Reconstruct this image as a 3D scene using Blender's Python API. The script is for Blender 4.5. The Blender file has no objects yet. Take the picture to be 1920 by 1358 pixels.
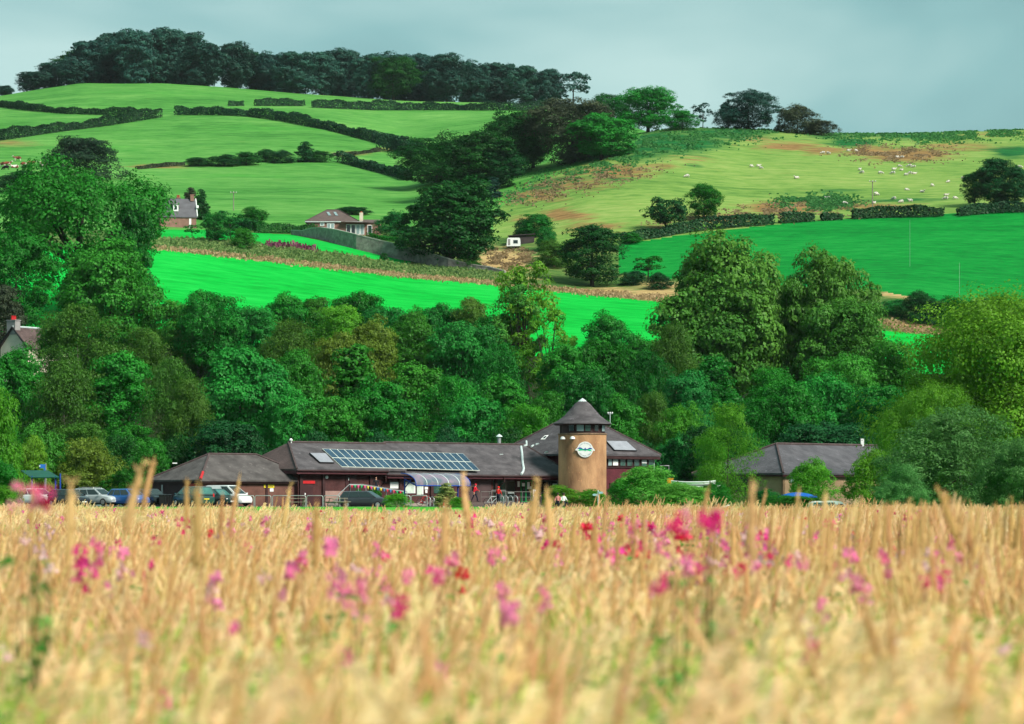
import bpy, bmesh, math, random
import numpy as np
from mathutils import Vector, Matrix, noise as mnoise
R = math.radians
SC = bpy.context.scene
COL = SC.collection
random.seed(7)

# ------------------------------------------------------------------ camera, sky, sun, exposure
EYE, HY, F = 1.70, 935.0, 5333.33      # eye height; horizon row and focal length in pixels of the 1920 x 1358 photograph
cam = bpy.data.cameras.new('camera')
cam.sensor_width = 36.0
cam.lens = 100.0
cam.shift_y = (HY - 679.0) / 1920.0
cam.clip_start, cam.clip_end = 0.5, 6000.0
cam.dof.use_dof = True
cam.dof.focus_distance = 270.0
cam.dof.aperture_fstop = 2.9
cam.dof.aperture_blades = 0
camo = bpy.data.objects.new('camera', cam)
camo.location = (0, 0, EYE)
camo.rotation_euler = (R(90), 0, 0)
COL.objects.link(camo)
SC.camera = camo

SUN_EL, SUN_AZ = 41.0, 132.0           # azimuth clockwise from the viewing direction (+Y)
world = bpy.data.worlds.new('World')
SC.world = world
world.use_nodes = True
nt = world.node_tree
nt.nodes.clear()
def N(nt, t, **kw):
    n = nt.nodes.new(t)
    for k, v in kw.items():
        setattr(n, k, v)
    return n
def L(nt, a, b):
    nt.links.new(a, b)
def ramp(nt, stops, interp='LINEAR'):
    n = N(nt, 'ShaderNodeValToRGB')
    n.color_ramp.interpolation = interp
    e = n.color_ramp.elements
    while len(e) < len(stops):
        e.new(0.5)
    for i, (p, c) in enumerate(stops):
        e[i].position = p
        e[i].color = (*c, 1) if len(c) == 3 else c
    return n
sky = N(nt, 'ShaderNodeTexSky', sky_type='NISHITA', sun_disc=False)
sky.sun_elevation, sky.sun_rotation = R(SUN_EL), R(SUN_AZ)
b1 = N(nt, 'ShaderNodeBackground')
b1.inputs['Strength'].default_value = 0.05
L(nt, sky.outputs['Color'], b1.inputs['Color'])
tc = N(nt, 'ShaderNodeTexCoord')
mp = N(nt, 'ShaderNodeMapping')
mp.inputs['Scale'].default_value = (1.0, 1.0, 2.6)
mp.inputs['Location'].default_value = (0.35, 0.0, 0.2)
mp.inputs['Rotation'].default_value = (0, R(20), 0)
L(nt, tc.outputs['Generated'], mp.inputs['Vector'])
nz = N(nt, 'ShaderNodeTexNoise')
nz.inputs['Scale'].default_value = 4.2
nz.inputs['Detail'].default_value = 4.0
nz.inputs['Roughness'].default_value = 0.45
nz.inputs['Distortion'].default_value = 0.4
L(nt, mp.outputs['Vector'], nz.inputs['Vector'])
cr = ramp(nt, [(0.36, (0.040, 0.088, 0.089)), (0.50, (0.071, 0.137, 0.133)), (0.63, (0.136, 0.197, 0.185))])
L(nt, nz.outputs['Fac'], cr.inputs['Fac'])
b2 = N(nt, 'ShaderNodeBackground')
b2.inputs['Strength'].default_value = 1.0
L(nt, cr.outputs['Color'], b2.inputs['Color'])
mx = N(nt, 'ShaderNodeMixShader')
mx.inputs['Fac'].default_value = 0.9
L(nt, b1.outputs[0], mx.inputs[1])
L(nt, b2.outputs[0], mx.inputs[2])
L(nt, mx.outputs[0], N(nt, 'ShaderNodeOutputWorld').inputs['Surface'])

sl = bpy.data.lights.new('sun', 'SUN')
sl.energy, sl.angle, sl.color = 1.7, R(20), (1.0, 0.95, 0.84)
so = bpy.data.objects.new('sun', sl)
az, el = R(SUN_AZ), R(SUN_EL)
sd = Vector((math.sin(az) * math.cos(el), math.cos(az) * math.cos(el), math.sin(el)))
so.rotation_euler = sd.to_track_quat('Z', 'Y').to_euler()
so.location = (60, -60, 120)
COL.objects.link(so)

vs = SC.view_settings
SC.display_settings.display_device = 'sRGB'
vs.view_transform, vs.look, vs.gamma = 'Standard', 'None', 1.0
vs.use_curve_mapping = False
vs.exposure = 1.92
SC.render.engine = 'CYCLES'
cy = SC.cycles
cy.max_bounces, cy.diffuse_bounces, cy.glossy_bounces, cy.transmission_bounces, cy.transparent_max_bounces = 7, 6, 2, 4, 6
cy.use_denoising = True
cy.use_adaptive_sampling = True
cy.adaptive_threshold = 0.015
cy.caustics_reflective = cy.caustics_refractive = False
SC.render.use_persistent_data = False

# ------------------------------------------------------------------ helpers
def P(px, py, Y):                      # the world point that lies at distance Y on the ray through a photograph pixel
    return Vector(((px - 960.0) / F * Y, Y, EYE + (HY - py) / F * Y))
def PX(px, Y):
    return (px - 960.0) / F * Y
def ZY(py, Y):
    return EYE + (HY - py) / F * Y
def PXM(Y):                            # photograph pixels per metre
    return F / Y

def srgb(r, g, b):
    f = lambda c: (c / 12.92 if c <= 0.04045 else ((c + 0.055) / 1.055) ** 2.4)
    return tuple(f(x / 255.0) for x in (r, g, b))

MATS = {}
def M(name, col, rough=0.75, var=0.18, scale=1.2, spec=0.25, metal=0.0, bump=0.0, col2=None, detail=5.0, coat=0.0, stretch=(1, 1, 1), bscale=None, speck=None):
    if name in MATS:
        return MATS[name]
    m = bpy.data.materials.new(name)
    m.use_nodes = True
    t = m.node_tree
    b = t.nodes['Principled BSDF']
    b.inputs['Roughness'].default_value = rough
    b.inputs['Specular IOR Level'].default_value = spec
    b.inputs['Metallic'].default_value = metal
    b.inputs['Coat Weight'].default_value = coat
    if var > 0 or col2 or bump:
        g = N(t, 'ShaderNodeNewGeometry')
        mp = N(t, 'ShaderNodeMapping')
        mp.inputs['Scale'].default_value = stretch
        L(t, g.outputs['Position'], mp.inputs['Vector'])
        n = N(t, 'ShaderNodeTexNoise')
        n.inputs['Scale'].default_value = scale
        n.inputs['Detail'].default_value = detail
        n.inputs['Roughness'].default_value = 0.6
        L(t, mp.outputs['Vector'], n.inputs['Vector'])
        lo = tuple(c * (1 - var) for c in col)
        hi = col2 or tuple(min(1, c * (1 + var)) for c in col)
        r = ramp(t, [(0.3, lo), (0.7, hi)])
        L(t, n.outputs['Fac'], r.inputs['Fac'])
        out = r.outputs['Color']
        if speck:                       # lichen, bird lime and pale weathered slates
            for sc_, th_, amt in ((speck, 0.66, 0.55), (0.35, 0.56, 0.30)):
                n3 = N(t, 'ShaderNodeTexNoise')
                n3.inputs['Scale'].default_value, n3.inputs['Detail'].default_value = sc_, 2
                L(t, g.outputs['Position'], n3.inputs['Vector'])
                k3 = N(t, 'ShaderNodeMapRange')
                k3.inputs['From Min'].default_value, k3.inputs['From Max'].default_value, k3.inputs['To Max'].default_value = th_, th_ + .09, amt
                L(t, n3.outputs['Fac'], k3.inputs['Value'])
                x3 = N(t, 'ShaderNodeMix', data_type='RGBA')
                L(t, k3.outputs[0], x3.inputs['Factor'])
                L(t, out, x3.inputs['A'])
                x3.inputs['B'].default_value = (*[min(1, c * (3.0 if sc_ > 1 else 0.55)) for c in col], 1)
                out = x3.outputs['Result']
        L(t, out, b.inputs['Base Color'])
        if bump:
            n2 = N(t, 'ShaderNodeTexNoise')
            n2.inputs['Scale'].default_value = bscale or scale * 4
            n2.inputs['Detail'].default_value = 3
            L(t, mp.outputs['Vector'], n2.inputs['Vector'])
            bp = N(t, 'ShaderNodeBump')
            bp.inputs['Strength'].default_value = bump
            bp.inputs['Distance'].default_value = 0.05
            L(t, n2.outputs['Fac'], bp.inputs['Height'])
            L(t, bp.outputs['Normal'], b.inputs['Normal'])
    else:
        b.inputs['Base Color'].default_value = (*col, 1)
    MATS[name] = m
    return m

def leafmat(name, col, col2, transl=0.35, tintvar=0.35):
    """Leaves and blades: diffuse + light let through, hue varied by clump (attribute tint) and by plant (object random)."""
    if name in MATS:
        return MATS[name]
    m = bpy.data.materials.new(name)
    m.use_nodes = True
    t = m.node_tree
    t.nodes.clear()
    at = N(t, 'ShaderNodeAttribute', attribute_name='tint')
    oi = N(t, 'ShaderNodeObjectInfo')
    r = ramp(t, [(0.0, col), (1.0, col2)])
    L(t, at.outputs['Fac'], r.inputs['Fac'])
    hsv = N(t, 'ShaderNodeHueSaturation')
    ma = N(t, 'ShaderNodeMapRange')
    ma.inputs['To Min'].default_value, ma.inputs['To Max'].default_value = 1 - tintvar, 1 + tintvar
    L(t, oi.outputs['Random'], ma.inputs['Value'])
    L(t, ma.outputs[0], hsv.inputs['Value'])
    mh = N(t, 'ShaderNodeMath', operation='MULTIPLY_ADD')
    mh.inputs[1].default_value, mh.inputs[2].default_value = 0.03, 0.485
    ml = N(t, 'ShaderNodeMath', operation='FRACT')
    mm = N(t, 'ShaderNodeMath', operation='MULTIPLY')
    mm.inputs[1].default_value = 7.3
    L(t, oi.outputs['Random'], mm.inputs[0])
    L(t, mm.outputs[0], ml.inputs[0])
    L(t, ml.outputs[0], mh.inputs[0])
    L(t, mh.outputs[0], hsv.inputs['Hue'])
    L(t, r.outputs['Color'], hsv.inputs['Color'])
    d = N(t, 'ShaderNodeBsdfDiffuse')
    tr = N(t, 'ShaderNodeBsdfTranslucent')
    L(t, hsv.outputs['Color'], d.inputs['Color'])
    L(t, hsv.outputs['Color'], tr.inputs['Color'])
    x = N(t, 'ShaderNodeMixShader')
    x.inputs['Fac'].default_value = transl
    L(t, d.outputs[0], x.inputs[1])
    L(t, tr.outputs[0], x.inputs[2])
    gl = N(t, 'ShaderNodeBsdfGlossy')
    gl.inputs['Roughness'].default_value = 0.45
    gl.inputs['Color'].default_value = (0.5, 0.5, 0.45, 1)
    x2 = N(t, 'ShaderNodeMixShader')
    x2.inputs['Fac'].default_value = 0.015
    L(t, x.outputs[0], x2.inputs[1])
    L(t, gl.outputs[0], x2.inputs[2])
    L(t, x2.outputs[0], N(t, 'ShaderNodeOutputMaterial').inputs['Surface'])
    MATS[name] = m
    return m

BASE = {}                              # world origin of every object whose children are given in world coordinates
def link(name, data, parent=None):
    o = bpy.data.objects.new(name, data)
    COL.objects.link(o)
    if parent is not None:
        o.parent = parent
    return o
def tag(o, label=None, cat=None, group=None, kind=None):
    if label: o['label'] = label
    if cat: o['category'] = cat
    if group: o['group'] = group
    if kind: o['kind'] = kind
    return o
def thing(name, label, cat, loc=(0, 0, 0), group=None):
    o = link(name, None)
    o.empty_display_size = 0.3
    o.location = loc
    BASE[o.name] = Vector(loc)
    return tag(o, label, cat, group)
def copy_tree(o, parent=None):
    c = o.copy()
    COL.objects.link(c)
    if parent is not None:
        c.parent = parent
    for ch in o.children:
        copy_tree(ch, c)
    return c

class MB:
    """Collects boxes, tubes, prisms and lathes; build() links them as one mesh object."""
    def __init__(s):
        s.v, s.f, s.m = [], [], []
    def add(s, vs, fs, mi=0):
        k = len(s.v)
        s.v += [tuple(v) for v in vs]
        s.f += [tuple(i + k for i in f) for f in fs]
        s.m += [mi] * len(fs)
        return s
    def obox(s, o, ax, ay, az, mi=0):
        o, ax, ay, az = Vector(o), Vector(ax), Vector(ay), Vector(az)
        vs = [o + ax * i + ay * j + az * k for k in (0, 1) for j in (0, 1) for i in (0, 1)]
        return s.add(vs, [(0, 2, 3, 1), (4, 5, 7, 6), (0, 1, 5, 4), (2, 6, 7, 3), (0, 4, 6, 2), (1, 3, 7, 5)], mi)
    def box(s, c, d, rz=0.0, mi=0):
        c = Vector(c)
        ax = Vector((math.cos(rz), math.sin(rz), 0)) * d[0]
        ay = Vector((-math.sin(rz), math.cos(rz), 0)) * d[1]
        az = Vector((0, 0, d[2]))
        return s.obox(c - ax / 2 - ay / 2 - az / 2, ax, ay, az, mi)
    def prism(s, poly, vec, mi=0):
        vec = Vector(vec)
        n = len(poly)
        vs = [Vector(p) for p in poly] + [Vector(p) + vec for p in poly]
        fs = [tuple(range(n))[::-1], tuple(range(n, 2 * n))] + [(i, (i + 1) % n, (i + 1) % n + n, i + n) for i in range(n)]
        return s.add(vs, fs, mi)
    def tube(s, pts, r, n=6, mi=0, caps=True):
        pts = [Vector(p) for p in pts]
        rs = r if isinstance(r, (list, tuple)) else [r] * len(pts)
        vs, fs = [], []
        for i, p in enumerate(pts):
            d = (pts[min(i + 1, len(pts) - 1)] - pts[max(i - 1, 0)])
            d = d.normalized() if d.length > 1e-9 else Vector((0, 0, 1))
            u = d.cross(Vector((0, 1, 0) if abs(d.y) < 0.9 else (1, 0, 0))).normalized()
            w = d.cross(u)
            for k in range(n):
                a = 2 * math.pi * k / n
                vs.append(p + (u * math.cos(a) + w * math.sin(a)) * rs[i])
        for i in range(len(pts) - 1):
            for k in range(n):
                fs.append((i * n + k, i * n + (k + 1) % n, (i + 1) * n + (k + 1) % n, (i + 1) * n + k))
        if caps:
            fs.append(tuple(range(n))[::-1])
            fs.append(tuple(range((len(pts) - 1) * n, len(pts) * n)))
        return s.add(vs, fs, mi)
    def lathe(s, prof, c, n=24, mi=0, axis='z', a0=0.0):
        c = Vector(c)
        vs, fs = [], []
        for r, z in prof:
            for k in range(n):
                a = 2 * math.pi * k / n + a0
                q = (r * math.cos(a), r * math.sin(a), z)
                if axis == 'y':
                    q = (q[0], q[2], q[1])
                vs.append(c + Vector(q))
        for i in range(len(prof) - 1):
            for k in range(n):
                fs.append((i * n + k, i * n + (k + 1) % n, (i + 1) * n + (k + 1) % n, (i + 1) * n + k))
        fs.append(tuple(range(n))[::-1])
        fs.append(tuple(range((len(prof) - 1) * n, len(prof) * n)))
        return s.add(vs, fs, mi)
    def mesh(s, name, mats, origin=(0, 0, 0), smooth=None):
        me = bpy.data.meshes.new(name)
        o = Vector(origin)
        me.from_pydata([tuple(Vector(v) - o) for v in s.v], [], s.f)
        for m in (mats if isinstance(mats, (list, tuple)) else [mats]):
            me.materials.append(m)
        me.polygons.foreach_set('material_index', s.m)
        if smooth is not None:
            me.polygons.foreach_set('use_smooth', [True] * len(me.polygons))
            me.set_sharp_from_angle(angle=R(smooth))
        me.update()
        return me
    def build(s, name, mats, parent=None, smooth=None):
        org = BASE.get(parent.name, Vector((0, 0, 0))) if parent is not None else Vector((0, 0, 0))
        o = link(name, s.mesh(name, mats, org, smooth), parent)
        BASE[o.name] = org
        return o
    def solo(s, name, mats, label, cat, loc, group=None, smooth=None):
        """A thing that is one mesh, with its origin at loc."""
        o = link(name, s.mesh(name, mats, loc, smooth))
        o.location = loc
        return tag(o, label, cat, group)

def quads_mesh(name, verts, nv, mats, tint=None, tris=False):
    """verts: (n, nv, 3) array of separate faces."""
    n = len(verts)
    me = bpy.data.meshes.new(name)
    me.vertices.add(n * nv)
    me.vertices.foreach_set('co', np.ascontiguousarray(verts, dtype=np.float32).ravel())
    me.loops.add(n * nv)
    me.loops.foreach_set('vertex_index', np.arange(n * nv, dtype=np.int32))
    me.polygons.add(n)
    me.polygons.foreach_set('loop_start', np.arange(0, n * nv, nv, dtype=np.int32))
    for m in (mats if isinstance(mats, (list, tuple)) else [mats]):
        me.materials.append(m)
    if tint is not None:
        a = me.attributes.new('tint', 'FLOAT', 'FACE')
        a.data.foreach_set('value', np.asarray(tint, dtype=np.float32))
    me.update(calc_edges=True)
    return me

def unit(a):
    return a / np.maximum(np.linalg.norm(a, axis=-1, keepdims=True), 1e-9)

def leaf_quads(rng, pos, nrm, size, aspect=0.6, droop=None):
    n = len(pos)
    t = rng.normal(size=(n, 3))
    if droop is not None:
        t = t * 0.5 + np.array(droop)
    t = unit(t - nrm * (t * nrm).sum(1, keepdims=True))
    b = np.cross(nrm, t)
    s = size[:, None]
    a = pos - t * s * 0.5
    c = pos + t * s * 0.5
    l = pos + b * s * 0.5 * aspect + nrm * s * 0.12
    r = pos - b * s * 0.5 * aspect + nrm * s * 0.12
    return np.stack([a, r, c, l], axis=1)

# ------------------------------------------------------------------ hillside: heights from cross-sections (distance, row) at several bearings
SECT = {
    -700: [(275, 948), (300, 938), (430, 625), (520, 480), (560, 455), (640, 395), (850, 300), (1000, 235), (1150, 195), (1220, 190), (1500, 250)],
    0:    [(275, 948), (300, 938), (430, 625), (520, 480), (560, 455), (640, 395), (850, 300), (1000, 232), (1150, 186), (1200, 180), (1500, 245)],
    150:  [(275, 948), (300, 938), (430, 632), (520, 474), (560, 450), (640, 400), (850, 302), (1000, 230), (1130, 172), (1190, 155), (1240, 157), (1500, 240)],
    300:  [(275, 948), (300, 938), (430, 645), (520, 466), (545, 447), (620, 424), (660, 395), (850, 306), (1000, 228), (1100, 180), (1180, 153), (1240, 156), (1500, 240)],
    420:  [(275, 948), (300, 938), (430, 650), (525, 478), (550, 452), (620, 432), (655, 400), (850, 304), (1000, 222), (1100, 183), (1185, 163), (1240, 166), (1500, 240)],
    600:  [(275, 948), (300, 938), (430, 655), (530, 497), (560, 460), (610, 440), (650, 402), (850, 306), (1000, 222), (1100, 192), (1190, 180), (1240, 182), (1500, 240)],
    760:  [(275, 948), (300, 938), (430, 660), (535, 517), (560, 492), (610, 446), (660, 400), (850, 318), (1000, 240), (1100, 205), (1190, 189), (1240, 192), (1500, 240)],
    940:  [(275, 948), (300, 938), (430, 665), (535, 532), (555, 510), (600, 467), (625, 440), (665, 370), (800, 300), (950, 235), (1100, 204), (1190, 194), (1240, 197), (1500, 240)],
    1100: [(275, 948), (300, 938), (430, 672), (535, 551), (555, 530), (590, 460), (660, 345), (730, 295), (900, 240), (1100, 212), (1190, 205), (1500, 250)],
    1190: [(275, 948), (300, 938), (430, 680), (530, 560), (550, 536), (592, 448), (655, 348), (740, 268), (800, 252), (900, 245), (1100, 240), (1500, 280)],
    1260: [(275, 948), (300, 938), (430, 685), (525, 570), (545, 540), (597, 438), (655, 350), (740, 262), (790, 240), (830, 241), (1000, 260), (1500, 300)],
    1400: [(275, 948), (300, 938), (430, 690), (500, 590), (520, 560), (600, 422), (625, 395), (700, 315), (750, 265), (790, 239), (830, 243), (1000, 270), (1500, 300)],
    1560: [(275, 948), (300, 938), (430, 695), (490, 600), (510, 565), (605, 412), (625, 395), (700, 315), (760, 268), (800, 250), (840, 254), (1000, 280), (1500, 310)],
    1700: [(275, 948), (300, 938), (430, 700), (470, 650), (490, 612), (510, 562), (610, 404), (625, 392), (720, 305), (770, 268), (810, 250), (850, 255), (1000, 280), (1500, 310)],
    1920: [(275, 948), (300, 938), (430, 705), (470, 668), (490, 640), (515, 580), (612, 394), (628, 384), (720, 305), (770, 265), (810, 243), (850, 248), (1000, 275), (1500, 300)],
    2600: [(275, 948), (300, 938), (430, 705), (470, 668), (490, 640), (515, 580), (612, 390), (628, 380), (720, 300), (770, 262), (810, 240), (850, 246), (1000, 275), (1500, 300)],
}
HPX = np.arange(-560, 2481, 5.0)
HY_ = np.concatenate([np.linspace(275, 440, 56), np.linspace(442, 840, 240), np.linspace(844, 1260, 120), np.linspace(1270, 1500, 14)])
_k = sorted(SECT)
_prof = np.array([np.interp(HY_, *zip(*SECT[k])) for k in _k])
HPY = np.stack([np.interp(HPX, _k, _prof[:, j]) for j in range(len(HY_))], axis=1)      # (columns, rows)
def _smooth(a, n, ax):
    for _ in range(n):
        p = np.concatenate([np.take(a, [0], ax), a, np.take(a, [-1], ax)], ax)
        a = 0.25 * np.take(p, range(0, p.shape[ax] - 2), ax) + 0.5 * a + 0.25 * np.take(p, range(2, p.shape[ax]), ax)
    return a
HPY = _smooth(_smooth(HPY, 10, 0), 6, 1)
_rng = np.random.default_rng(3)
_gx, _gy = np.meshgrid(HPX, HY_, indexing='ij')
_xw = (_gx - 960) / F * _gy
_und = (np.sin(_xw / 31 + _gy / 47) + np.sin(_xw / 17 - _gy / 29 + 1.3) * 0.6 + np.sin(_xw / 9.3 + _gy / 13 + 2.1) * 0.25) * 0.9
HPY = HPY + _und * np.clip((_gy - 440) / 200, 0, 1) * F / _gy * 0.35
HZ = EYE + (HY - HPY) / F * _gy
def hz(px, Y):
    """Ground height on the hillside."""
    i = np.clip((px - HPX[0]) / 5.0, 0, len(HPX) - 1.001)
    i0 = int(i); a = i - i0
    return float(np.interp(Y, HY_, HZ[i0]) * (1 - a) + np.interp(Y, HY_, HZ[i0 + 1]) * a)
def hill(px, py):
    """The hillside point seen at a photograph pixel."""
    i = np.clip((px - HPX[0]) / 5.0, 0, len(HPX) - 1.001)
    i0 = int(i); a = i - i0
    row = HPY[i0] * (1 - a) + HPY[i0 + 1] * a
    j = np.nonzero(row <= py)[0]
    if len(j) == 0:
        Y = HY_[int(np.argmin(row))]
    elif j[0] == 0:
        Y = HY_[0]
    else:
        k = j[0]
        t = (row[k - 1] - py) / max(row[k - 1] - row[k], 1e-6)
        Y = HY_[k - 1] + t * (HY_[k] - HY_[k - 1])
    return Vector((PX(px, Y), Y, hz(px, Y)))

def near_z(Y):
    return float(np.interp(Y, [-20, 60, 110, 140, 200, 245, 275, 300], [0.0, 0.0, 0.12, 0.35, 0.86, 1.0, 1.03, 1.05]))

def inpoly(x, y, poly):
    c = np.zeros(x.shape, bool)
    n = len(poly)
    for i in range(n):
        x1, y1 = poly[i]
        x2, y2 = poly[(i + 1) % n]
        m = ((y1 > y) != (y2 > y)) & (x < (x2 - x1) * (y - y1) / ((y2 - y1) or 1e-9) + x1)
        c ^= m
    return c

# ground materials: colour by world-space noise and by the painted attributes dry (straw, dead bracken) and lush (fresh growth)
def groundmat(name, cols, dry=None, lush=None, scale=0.05, fine=0.6, stretch=(1, 1, 1)):
    m = bpy.data.materials.new(name)
    m.use_nodes = True
    t = m.node_tree
    b = t.nodes['Principled BSDF']
    b.inputs['Roughness'].default_value = 0.95
    b.inputs['Specular IOR Level'].default_value = 0.05
    g = N(t, 'ShaderNodeNewGeometry')
    mp = N(t, 'ShaderNodeMapping')
    mp.inputs['Scale'].default_value = stretch
    L(t, g.outputs['Position'], mp.inputs['Vector'])
    def noise(sc, det=6, rough=0.6):
        n = N(t, 'ShaderNodeTexNoise')
        n.inputs['Scale'].default_value, n.inputs['Detail'].default_value, n.inputs['Roughness'].default_value = sc, det, rough
        L(t, mp.outputs['Vector'], n.inputs['Vector'])
        return n
    n1, n2 = noise(scale), noise(fine, 4, 0.7)
    ad = N(t, 'ShaderNodeMath', operation='MULTIPLY_ADD')
    ad.inputs[1].default_value = 0.55
    L(t, n2.outputs['Fac'], ad.inputs[0])
    mu = N(t, 'ShaderNodeMath', operation='MULTIPLY')
    mu.inputs[1].default_value = 0.45
    L(t, n1.outputs['Fac'], mu.inputs[0])
    L(t, mu.outputs[0], ad.inputs[2])
    r = ramp(t, [(0.36, cols[0]), (0.5, cols[1]), (0.66, cols[2])])
    L(t, ad.outputs[0], r.inputs['Fac'])
    st = N(t, 'ShaderNodeTexNoise')
    mp2 = N(t, 'ShaderNodeMapping')
    mp2.inputs['Scale'].default_value = (0.02, 0.42, 0.3)
    mp2.inputs['Rotation'].default_value = (0, 0, 0.12)
    L(t, g.outputs['Position'], mp2.inputs['Vector'])
    L(t, mp2.outputs['Vector'], st.inputs['Vector'])
    st.inputs['Scale'].default_value, st.inputs['Detail'].default_value = 1.0, 5
    sm = N(t, 'ShaderNodeMath', operation='MULTIPLY_ADD')
    sm.inputs[1].default_value = 0.22
    L(t, st.outputs['Fac'], sm.inputs[0])
    L(t, ad.outputs[0], sm.inputs[2])
    so_ = N(t, 'ShaderNodeMath', operation='SUBTRACT')
    so_.inputs[1].default_value = 0.11
    L(t, sm.outputs[0], so_.inputs[0])
    L(t, so_.outputs[0], r.inputs['Fac'])
    out = r.outputs['Color']
    for attr, cc, sc in (('lush', lush, 0.09), ('dry', dry, 0.22)):
        if cc is None:
            continue
        a = N(t, 'ShaderNodeAttribute', attribute_name=attr)
        nn = noise(sc, 7, 0.72)
        s = N(t, 'ShaderNodeMath', operation='MULTIPLY_ADD')
        s.inputs[1].default_value = 1.6
        s.inputs[2].default_value = -0.8
        L(t, nn.outputs['Fac'], s.inputs[0])
        q = N(t, 'ShaderNodeMath', operation='ADD')
        L(t, a.outputs['Fac'], q.inputs[0])
        L(t, s.outputs[0], q.inputs[1])
        k = N(t, 'ShaderNodeMapRange')
        k.inputs['From Min'].default_value, k.inputs['From Max'].default_value = 0.18, 0.55
        L(t, q.outputs[0], k.inputs['Value'])
        rc = ramp(t, [(0.35, cc[0]), (0.65, cc[1])])
        L(t, n2.outputs['Fac'], rc.inputs['Fac'])
        x = N(t, 'ShaderNodeMix', data_type='RGBA')
        L(t, k.outputs[0], x.inputs['Factor'])
        L(t, out, x.inputs['A'])
        L(t, rc.outputs['Color'], x.inputs['B'])
        out = x.outputs['Result']
    L(t, out, b.inputs['Base Color'])
    bp = N(t, 'ShaderNodeBump')
    bp.inputs['Strength'].default_value = 0.6
    bp.inputs['Distance'].default_value = 0.35
    L(t, n2.outputs['Fac'], bp.inputs['Height'])
    L(t, bp.outputs['Normal'], b.inputs['Normal'])
    return m

ZONES = {   # name: polygons in rows and columns of the photograph, traced on the hillside
    'lower_field': [[(-700, 462), (0, 470), (300, 467), (520, 491), (760, 519), (940, 535), (1240, 567), (1262, 575), (1262, 760), (-700, 760)],
                    [(1630, 617), (1780, 631), (1960, 652), (2600, 655), (2600, 760), (1630, 760)]],
    'wall_field': [[(295, 431), (400, 431), (480, 437), (548, 440), (640, 460), (772, 490), (760, 498), (640, 476), (480, 456), (295, 447)]],
    'upper_field': [[(1160, 459), (1280, 441), (1500, 416), (1700, 404), (1960, 390), (2600, 386), (2600, 586), (1960, 586), (1760, 566), (1650, 546), (1240, 522), (1160, 512)]],
    'rough_hillside': [[(925, 398), (1000, 347), (1190, 268), (1230, 225), (1250, 100), (2700, 100), (2700, 386), (1960, 390), (1700, 404), (1500, 416), (1280, 441), (1160, 459), (1040, 460), (925, 445)]],
}
G_PAST = [srgb(46, 104, 40), srgb(74, 134, 58), srgb(108, 156, 80)]
ZMAT = {
    'lower_field': groundmat('lower field grass', [srgb(2, 134, 38), srgb(6, 162, 54), srgb(30, 178, 68)], scale=0.03, fine=0.35, stretch=(0.5, 1.4, 1)),
    'wall_field': groundmat('wall field grass', [srgb(4, 134, 42), srgb(12, 160, 56), srgb(32, 174, 72)], scale=0.03, fine=0.35, stretch=(0.5, 1.4, 1)),
    'upper_field': groundmat('upper field grass', [srgb(4, 98, 36), srgb(10, 122, 46), srgb(34, 138, 58)], scale=0.03, fine=0.5, stretch=(0.5, 1.4, 1)),
    'rough_hillside': groundmat('rough pasture', [srgb(76, 114, 50), srgb(108, 140, 66), srgb(138, 154, 86)], dry=(srgb(108, 84, 52), srgb(150, 120, 76)), lush=(srgb(14, 74, 38), srgb(36, 104, 48)), scale=0.03, fine=0.4, stretch=(0.5, 1.4, 1)),
    'hill_pasture': groundmat('hill pasture', G_PAST, dry=(srgb(96, 84, 52), srgb(140, 130, 74)), lush=(srgb(58, 128, 50), srgb(76, 148, 56)), scale=0.028, fine=0.3, stretch=(0.45, 1.3, 1)),
    'field_margin': groundmat('rough field margin', [srgb(44, 82, 36), srgb(74, 106, 50), srgb(116, 124, 72)], dry=(srgb(150, 124, 80), srgb(186, 162, 114)), scale=0.1, fine=0.7, stretch=(0.6, 1.3, 1)),
    'wood_floor': groundmat('woodland floor', [srgb(24, 34, 18), srgb(36, 48, 24), srgb(52, 62, 34)], scale=0.2, fine=1.0),
}
DRY = [  # centre column, row, half width, half height, strength: straw and dead bracken
    (1150, 322, 75, 14, 0.55), (1080, 345, 90, 16, 0.4), (1010, 368, 60, 14, 0.45), (1060, 404, 55, 11, 0.6), (985, 410, 40, 10, 0.4), (1110, 425, 60, 12, 0.4),
    (1470, 390, 75, 11, 0.75), (1560, 385, 60, 10, 0.55), (1640, 388, 90, 9, 0.35), (1350, 410, 90, 10, 0.5), (1250, 428, 60, 8, 0.45),
    (1700, 290, 90, 14, 0.62), (1640, 285, 60, 12, 0.5), (1480, 275, 70, 10, 0.5), (1420, 262, 60, 9, 0.3), (1800, 275, 90, 12, 0.35), (1860, 252, 90, 8, 0.3), (1540, 282, 50, 9, 0.5),
    (1235, 312, 60, 8, 0.35), (1300, 300, 60, 8, 0.3), (20, 268, 60, 8, 0.4), (300, 312, 60, 5, 0.6), (660, 288, 40, 5, 0.5), (730, 280, 40, 6, 0.4),
    (620, 493, 180, 6, 0.4), (850, 523, 160, 6, 0.45), (1120, 547, 120, 8, 0.5), (1230, 550, 60, 12, 0.6), (945, 490, 55, 22, 0.75),  (1700, 606, 60, 12, 0.5), (1690, 552, 50, 8, 0.6), (1240, 535, 60, 10, 0.5),
]
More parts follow.
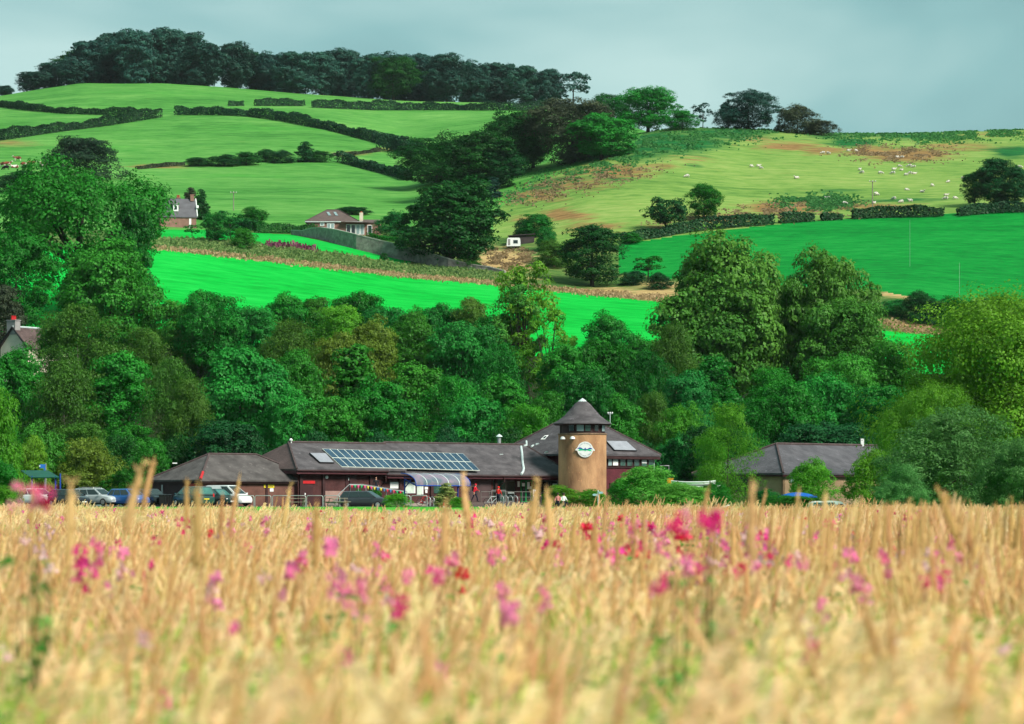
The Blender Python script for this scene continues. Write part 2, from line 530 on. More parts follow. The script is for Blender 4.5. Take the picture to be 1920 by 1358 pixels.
LUSH = [
    (1260, 268, 110, 22, 0.7), (1360, 250, 110, 14, 0.55), (1200, 290, 70, 16, 0.45), (1600, 268, 45, 9, 0.7), (1560, 256, 60, 7, 0.4), (1720, 256, 110, 7, 0.5), (1900, 285, 40, 12, 0.7), (960, 372, 40, 10, 0.7), (1050, 340, 50, 10, 0.5),
    (1150, 335, 50, 5, 0.5), (1510, 378, 40, 6, 0.6), (1380, 330, 60, 4, 0.2), (1700, 375, 120, 6, 0.35), (1580, 357, 60, 4, 0.4), (1000, 352, 60, 10, 0.5), (1300, 310, 30, 8, 0.4),
    (330, 175, 160, 6, 0.3), (500, 240, 120, 8, 0.25), (200, 280, 120, 10, 0.25), (640, 350, 120, 14, 0.2), (420, 330, 140, 8, 0.25),
]
def paint(px, py, blobs):
    v = np.zeros(px.shape)
    for cx, cyy, rx, ry, s in blobs:
        v = np.maximum(v, min(1, s * 1.25) * np.exp(-(((px - cx) / rx) ** 2 + ((py - cyy) / ry) ** 2)))
    return v
nc, nr = HPX.size, HY_.size
_verts = np.stack([_xw, _gy, HZ], axis=2)
cpx = (_gx[:-1, :-1] + _gx[1:, 1:]) / 2
cpy = (HPY[:-1, :-1] + HPY[1:, :-1] + HPY[:-1, 1:] + HPY[1:, 1:]) / 4
cY = (_gy[:-1, :-1] + _gy[1:, 1:]) / 2
zone = np.where(cpy > 430, 'field_margin', 'hill_pasture').astype('U20')
for nm, polys in ZONES.items():
    for pl in polys:
        zone[inpoly(cpx, cpy, pl)] = nm
zone[(cpx < 925) & (cpy <= 431)] = 'hill_pasture'
zone[(cY < 431)] = 'wood_floor'
zone[(zone == 'lower_field') & (cpx > 1262) & (cpx < 1600)] = 'field_margin'
dryv, lushv = paint(_gx, HPY, DRY), paint(_gx, HPY, LUSH)
ids = np.arange(nc * nr).reshape(nc, nr)
quad = np.stack([ids[:-1, :-1], ids[1:, :-1], ids[1:, 1:], ids[:-1, 1:]], axis=2)
for nm in ZMAT:
    q = quad[zone == nm]
    if not len(q):
        continue
    used, inv = np.unique(q, return_inverse=True)
    me = bpy.data.meshes.new(nm)
    me.vertices.add(len(used))
    me.vertices.foreach_set('co', _verts.reshape(-1, 3)[used].astype(np.float32).ravel())
    me.loops.add(q.size)
    me.loops.foreach_set('vertex_index', inv.reshape(-1).astype(np.int32))
    me.polygons.add(len(q))
    me.polygons.foreach_set('loop_start', np.arange(0, q.size, 4, dtype=np.int32))
    for an, val in (('dry', dryv), ('lush', lushv)):
        me.attributes.new(an, 'FLOAT', 'POINT').data.foreach_set('value', val.reshape(-1)[used].astype(np.float32))
    me.materials.append(ZMAT[nm])
    me.update(calc_edges=True)
    me.polygons.foreach_set('use_smooth', [True] * len(q))
    tag(link(nm, me), kind='structure')

# near ground: meadow, lawn, car park
def strip(name, y0, y1, n, mat, x0=None, x1=None, dz=0.0):
    mb = MB()
    ys = np.linspace(y0, y1, n)
    for a, b in zip(ys[:-1], ys[1:]):
        xa = 150
        mb.add([(x0 if x0 is not None else -xa, a, near_z(a) + dz), (x1 if x1 is not None else xa, a, near_z(a) + dz), (x1 if x1 is not None else xa, b, near_z(b) + dz), (x0 if x0 is not None else -xa, b, near_z(b) + dz)], [(0, 1, 2, 3)])
    return tag(mb.build(name, mat), kind='structure')
strip('meadow_ground', -20, 132, 24, groundmat('meadow soil', [srgb(60, 70, 30), srgb(90, 98, 44), srgb(126, 120, 66)], scale=0.6, fine=4))
strip('lawn', 132, 243, 24, groundmat('mown lawn', [srgb(50, 130, 40), srgb(78, 160, 50), srgb(104, 180, 70)], scale=0.3, fine=2.0))
strip('car_park', 243, 278, 12, M('tarmac', (0.055, 0.052, 0.052), 0.9, 0.35, 0.5))

# ------------------------------------------------------------------ foliage
LEAF = {
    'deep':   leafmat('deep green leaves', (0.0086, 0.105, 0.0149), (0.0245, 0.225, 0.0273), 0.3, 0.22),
    'mid':    leafmat('mid green leaves', (0.0142, 0.1394, 0.0153), (0.0425, 0.2870, 0.0295), 0.3, 0.22),
    'bright': leafmat('bright green leaves', (0.045, 0.225, 0.0161), (0.140, 0.430, 0.0347), 0.44, 0.18),
    'olive':  leafmat('olive leaves', (0.038, 0.122, 0.0161), (0.112, 0.255, 0.0372), 0.4, 0.2),
    'tan':    leafmat('brownish olive leaves', (0.078, 0.136, 0.0149), (0.175, 0.260, 0.0347), 0.4, 0.12),
    'lime':   leafmat('yellow green leaves', (0.0515, 0.1872, 0.0101), (0.1535, 0.3947, 0.0344), 0.4, 0.08),
    'maple':  leafmat('maple leaves', (0.0331, 0.1518, 0.0202), (0.1104, 0.3220, 0.0460), 0.4, 0.08),
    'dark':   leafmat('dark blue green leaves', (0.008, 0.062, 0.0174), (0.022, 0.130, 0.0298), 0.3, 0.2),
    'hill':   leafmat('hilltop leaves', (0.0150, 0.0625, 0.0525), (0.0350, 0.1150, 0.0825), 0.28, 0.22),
    'weep':   leafmat('weeping dark leaves', (0.012, 0.036, 0.020), (0.026, 0.070, 0.030), 0.28, 0.1),
    'willow': leafmat('grey green willow leaves', (0.050, 0.170, 0.040), (0.140, 0.350, 0.095), 0.42, 0.1),
    'fresh':  leafmat('fresh willow shrub leaves', (0.065, 0.270, 0.030), (0.190, 0.500, 0.075), 0.45, 0.1),
    'brown':  leafmat('dull brown green leaves', (0.030, 0.046, 0.028), (0.062, 0.084, 0.044), 0.28, 0.18),
    'hedge':  leafmat('clipped hedge leaves', (0.010, 0.046, 0.022), (0.026, 0.090, 0.034), 0.25, 0.2),
    'pale':   leafmat('pale variegated leaves', (0.16, 0.22, 0.055), (0.42, 0.46, 0.17), 0.42, 0.12),
    'pink':   leafmat('faded pink blooms', (0.1320, 0.0420, 0.0600), (0.2400, 0.0840, 0.1140), 0.35, 0.15),
}
BARK = M('bark', (0.035, 0.028, 0.022), 0.9, 0.4, 1.5, bump=0.5)
BARKP = M('pale bark', (0.16, 0.15, 0.12), 0.85, 0.5, 2.0)

def envelope(shape, t):
    if shape == 'round':
        return np.sqrt(np.clip(1 - (2 * t - 1) ** 2, 0, 1)) ** 0.75
    if shape == 'dome':
        return np.sqrt(np.clip(1 - t ** 2, 0, 1))
    if shape == 'tall':
        return np.clip(np.sin(np.pi * np.clip(t * 0.92 + 0.06, 0, 1)), 0, 1) ** 0.6
    if shape == 'cone':
        return np.clip(1.02 - t, 0, 1) ** 0.75 * np.clip(t * 8 + 0.4, 0, 1)
    if shape == 'flat':
        return np.clip(0.55 + t * 0.7, 0, 1) * np.sqrt(np.clip(1 - np.clip((t - 0.55) / 0.45, 0, 1) ** 2, 0, 1))
    return np.ones_like(t)

def make_crown(seed, h, w, z0, shape, nb, nt_, nleaf, leaf, rb=0.2, droop=None, aspect=0.6, inner=0.25, lop=0.0, gap=0.0):
    """Crown of leaf faces: boughs -> tufts -> leaves. Returns the mesh and the bough centres (for the limbs)."""
    rng = np.random.default_rng(seed)
    ph = rng.random(6) * 6.28
    def samp(n, edge):
        t = np.clip(rng.beta(1.3, 1.15, n), 0.02, 0.98) if shape != 'cone' else rng.beta(1.0, 1.6, n)
        a = rng.random(n) * 2 * np.pi
        r = edge * envelope(shape, t) * (1 + 0.16 * np.sin(2 * a + ph[0] + 2 * t) + 0.14 * np.sin(3 * a + ph[1] + 5 * t) + 0.10 * np.sin(5 * a + 9 * t + ph[2]))
        return t, a, r
    t, a, r = samp(nb, (0.45 + 0.55 * rng.random(nb) ** 0.5) * (1 - rb))
    C = np.stack([r * np.cos(a) * w / 2 + lop * w * (t - .5), r * np.sin(a) * w / 2, z0 + t * (h - z0) * (1 - rb * 0.6)], 1)
    C[:, 2] += (h - z0) * 0.03
    if gap > 0:
        keep = rng.random(nb) > gap
        keep[:3] = True
        C = C[keep]; nb = len(C)
    br = rb * w * (0.7 + 0.6 * rng.random(nb)) * 0.70
    pos, nrm, tint = [], [], []
    btint = rng.random(nb)
    per = max(4, nleaf // (nb * nt_))
    for i in range(nb):
        d = unit(rng.normal(size=(nt_, 3)) + np.array([0, 0, 0.45]))
        out = unit((C[i] - np.array([0, 0, z0 + (h - z0) * 0.3])) / np.array([w, w, h]) * 1.0)
        d = unit(d + out * 0.5)
        tcen = C[i] + d * br[i] * np.array([1, 1, 0.72]) * (0.65 + 0.5 * rng.random((nt_, 1)))
        tr = br[i] * (0.30 + 0.32 * rng.random(nt_))
        tt = 0.5 * btint[i] + 0.5 * rng.random(nt_)
        for j in range(nt_):
            q = unit(rng.normal(size=(per, 3)) + d[j] * 0.7 + np.array([0, 0, 0.3]))
            p = tcen[j] + q * tr[j] * (0.45 + 0.65 * rng.random((per, 1))) * np.array([1, 1, 0.65])
            if droop is not None:
                p[:, 2] -= rng.random(per) ** 2 * tr[j] * 1.8
            pos.append(p)
            nrm.append(unit(q * 0.9 + d[j] * 0.45 + rng.normal(size=(per, 3)) * 0.38 + np.array([0, 0, 0.3])))
            tint.append(np.clip(0.80 * tt[j] + 0.20 * rng.random(per), 0, 1))
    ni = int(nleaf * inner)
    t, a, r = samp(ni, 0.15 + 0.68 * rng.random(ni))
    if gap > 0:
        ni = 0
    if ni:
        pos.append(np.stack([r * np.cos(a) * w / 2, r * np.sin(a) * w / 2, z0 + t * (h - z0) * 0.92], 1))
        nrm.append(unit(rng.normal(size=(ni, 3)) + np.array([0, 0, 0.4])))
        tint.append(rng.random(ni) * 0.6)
    pos, nrm, tint = np.concatenate(pos), np.concatenate(nrm), np.concatenate(tint)
    size = leaf * (0.6 + 0.8 * rng.random(len(pos)))
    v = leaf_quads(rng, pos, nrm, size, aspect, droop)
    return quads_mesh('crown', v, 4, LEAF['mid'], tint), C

def make_trunk(seed, h, z0, C, r0, nlimb=7, lean=0.0):
    rng = random.Random(seed)
    mb = MB()
    top = Vector((lean * h * 0.3, 0, z0 + (h - z0) * 0.55))
    mid = Vector((rng.uniform(-.02, .02) * h + lean * h * 0.12, rng.uniform(-.02, .02) * h, z0 * 0.9 + 0.1 * h))
    mb.tube([(0, 0, -0.4), (0, 0, 0.1 * h), mid, top], [r0 * 1.35, r0, r0 * 0.8, r0 * 0.3], 7)
    idx = sorted(range(len(C)), key=lambda i: C[i][2])[:nlimb * 2]
    rng.shuffle(idx)
    for i in idx[:nlimb]:
        c = Vector(C[i])
        s = mid.lerp(top, rng.uniform(0.0, 0.7)) if c.z > mid.z else Vector((0, 0, 0.1 * h)).lerp(mid, 0.9)
        m = s.lerp(c, 0.5) + Vector((0, 0, -0.04 * h))
        mb.tube([s, m, c], [r0 * 0.45, r0 * 0.28, r0 * 0.1], 5, caps=False)
    return mb.mesh('trunk', BARK, smooth=50)

# prototypes, in metres: (crown mesh, trunk mesh, height, width)
PROTO = {}
def proto(key, n, h, w, z0f, shape, nb, nt_, nleaf, leaf, rb=0.2, r0=0.3, seed=0, lean=0.0, nlimb=7, **kw):
    for i in range(n):
        me, C = make_crown(seed * 17 + i * 3 + 11, h, w, h * z0f, shape, nb, nt_, nleaf, leaf, rb, **kw)
        tr = make_trunk(seed + i, h, h * z0f, C, r0, nlimb, lean)
        PROTO.setdefault(key, []).append((me, tr, h, w))
proto('round', 4, 16, 14, 0.16, 'round', 34, 14, 22500, 0.400, 0.24, 0.42, seed=1)
proto('tall', 4, 17, 9.5, 0.10, 'tall', 34, 13, 18750, 0.352, 0.30, 0.32, seed=2)
proto('birch', 3, 16, 9.5, 0.08, 'tall', 40, 14, 21000, 0.288, 0.26, 0.2, seed=3, droop=(0, 0, -1.6), aspect=0.45)
proto('maple', 2, 18, 16, 0.12, 'round', 46, 15, 30000, 0.416, 0.22, 0.5, seed=4, aspect=0.75)
proto('oak', 2, 18, 20, 0.06, 'round', 44, 15, 30000, 0.440, 0.2, 0.6, seed=5)
proto('ash', 1, 20, 22, 0.24, 'round', 62, 15, 36000, 0.440, 0.22, 0.75, seed=23, gap=0.16, nlimb=22)
proto('beech', 4, 18, 15, 0.03, 'flat', 44, 12, 18000, 0.600, 0.24, 0.45, seed=6, inner=0.35, nlimb=10)
proto('dome', 3, 8, 10, 0.0, 'dome', 34, 14, 16500, 0.272, 0.24, 0.2, seed=7)
proto('shrub', 3, 4, 5, 0.0, 'dome', 42, 16, 17000, 0.15, 0.22, 0.08, seed=8, aspect=0.45)
proto('willow', 2, 7, 10, 0.0, 'dome', 70, 18, 42000, 0.20, 0.18, 0.15, seed=9, aspect=0.34)
proto('lime', 2, 13, 20, 0.0, 'round', 104, 22, 120000, 0.21, 0.20, 0.4, seed=10, aspect=0.65, inner=0.3)
proto('open', 3, 15, 9, 0.14, 'tall', 30, 9, 7800, 0.320, 0.24, 0.3, seed=11, gap=0.25, nlimb=18)
proto('sparse', 2, 8, 6, 0.35, 'round', 16, 8, 1500, 0.45, 0.26, 0.14, seed=12, gap=0.3, nlimb=12)
proto('cone', 2, 9, 4.6, 0.03, 'cone', 46, 11, 12000, 0.240, 0.22, 0.2, seed=13)
proto('feather', 2, 9, 5, 0.02, 'tall', 44, 14, 15000, 0.16, 0.24, 0.1, seed=14, droop=(0, 0, 1.2), aspect=0.3)
proto('lean', 1, 9, 9, 0.28, 'round', 26, 12, 6500, 0.42, 0.25, 0.28, seed=15, lop=0.0, lean=-0.9)

TRUNKSHOW = {'birch': BARKP}
_cnt = {}
def tree(name, kind, col, px, top, width, Y, label, cat='tree', group=None, base=None, rz=None, xs=1.0):
    """A tree on the ground at bearing px and distance Y, as tall as row `top`, `width` pixels wide."""
    k = _cnt[kind] = _cnt.get(kind, -1) + 1
    me, tr, h0, w0 = PROTO[kind][k % len(PROTO[kind])]
    x = PX(px, Y)
    z = base if base is not None else (hz(px, Y) if Y > 277 else near_z(Y))
    H = max(ZY(top, Y) - z, 0.8)
    W = width * Y / F
    t = thing(name, label, cat, (x, Y, z - 0.03 * H), group)
    t.rotation_euler = (0, 0, (k * 2.4) % 6.28 if rz is None else rz)
    c = link('crown', me, t)
    r = link('trunk', tr, t)
    t.scale = (W / w0, W / w0, H / h0 * 1.02)
    c.material_slots[0].link = 'OBJECT'
    c.material_slots[0].material = LEAF[col]
    r.material_slots[0].link = 'OBJECT'
    r.material_slots[0].material = TRUNKSHOW.get(kind, BARK)
    return t
def tree_at(name, kind, col, px, base, top, width, label, cat='tree', group=None, **kw):
    return tree(name, kind, col, px, top, width, hill(px, base).y, label, cat, group, **kw)

# --- wood along the hilltop
HW = [(8, 160, 40), (62, 133, 66), (100, 117, 80), (130, 112, 70), (165, 74, 92), (207, 58, 104), (250, 56, 104), (300, 50, 108), (348, 56, 104), (385, 76, 92), (442, 80, 84), (505, 97, 88), (556, 94, 96),
      (604, 94, 86), (645, 92, 88), (692, 100, 84), (738, 97, 96), (790, 97, 86), (838, 101, 94), (884, 113, 84), (936, 115, 88), (986, 120, 80)]
for i, (px, tp, w) in enumerate(HW):
    tree('beech_tree', 'beech', 'hill', px, tp, w * .92, 1192 + (i % 3) * 9, 'dark wind shaped beech in the wood along the hilltop skyline', group='beech trees of the hilltop wood')
for i, px in enumerate([150, 190, 230, 275, 325, 370, 480, 530, 625, 760, 815, 910]):
    tp = np.interp(px, [a[0] for a in HW], [a[1] for a in HW]) + 6
    tree('beech_tree', 'beech', 'hill' if i % 3 else 'dark', px, tp, 92, 1222 + (i % 2) * 10, 'dark wind shaped beech in the wood along the hilltop skyline', group='beech trees of the hilltop wood')
tree('beech_tree', 'round', 'dark', 738, 108, 92, 1186, 'rounder and greener tree standing out at the front of the hilltop wood')
tree('beech_tree', 'beech', 'hill', 1030, 130, 62, 1190, 'gappy beech, second from the open end of the hilltop wood')
tree('wind_bent_tree', 'sparse', 'hill', 1075, 133, 66, 1190, 'lone thin wind bent tree with bare trunk where the hilltop wood ends')

# --- trees down the gully between the two hillsides
for a in [
    ('hillside_tree', 'oak', 'dark', 820, 345, 262, 170, 'broad dark tree lowest in the gully, just above the great sycamore'),
    ('hillside_tree', 'round', 'dark', 885, 362, 244, 150, 'dark domed tree in the middle of the gully between the hills'),
    ('hillside_tree', 'tall', 'dark', 930, 355, 262, 110, 'narrow dark tree at the gully edge next to the rough slope'),
    ('hillside_tree', 'round', 'dark', 965, 330, 212, 130, 'tall dark tree half way up the gully'),
    ('hillside_tree', 'round', 'deep', 1000, 315, 232, 110, 'dull green rounded tree crowded behind others half way up the gully'),
    ('hillside_tree', 'oak', 'brown', 1075, 305, 186, 180, 'wide brownish dark tree behind the bright green one in the gully'),
    ('hillside_tree', 'maple', 'mid', 1128, 300, 212, 122, 'bright green round tree standing out among the dark gully trees'),
    ('hillside_tree', 'round', 'dark', 1150, 255, 178, 90, 'dark tree at the head of the gully below the skyline'),
    ('hillside_tree', 'round', 'mid', 1215, 248, 164, 112, 'green domed skyline tree at the head of the gully'),
    ('hillside_shrub', 'dome', 'deep', 1280, 244, 205, 70, 'low green bush beside the domed skyline tree'),
    ('thin_tree', 'sparse', 'hill', 1318, 238, 194, 36, 'thin wispy sapling alone on the skyline between bushes'),
    ('skyline_tree', 'oak', 'hill', 1402, 242, 170, 104, 'largest dark tree on the skyline of the sheep pasture'),
    ('skyline_shrub', 'dome', 'hill', 1366, 240, 198, 52, 'small dark bush beside the largest skyline tree of the sheep pasture'),
    ('skyline_shrub', 'dome', 'brown', 1495, 250, 198, 92, 'brown tinged wind cut thorn bush on the skyline'),
    ('skyline_shrub', 'dome', 'brown', 1540, 254, 224, 60, 'low brown green bush ending the skyline clump'),
    ('thin_tree', 'cone', 'hill', 925, 372, 330, 40, 'small dark bush at the foot of the gully trees'),
]:
    tree_at(*a)

# --- trees on the slopes
for a in [
    ('great_sycamore', 'maple', 'dark', 842, 500, 338, 196, 'huge dark spreading sycamore standing by the stone wall'),
    ('field_tree', 'tall', 'dark', 1110, 537, 412, 118, 'dense dark oval tree at the corner of the bright fields'),
    ('leaning_thorn', 'lean', 'dark', 1250, 432, 371, 74, 'dark rounded thorn tree leaning on a slanted trunk beside the hedge'),
    ('field_tree', 'round', 'deep', 1320, 413, 347, 66, 'small round tree just above the hedge below the sheep'),
    ('field_tree', 'tall', 'dark', 1868, 388, 290, 84, 'tallest dark tree of the trio above the hedge by the sheep'),
    ('field_tree', 'round', 'dark', 1828, 388, 322, 56, 'shorter tree on the open side of the trio above the hedge'),
    ('field_tree', 'tall', 'dark', 1903, 390, 306, 56, 'narrow dark tree, outermost of the trio above the hedge'),
    ('scraggy_tree', 'sparse', 'deep', 1215, 528, 480, 62, 'scraggy thin tree with gaps beside the dark oval tree'),
    ('field_shrub', 'dome', 'dark', 1188, 535, 508, 52, 'low dark bush under the scraggy thin tree'),
    ('field_shrub', 'dome', 'dark', 1238, 542, 512, 52, 'dark bush at the end of the straw coloured verge'),
    ('field_tree', 'round', 'deep', 1003, 446, 402, 62, 'round bush like tree above the dark shed'),
    ('field_shrub', 'dome', 'dark', 985, 443, 410, 44, 'dark low bush above the caravan shed'),
    ('field_shrub', 'dome', 'deep', 1025, 470, 425, 40, 'green bush at the end of the dark shed'),
    ('field_shrub', 'dome', 'olive', 1040, 500, 452, 80, 'dull olive shrub sloping down beyond the caravan'),
    ('field_shrub', 'dome', 'deep', 1185, 455, 436, 46, 'dark low bush where the field hedge begins'),
    ('garden_tree', 'round', 'deep', 406, 456, 398, 52, 'round green tree at the edge of the wall field below the cottage'),
    ('garden_shrub', 'dome', 'mid', 456, 468, 428, 54, 'pale rounded bush at the verge of the bright field'),
    ('garden_tree', 'sparse', 'deep', 432, 455, 396, 56, 'thin dark tree with open trunk near the round green tree'),
    ('field_tree', 'sparse', 'deep', 360, 447, 422, 32, 'tiny bushy tree alone below the cottage door'),
    ('cypress_tree', 'cone', 'dark', 378, 412, 350, 36, 'dark pointed cypress beside the cottage gable'),
    ('cypress_tree', 'cone', 'brown', 358, 408, 348, 36, 'brownish pointed conifer behind the cottage chimney'),
    ('garden_shrub', 'dome', 'deep', 475, 428, 390, 60, 'dull green bush behind the garden hedge end'),
    ('garden_tree', 'dome', 'deep', 738, 448, 396, 76, 'rounded green bush against the bungalow extension'),
    ('garden_shrub', 'dome', 'dark', 660, 402, 388, 70, 'dark shrub behind the bungalow roof'),
    ('garden_shrub', 'dome', 'deep', 636, 437, 410, 24, 'small bush in front of the bungalow windows'),
    ('field_shrub', 'dome', 'mid', 879, 505, 472, 46, 'light green bush by the trunk of the great sycamore'),
    ('field_shrub', 'dome', 'dark', 720, 490, 474, 16, 'tiny dark bush below the stone wall'),
    ('hillside_tree', 'shrub', 'weep', 150, 335, 258, 142, 'dark weeping domed tree alone on the upper pasture'),
    ('hillside_shrub', 'dome', 'dark', 35, 362, 322, 120, 'dark scrub patch on the pasture below the cattle'),
    ('hillside_shrub', 'dome', 'dark', 120, 372, 338, 90, 'dark scrub patch under the weeping domed tree'),
]:
    tree_at(*a)
# scrub line across the pasture and the bushes under the upper field
for i, (px, base, tp, w) in enumerate([(372, 312, 296, 60), (420, 312, 290, 62), (462, 310, 284, 60), (498, 304, 280, 44), (530, 306, 282, 50), (600, 304, 282, 52)]):
    tree_at('scrub_bush', 'dome', 'dark', px, base, tp, w, 'dark low bush in the scrub line across the upper pasture', 'bush', 'bushes of the scrub line')
tree_at('thorn_tree', 'cone', 'dark', 572, 304, 262, 42, 'small pointed tree rising from the scrub line')
for i, (px, base, tp, w) in enumerate([(1680, 592, 562, 70), (1730, 606, 548, 90), (1790, 615, 556, 84), (1840, 622, 560, 84), (1890, 628, 556, 90), (1935, 630, 560, 80)]):
    tree_at('field_bush', 'dome', 'dark' if i % 2 else 'deep', px, base, tp, w, 'large dark bush in the row under the upper field', 'bush', 'bushes under the upper field')

# --- big trees on the left bank
tree('spreading_ash', 'ash', 'deep', 146, 316, 300, 452, 'giant spreading tree with dark exposed limbs towering over the belt', rz=0.6)
tree('spreading_ash', 'tall', 'deep', 252, 356, 76, 447, 'narrow leafy tree beside the giant tree, nearest the cottage')
tree('bank_tree', 'maple', 'mid', 208, 450, 190, 410, 'broad round green tree directly below the giant spreading tree')
tree('bank_tree', 'round', 'deep', 30, 440, 150, 425, 'dark green tree under the giant tree at the picture edge')
tree('bank_tree', 'tall', 'brown', 8, 520, 75, 405, 'brown leaved tree behind the white gabled house')

# --- the belt behind the visitor centre, from far to near
BELT = [
    ('belt_tree', 'round', 'mid', 330, 566, 120, 412, 'leafy tree in the back of the belt below the bright field'),
    ('belt_tree', 'birch', 'olive', 372, 566, 110, 405, 'wispy olive tree topping the belt next to the dark crowned one'),
    ('belt_tree', 'round', 'deep', 400, 549, 130, 398, 'dark crowned tree highest in the belt under the bright field'),
    ('belt_tree', 'round', 'mid', 465, 572, 110, 402, 'pale leafy tree behind the birches at the top of the belt'),
    ('belt_tree', 'round', 'mid', 540, 556, 100, 408, 'broken topped green tree at the top of the belt'),
    ('belt_tree', 'tall', 'mid', 590, 548, 90, 410, 'ragged green tree with upright shoots on the belt skyline'),
    ('belt_tree', 'round', 'deep', 668, 548, 110, 410, 'dark leafy tree with a spiky top against the bright field'),
    ('belt_tree', 'round', 'bright', 632, 574, 110, 402, 'fresh green rounded tree in front of the spiky top'),
    ('belt_tree', 'round', 'deep', 722, 572, 100, 403, 'dark green tree with a sloping crown against the bright field'),
    ('belt_tree', 'round', 'mid', 775, 585, 96, 400, 'small tree where the belt dips under the bright field'),
    ('belt_tree', 'round', 'deep', 832, 572, 100, 402, 'dark leafy crown against the lowest part of the bright field'),
    ('belt_tree', 'round', 'olive', 892, 562, 96, 400, 'olive crown against the bright field next to the yellow ash'),
    ('belt_tree', 'round', 'mid', 930, 590, 110, 392, 'mid green tree at the foot of the yellow ash'),
    ('yellow_ash', 'open', 'lime', 990, 466, 130, 388, 'tall airy yellow green ash with bare twigs rising over the belt'),
    ('yellow_ash', 'open', 'maple', 975, 520, 120, 386, 'denser green stemmed ash joined to the airy yellow green one'),
    ('yellow_ash', 'open', 'lime', 1030, 575, 110, 380, 'small yellow green ash at the foot of the airy one'),
    ('belt_tree', 'round', 'mid', 1140, 594, 122, 378, 'open crowned green tree framed by the bright field'),
    ('belt_tree', 'tall', 'deep', 1200, 625, 90, 376, 'dark tree between the open crown and the great maple'),
    ('great_maple', 'maple', 'maple', 1362, 442, 240, 384, 'huge maple with a twin topped crown in front of the upper field', ),
    ('great_maple', 'maple', 'maple', 1325, 520, 210, 380, 'wide lower maple crowding the foot of the twin topped one'),
    ('great_maple', 'maple', 'maple', 1566, 467, 172, 386, 'second great maple, narrower, beside the twin topped one'),
    ('great_maple', 'round', 'maple', 1580, 560, 170, 378, 'rounded maple at the foot of the narrower great maple'),
    ('great_maple', 'round', 'maple', 1480, 520, 110, 388, 'slim maple filling the gap between the two great maples'),
    ('belt_tree', 'birch', 'olive', 1266, 596, 100, 360, 'feathery olive tree in front of the twin topped maple'),
    ('belt_tree', 'birch', 'olive', 145, 556, 165, 372, 'big feathery olive birch below the round green tree'),
    ('belt_tree', 'round', 'mid', 112, 590, 80, 380, 'mid green tree between the white gable and the olive birch'),
    ('belt_tree', 'birch', 'olive', 268, 600, 110, 374, 'pale drooping birch between two dark green trees'),
    ('belt_tree', 'birch', 'olive', 548, 590, 120, 368, 'large muted olive birch half way along the belt'),
    ('belt_tree', 'round', 'tan', 695, 606, 130, 362, 'brownish yellow crown showing between green trees'),
    ('belt_tree', 'round', 'tan', 640, 628, 110, 360, 'second brownish crown half hidden behind the pointed tree'),
    ('belt_tree', 'round', 'mid', 790, 600, 130, 370, 'broad green tree behind the solar roof'),
    ('belt_tree', 'round', 'mid', 865, 600, 130, 366, 'broad green tree behind the middle of the long roof'),
    ('belt_tree', 'birch', 'mid', 940, 630, 110, 355, 'soft textured green tree left of the tower'),
    ('belt_tree', 'round', 'mid', 1060, 650, 120, 350, 'rounded soft green tree behind the tower cap'),
    ('belt_tree', 'round', 'deep', 1125, 640, 120, 352, 'dark green tree above the tower cap'),
    ('belt_tree', 'birch', 'deep', 1215, 640, 90, 345, 'drooping dark birch behind the two storey block'),
    ('belt_tree', 'round', 'mid', 1660, 640, 150, 345, 'leafy green tree behind the yellow green giant'),
    ('belt_tree', 'round', 'mid', 1590, 660, 150, 340, 'rounded green tree below the narrower maple'),
    ('belt_tree', 'birch', 'mid', 1450, 680, 120, 345, 'light green tree below the gap between the maples'),
    ('belt_tree', 'tall', 'mid', 1330, 660, 120, 345, 'upright green tree below the twin topped maple'),
]
for a in BELT:
    tree(*a)
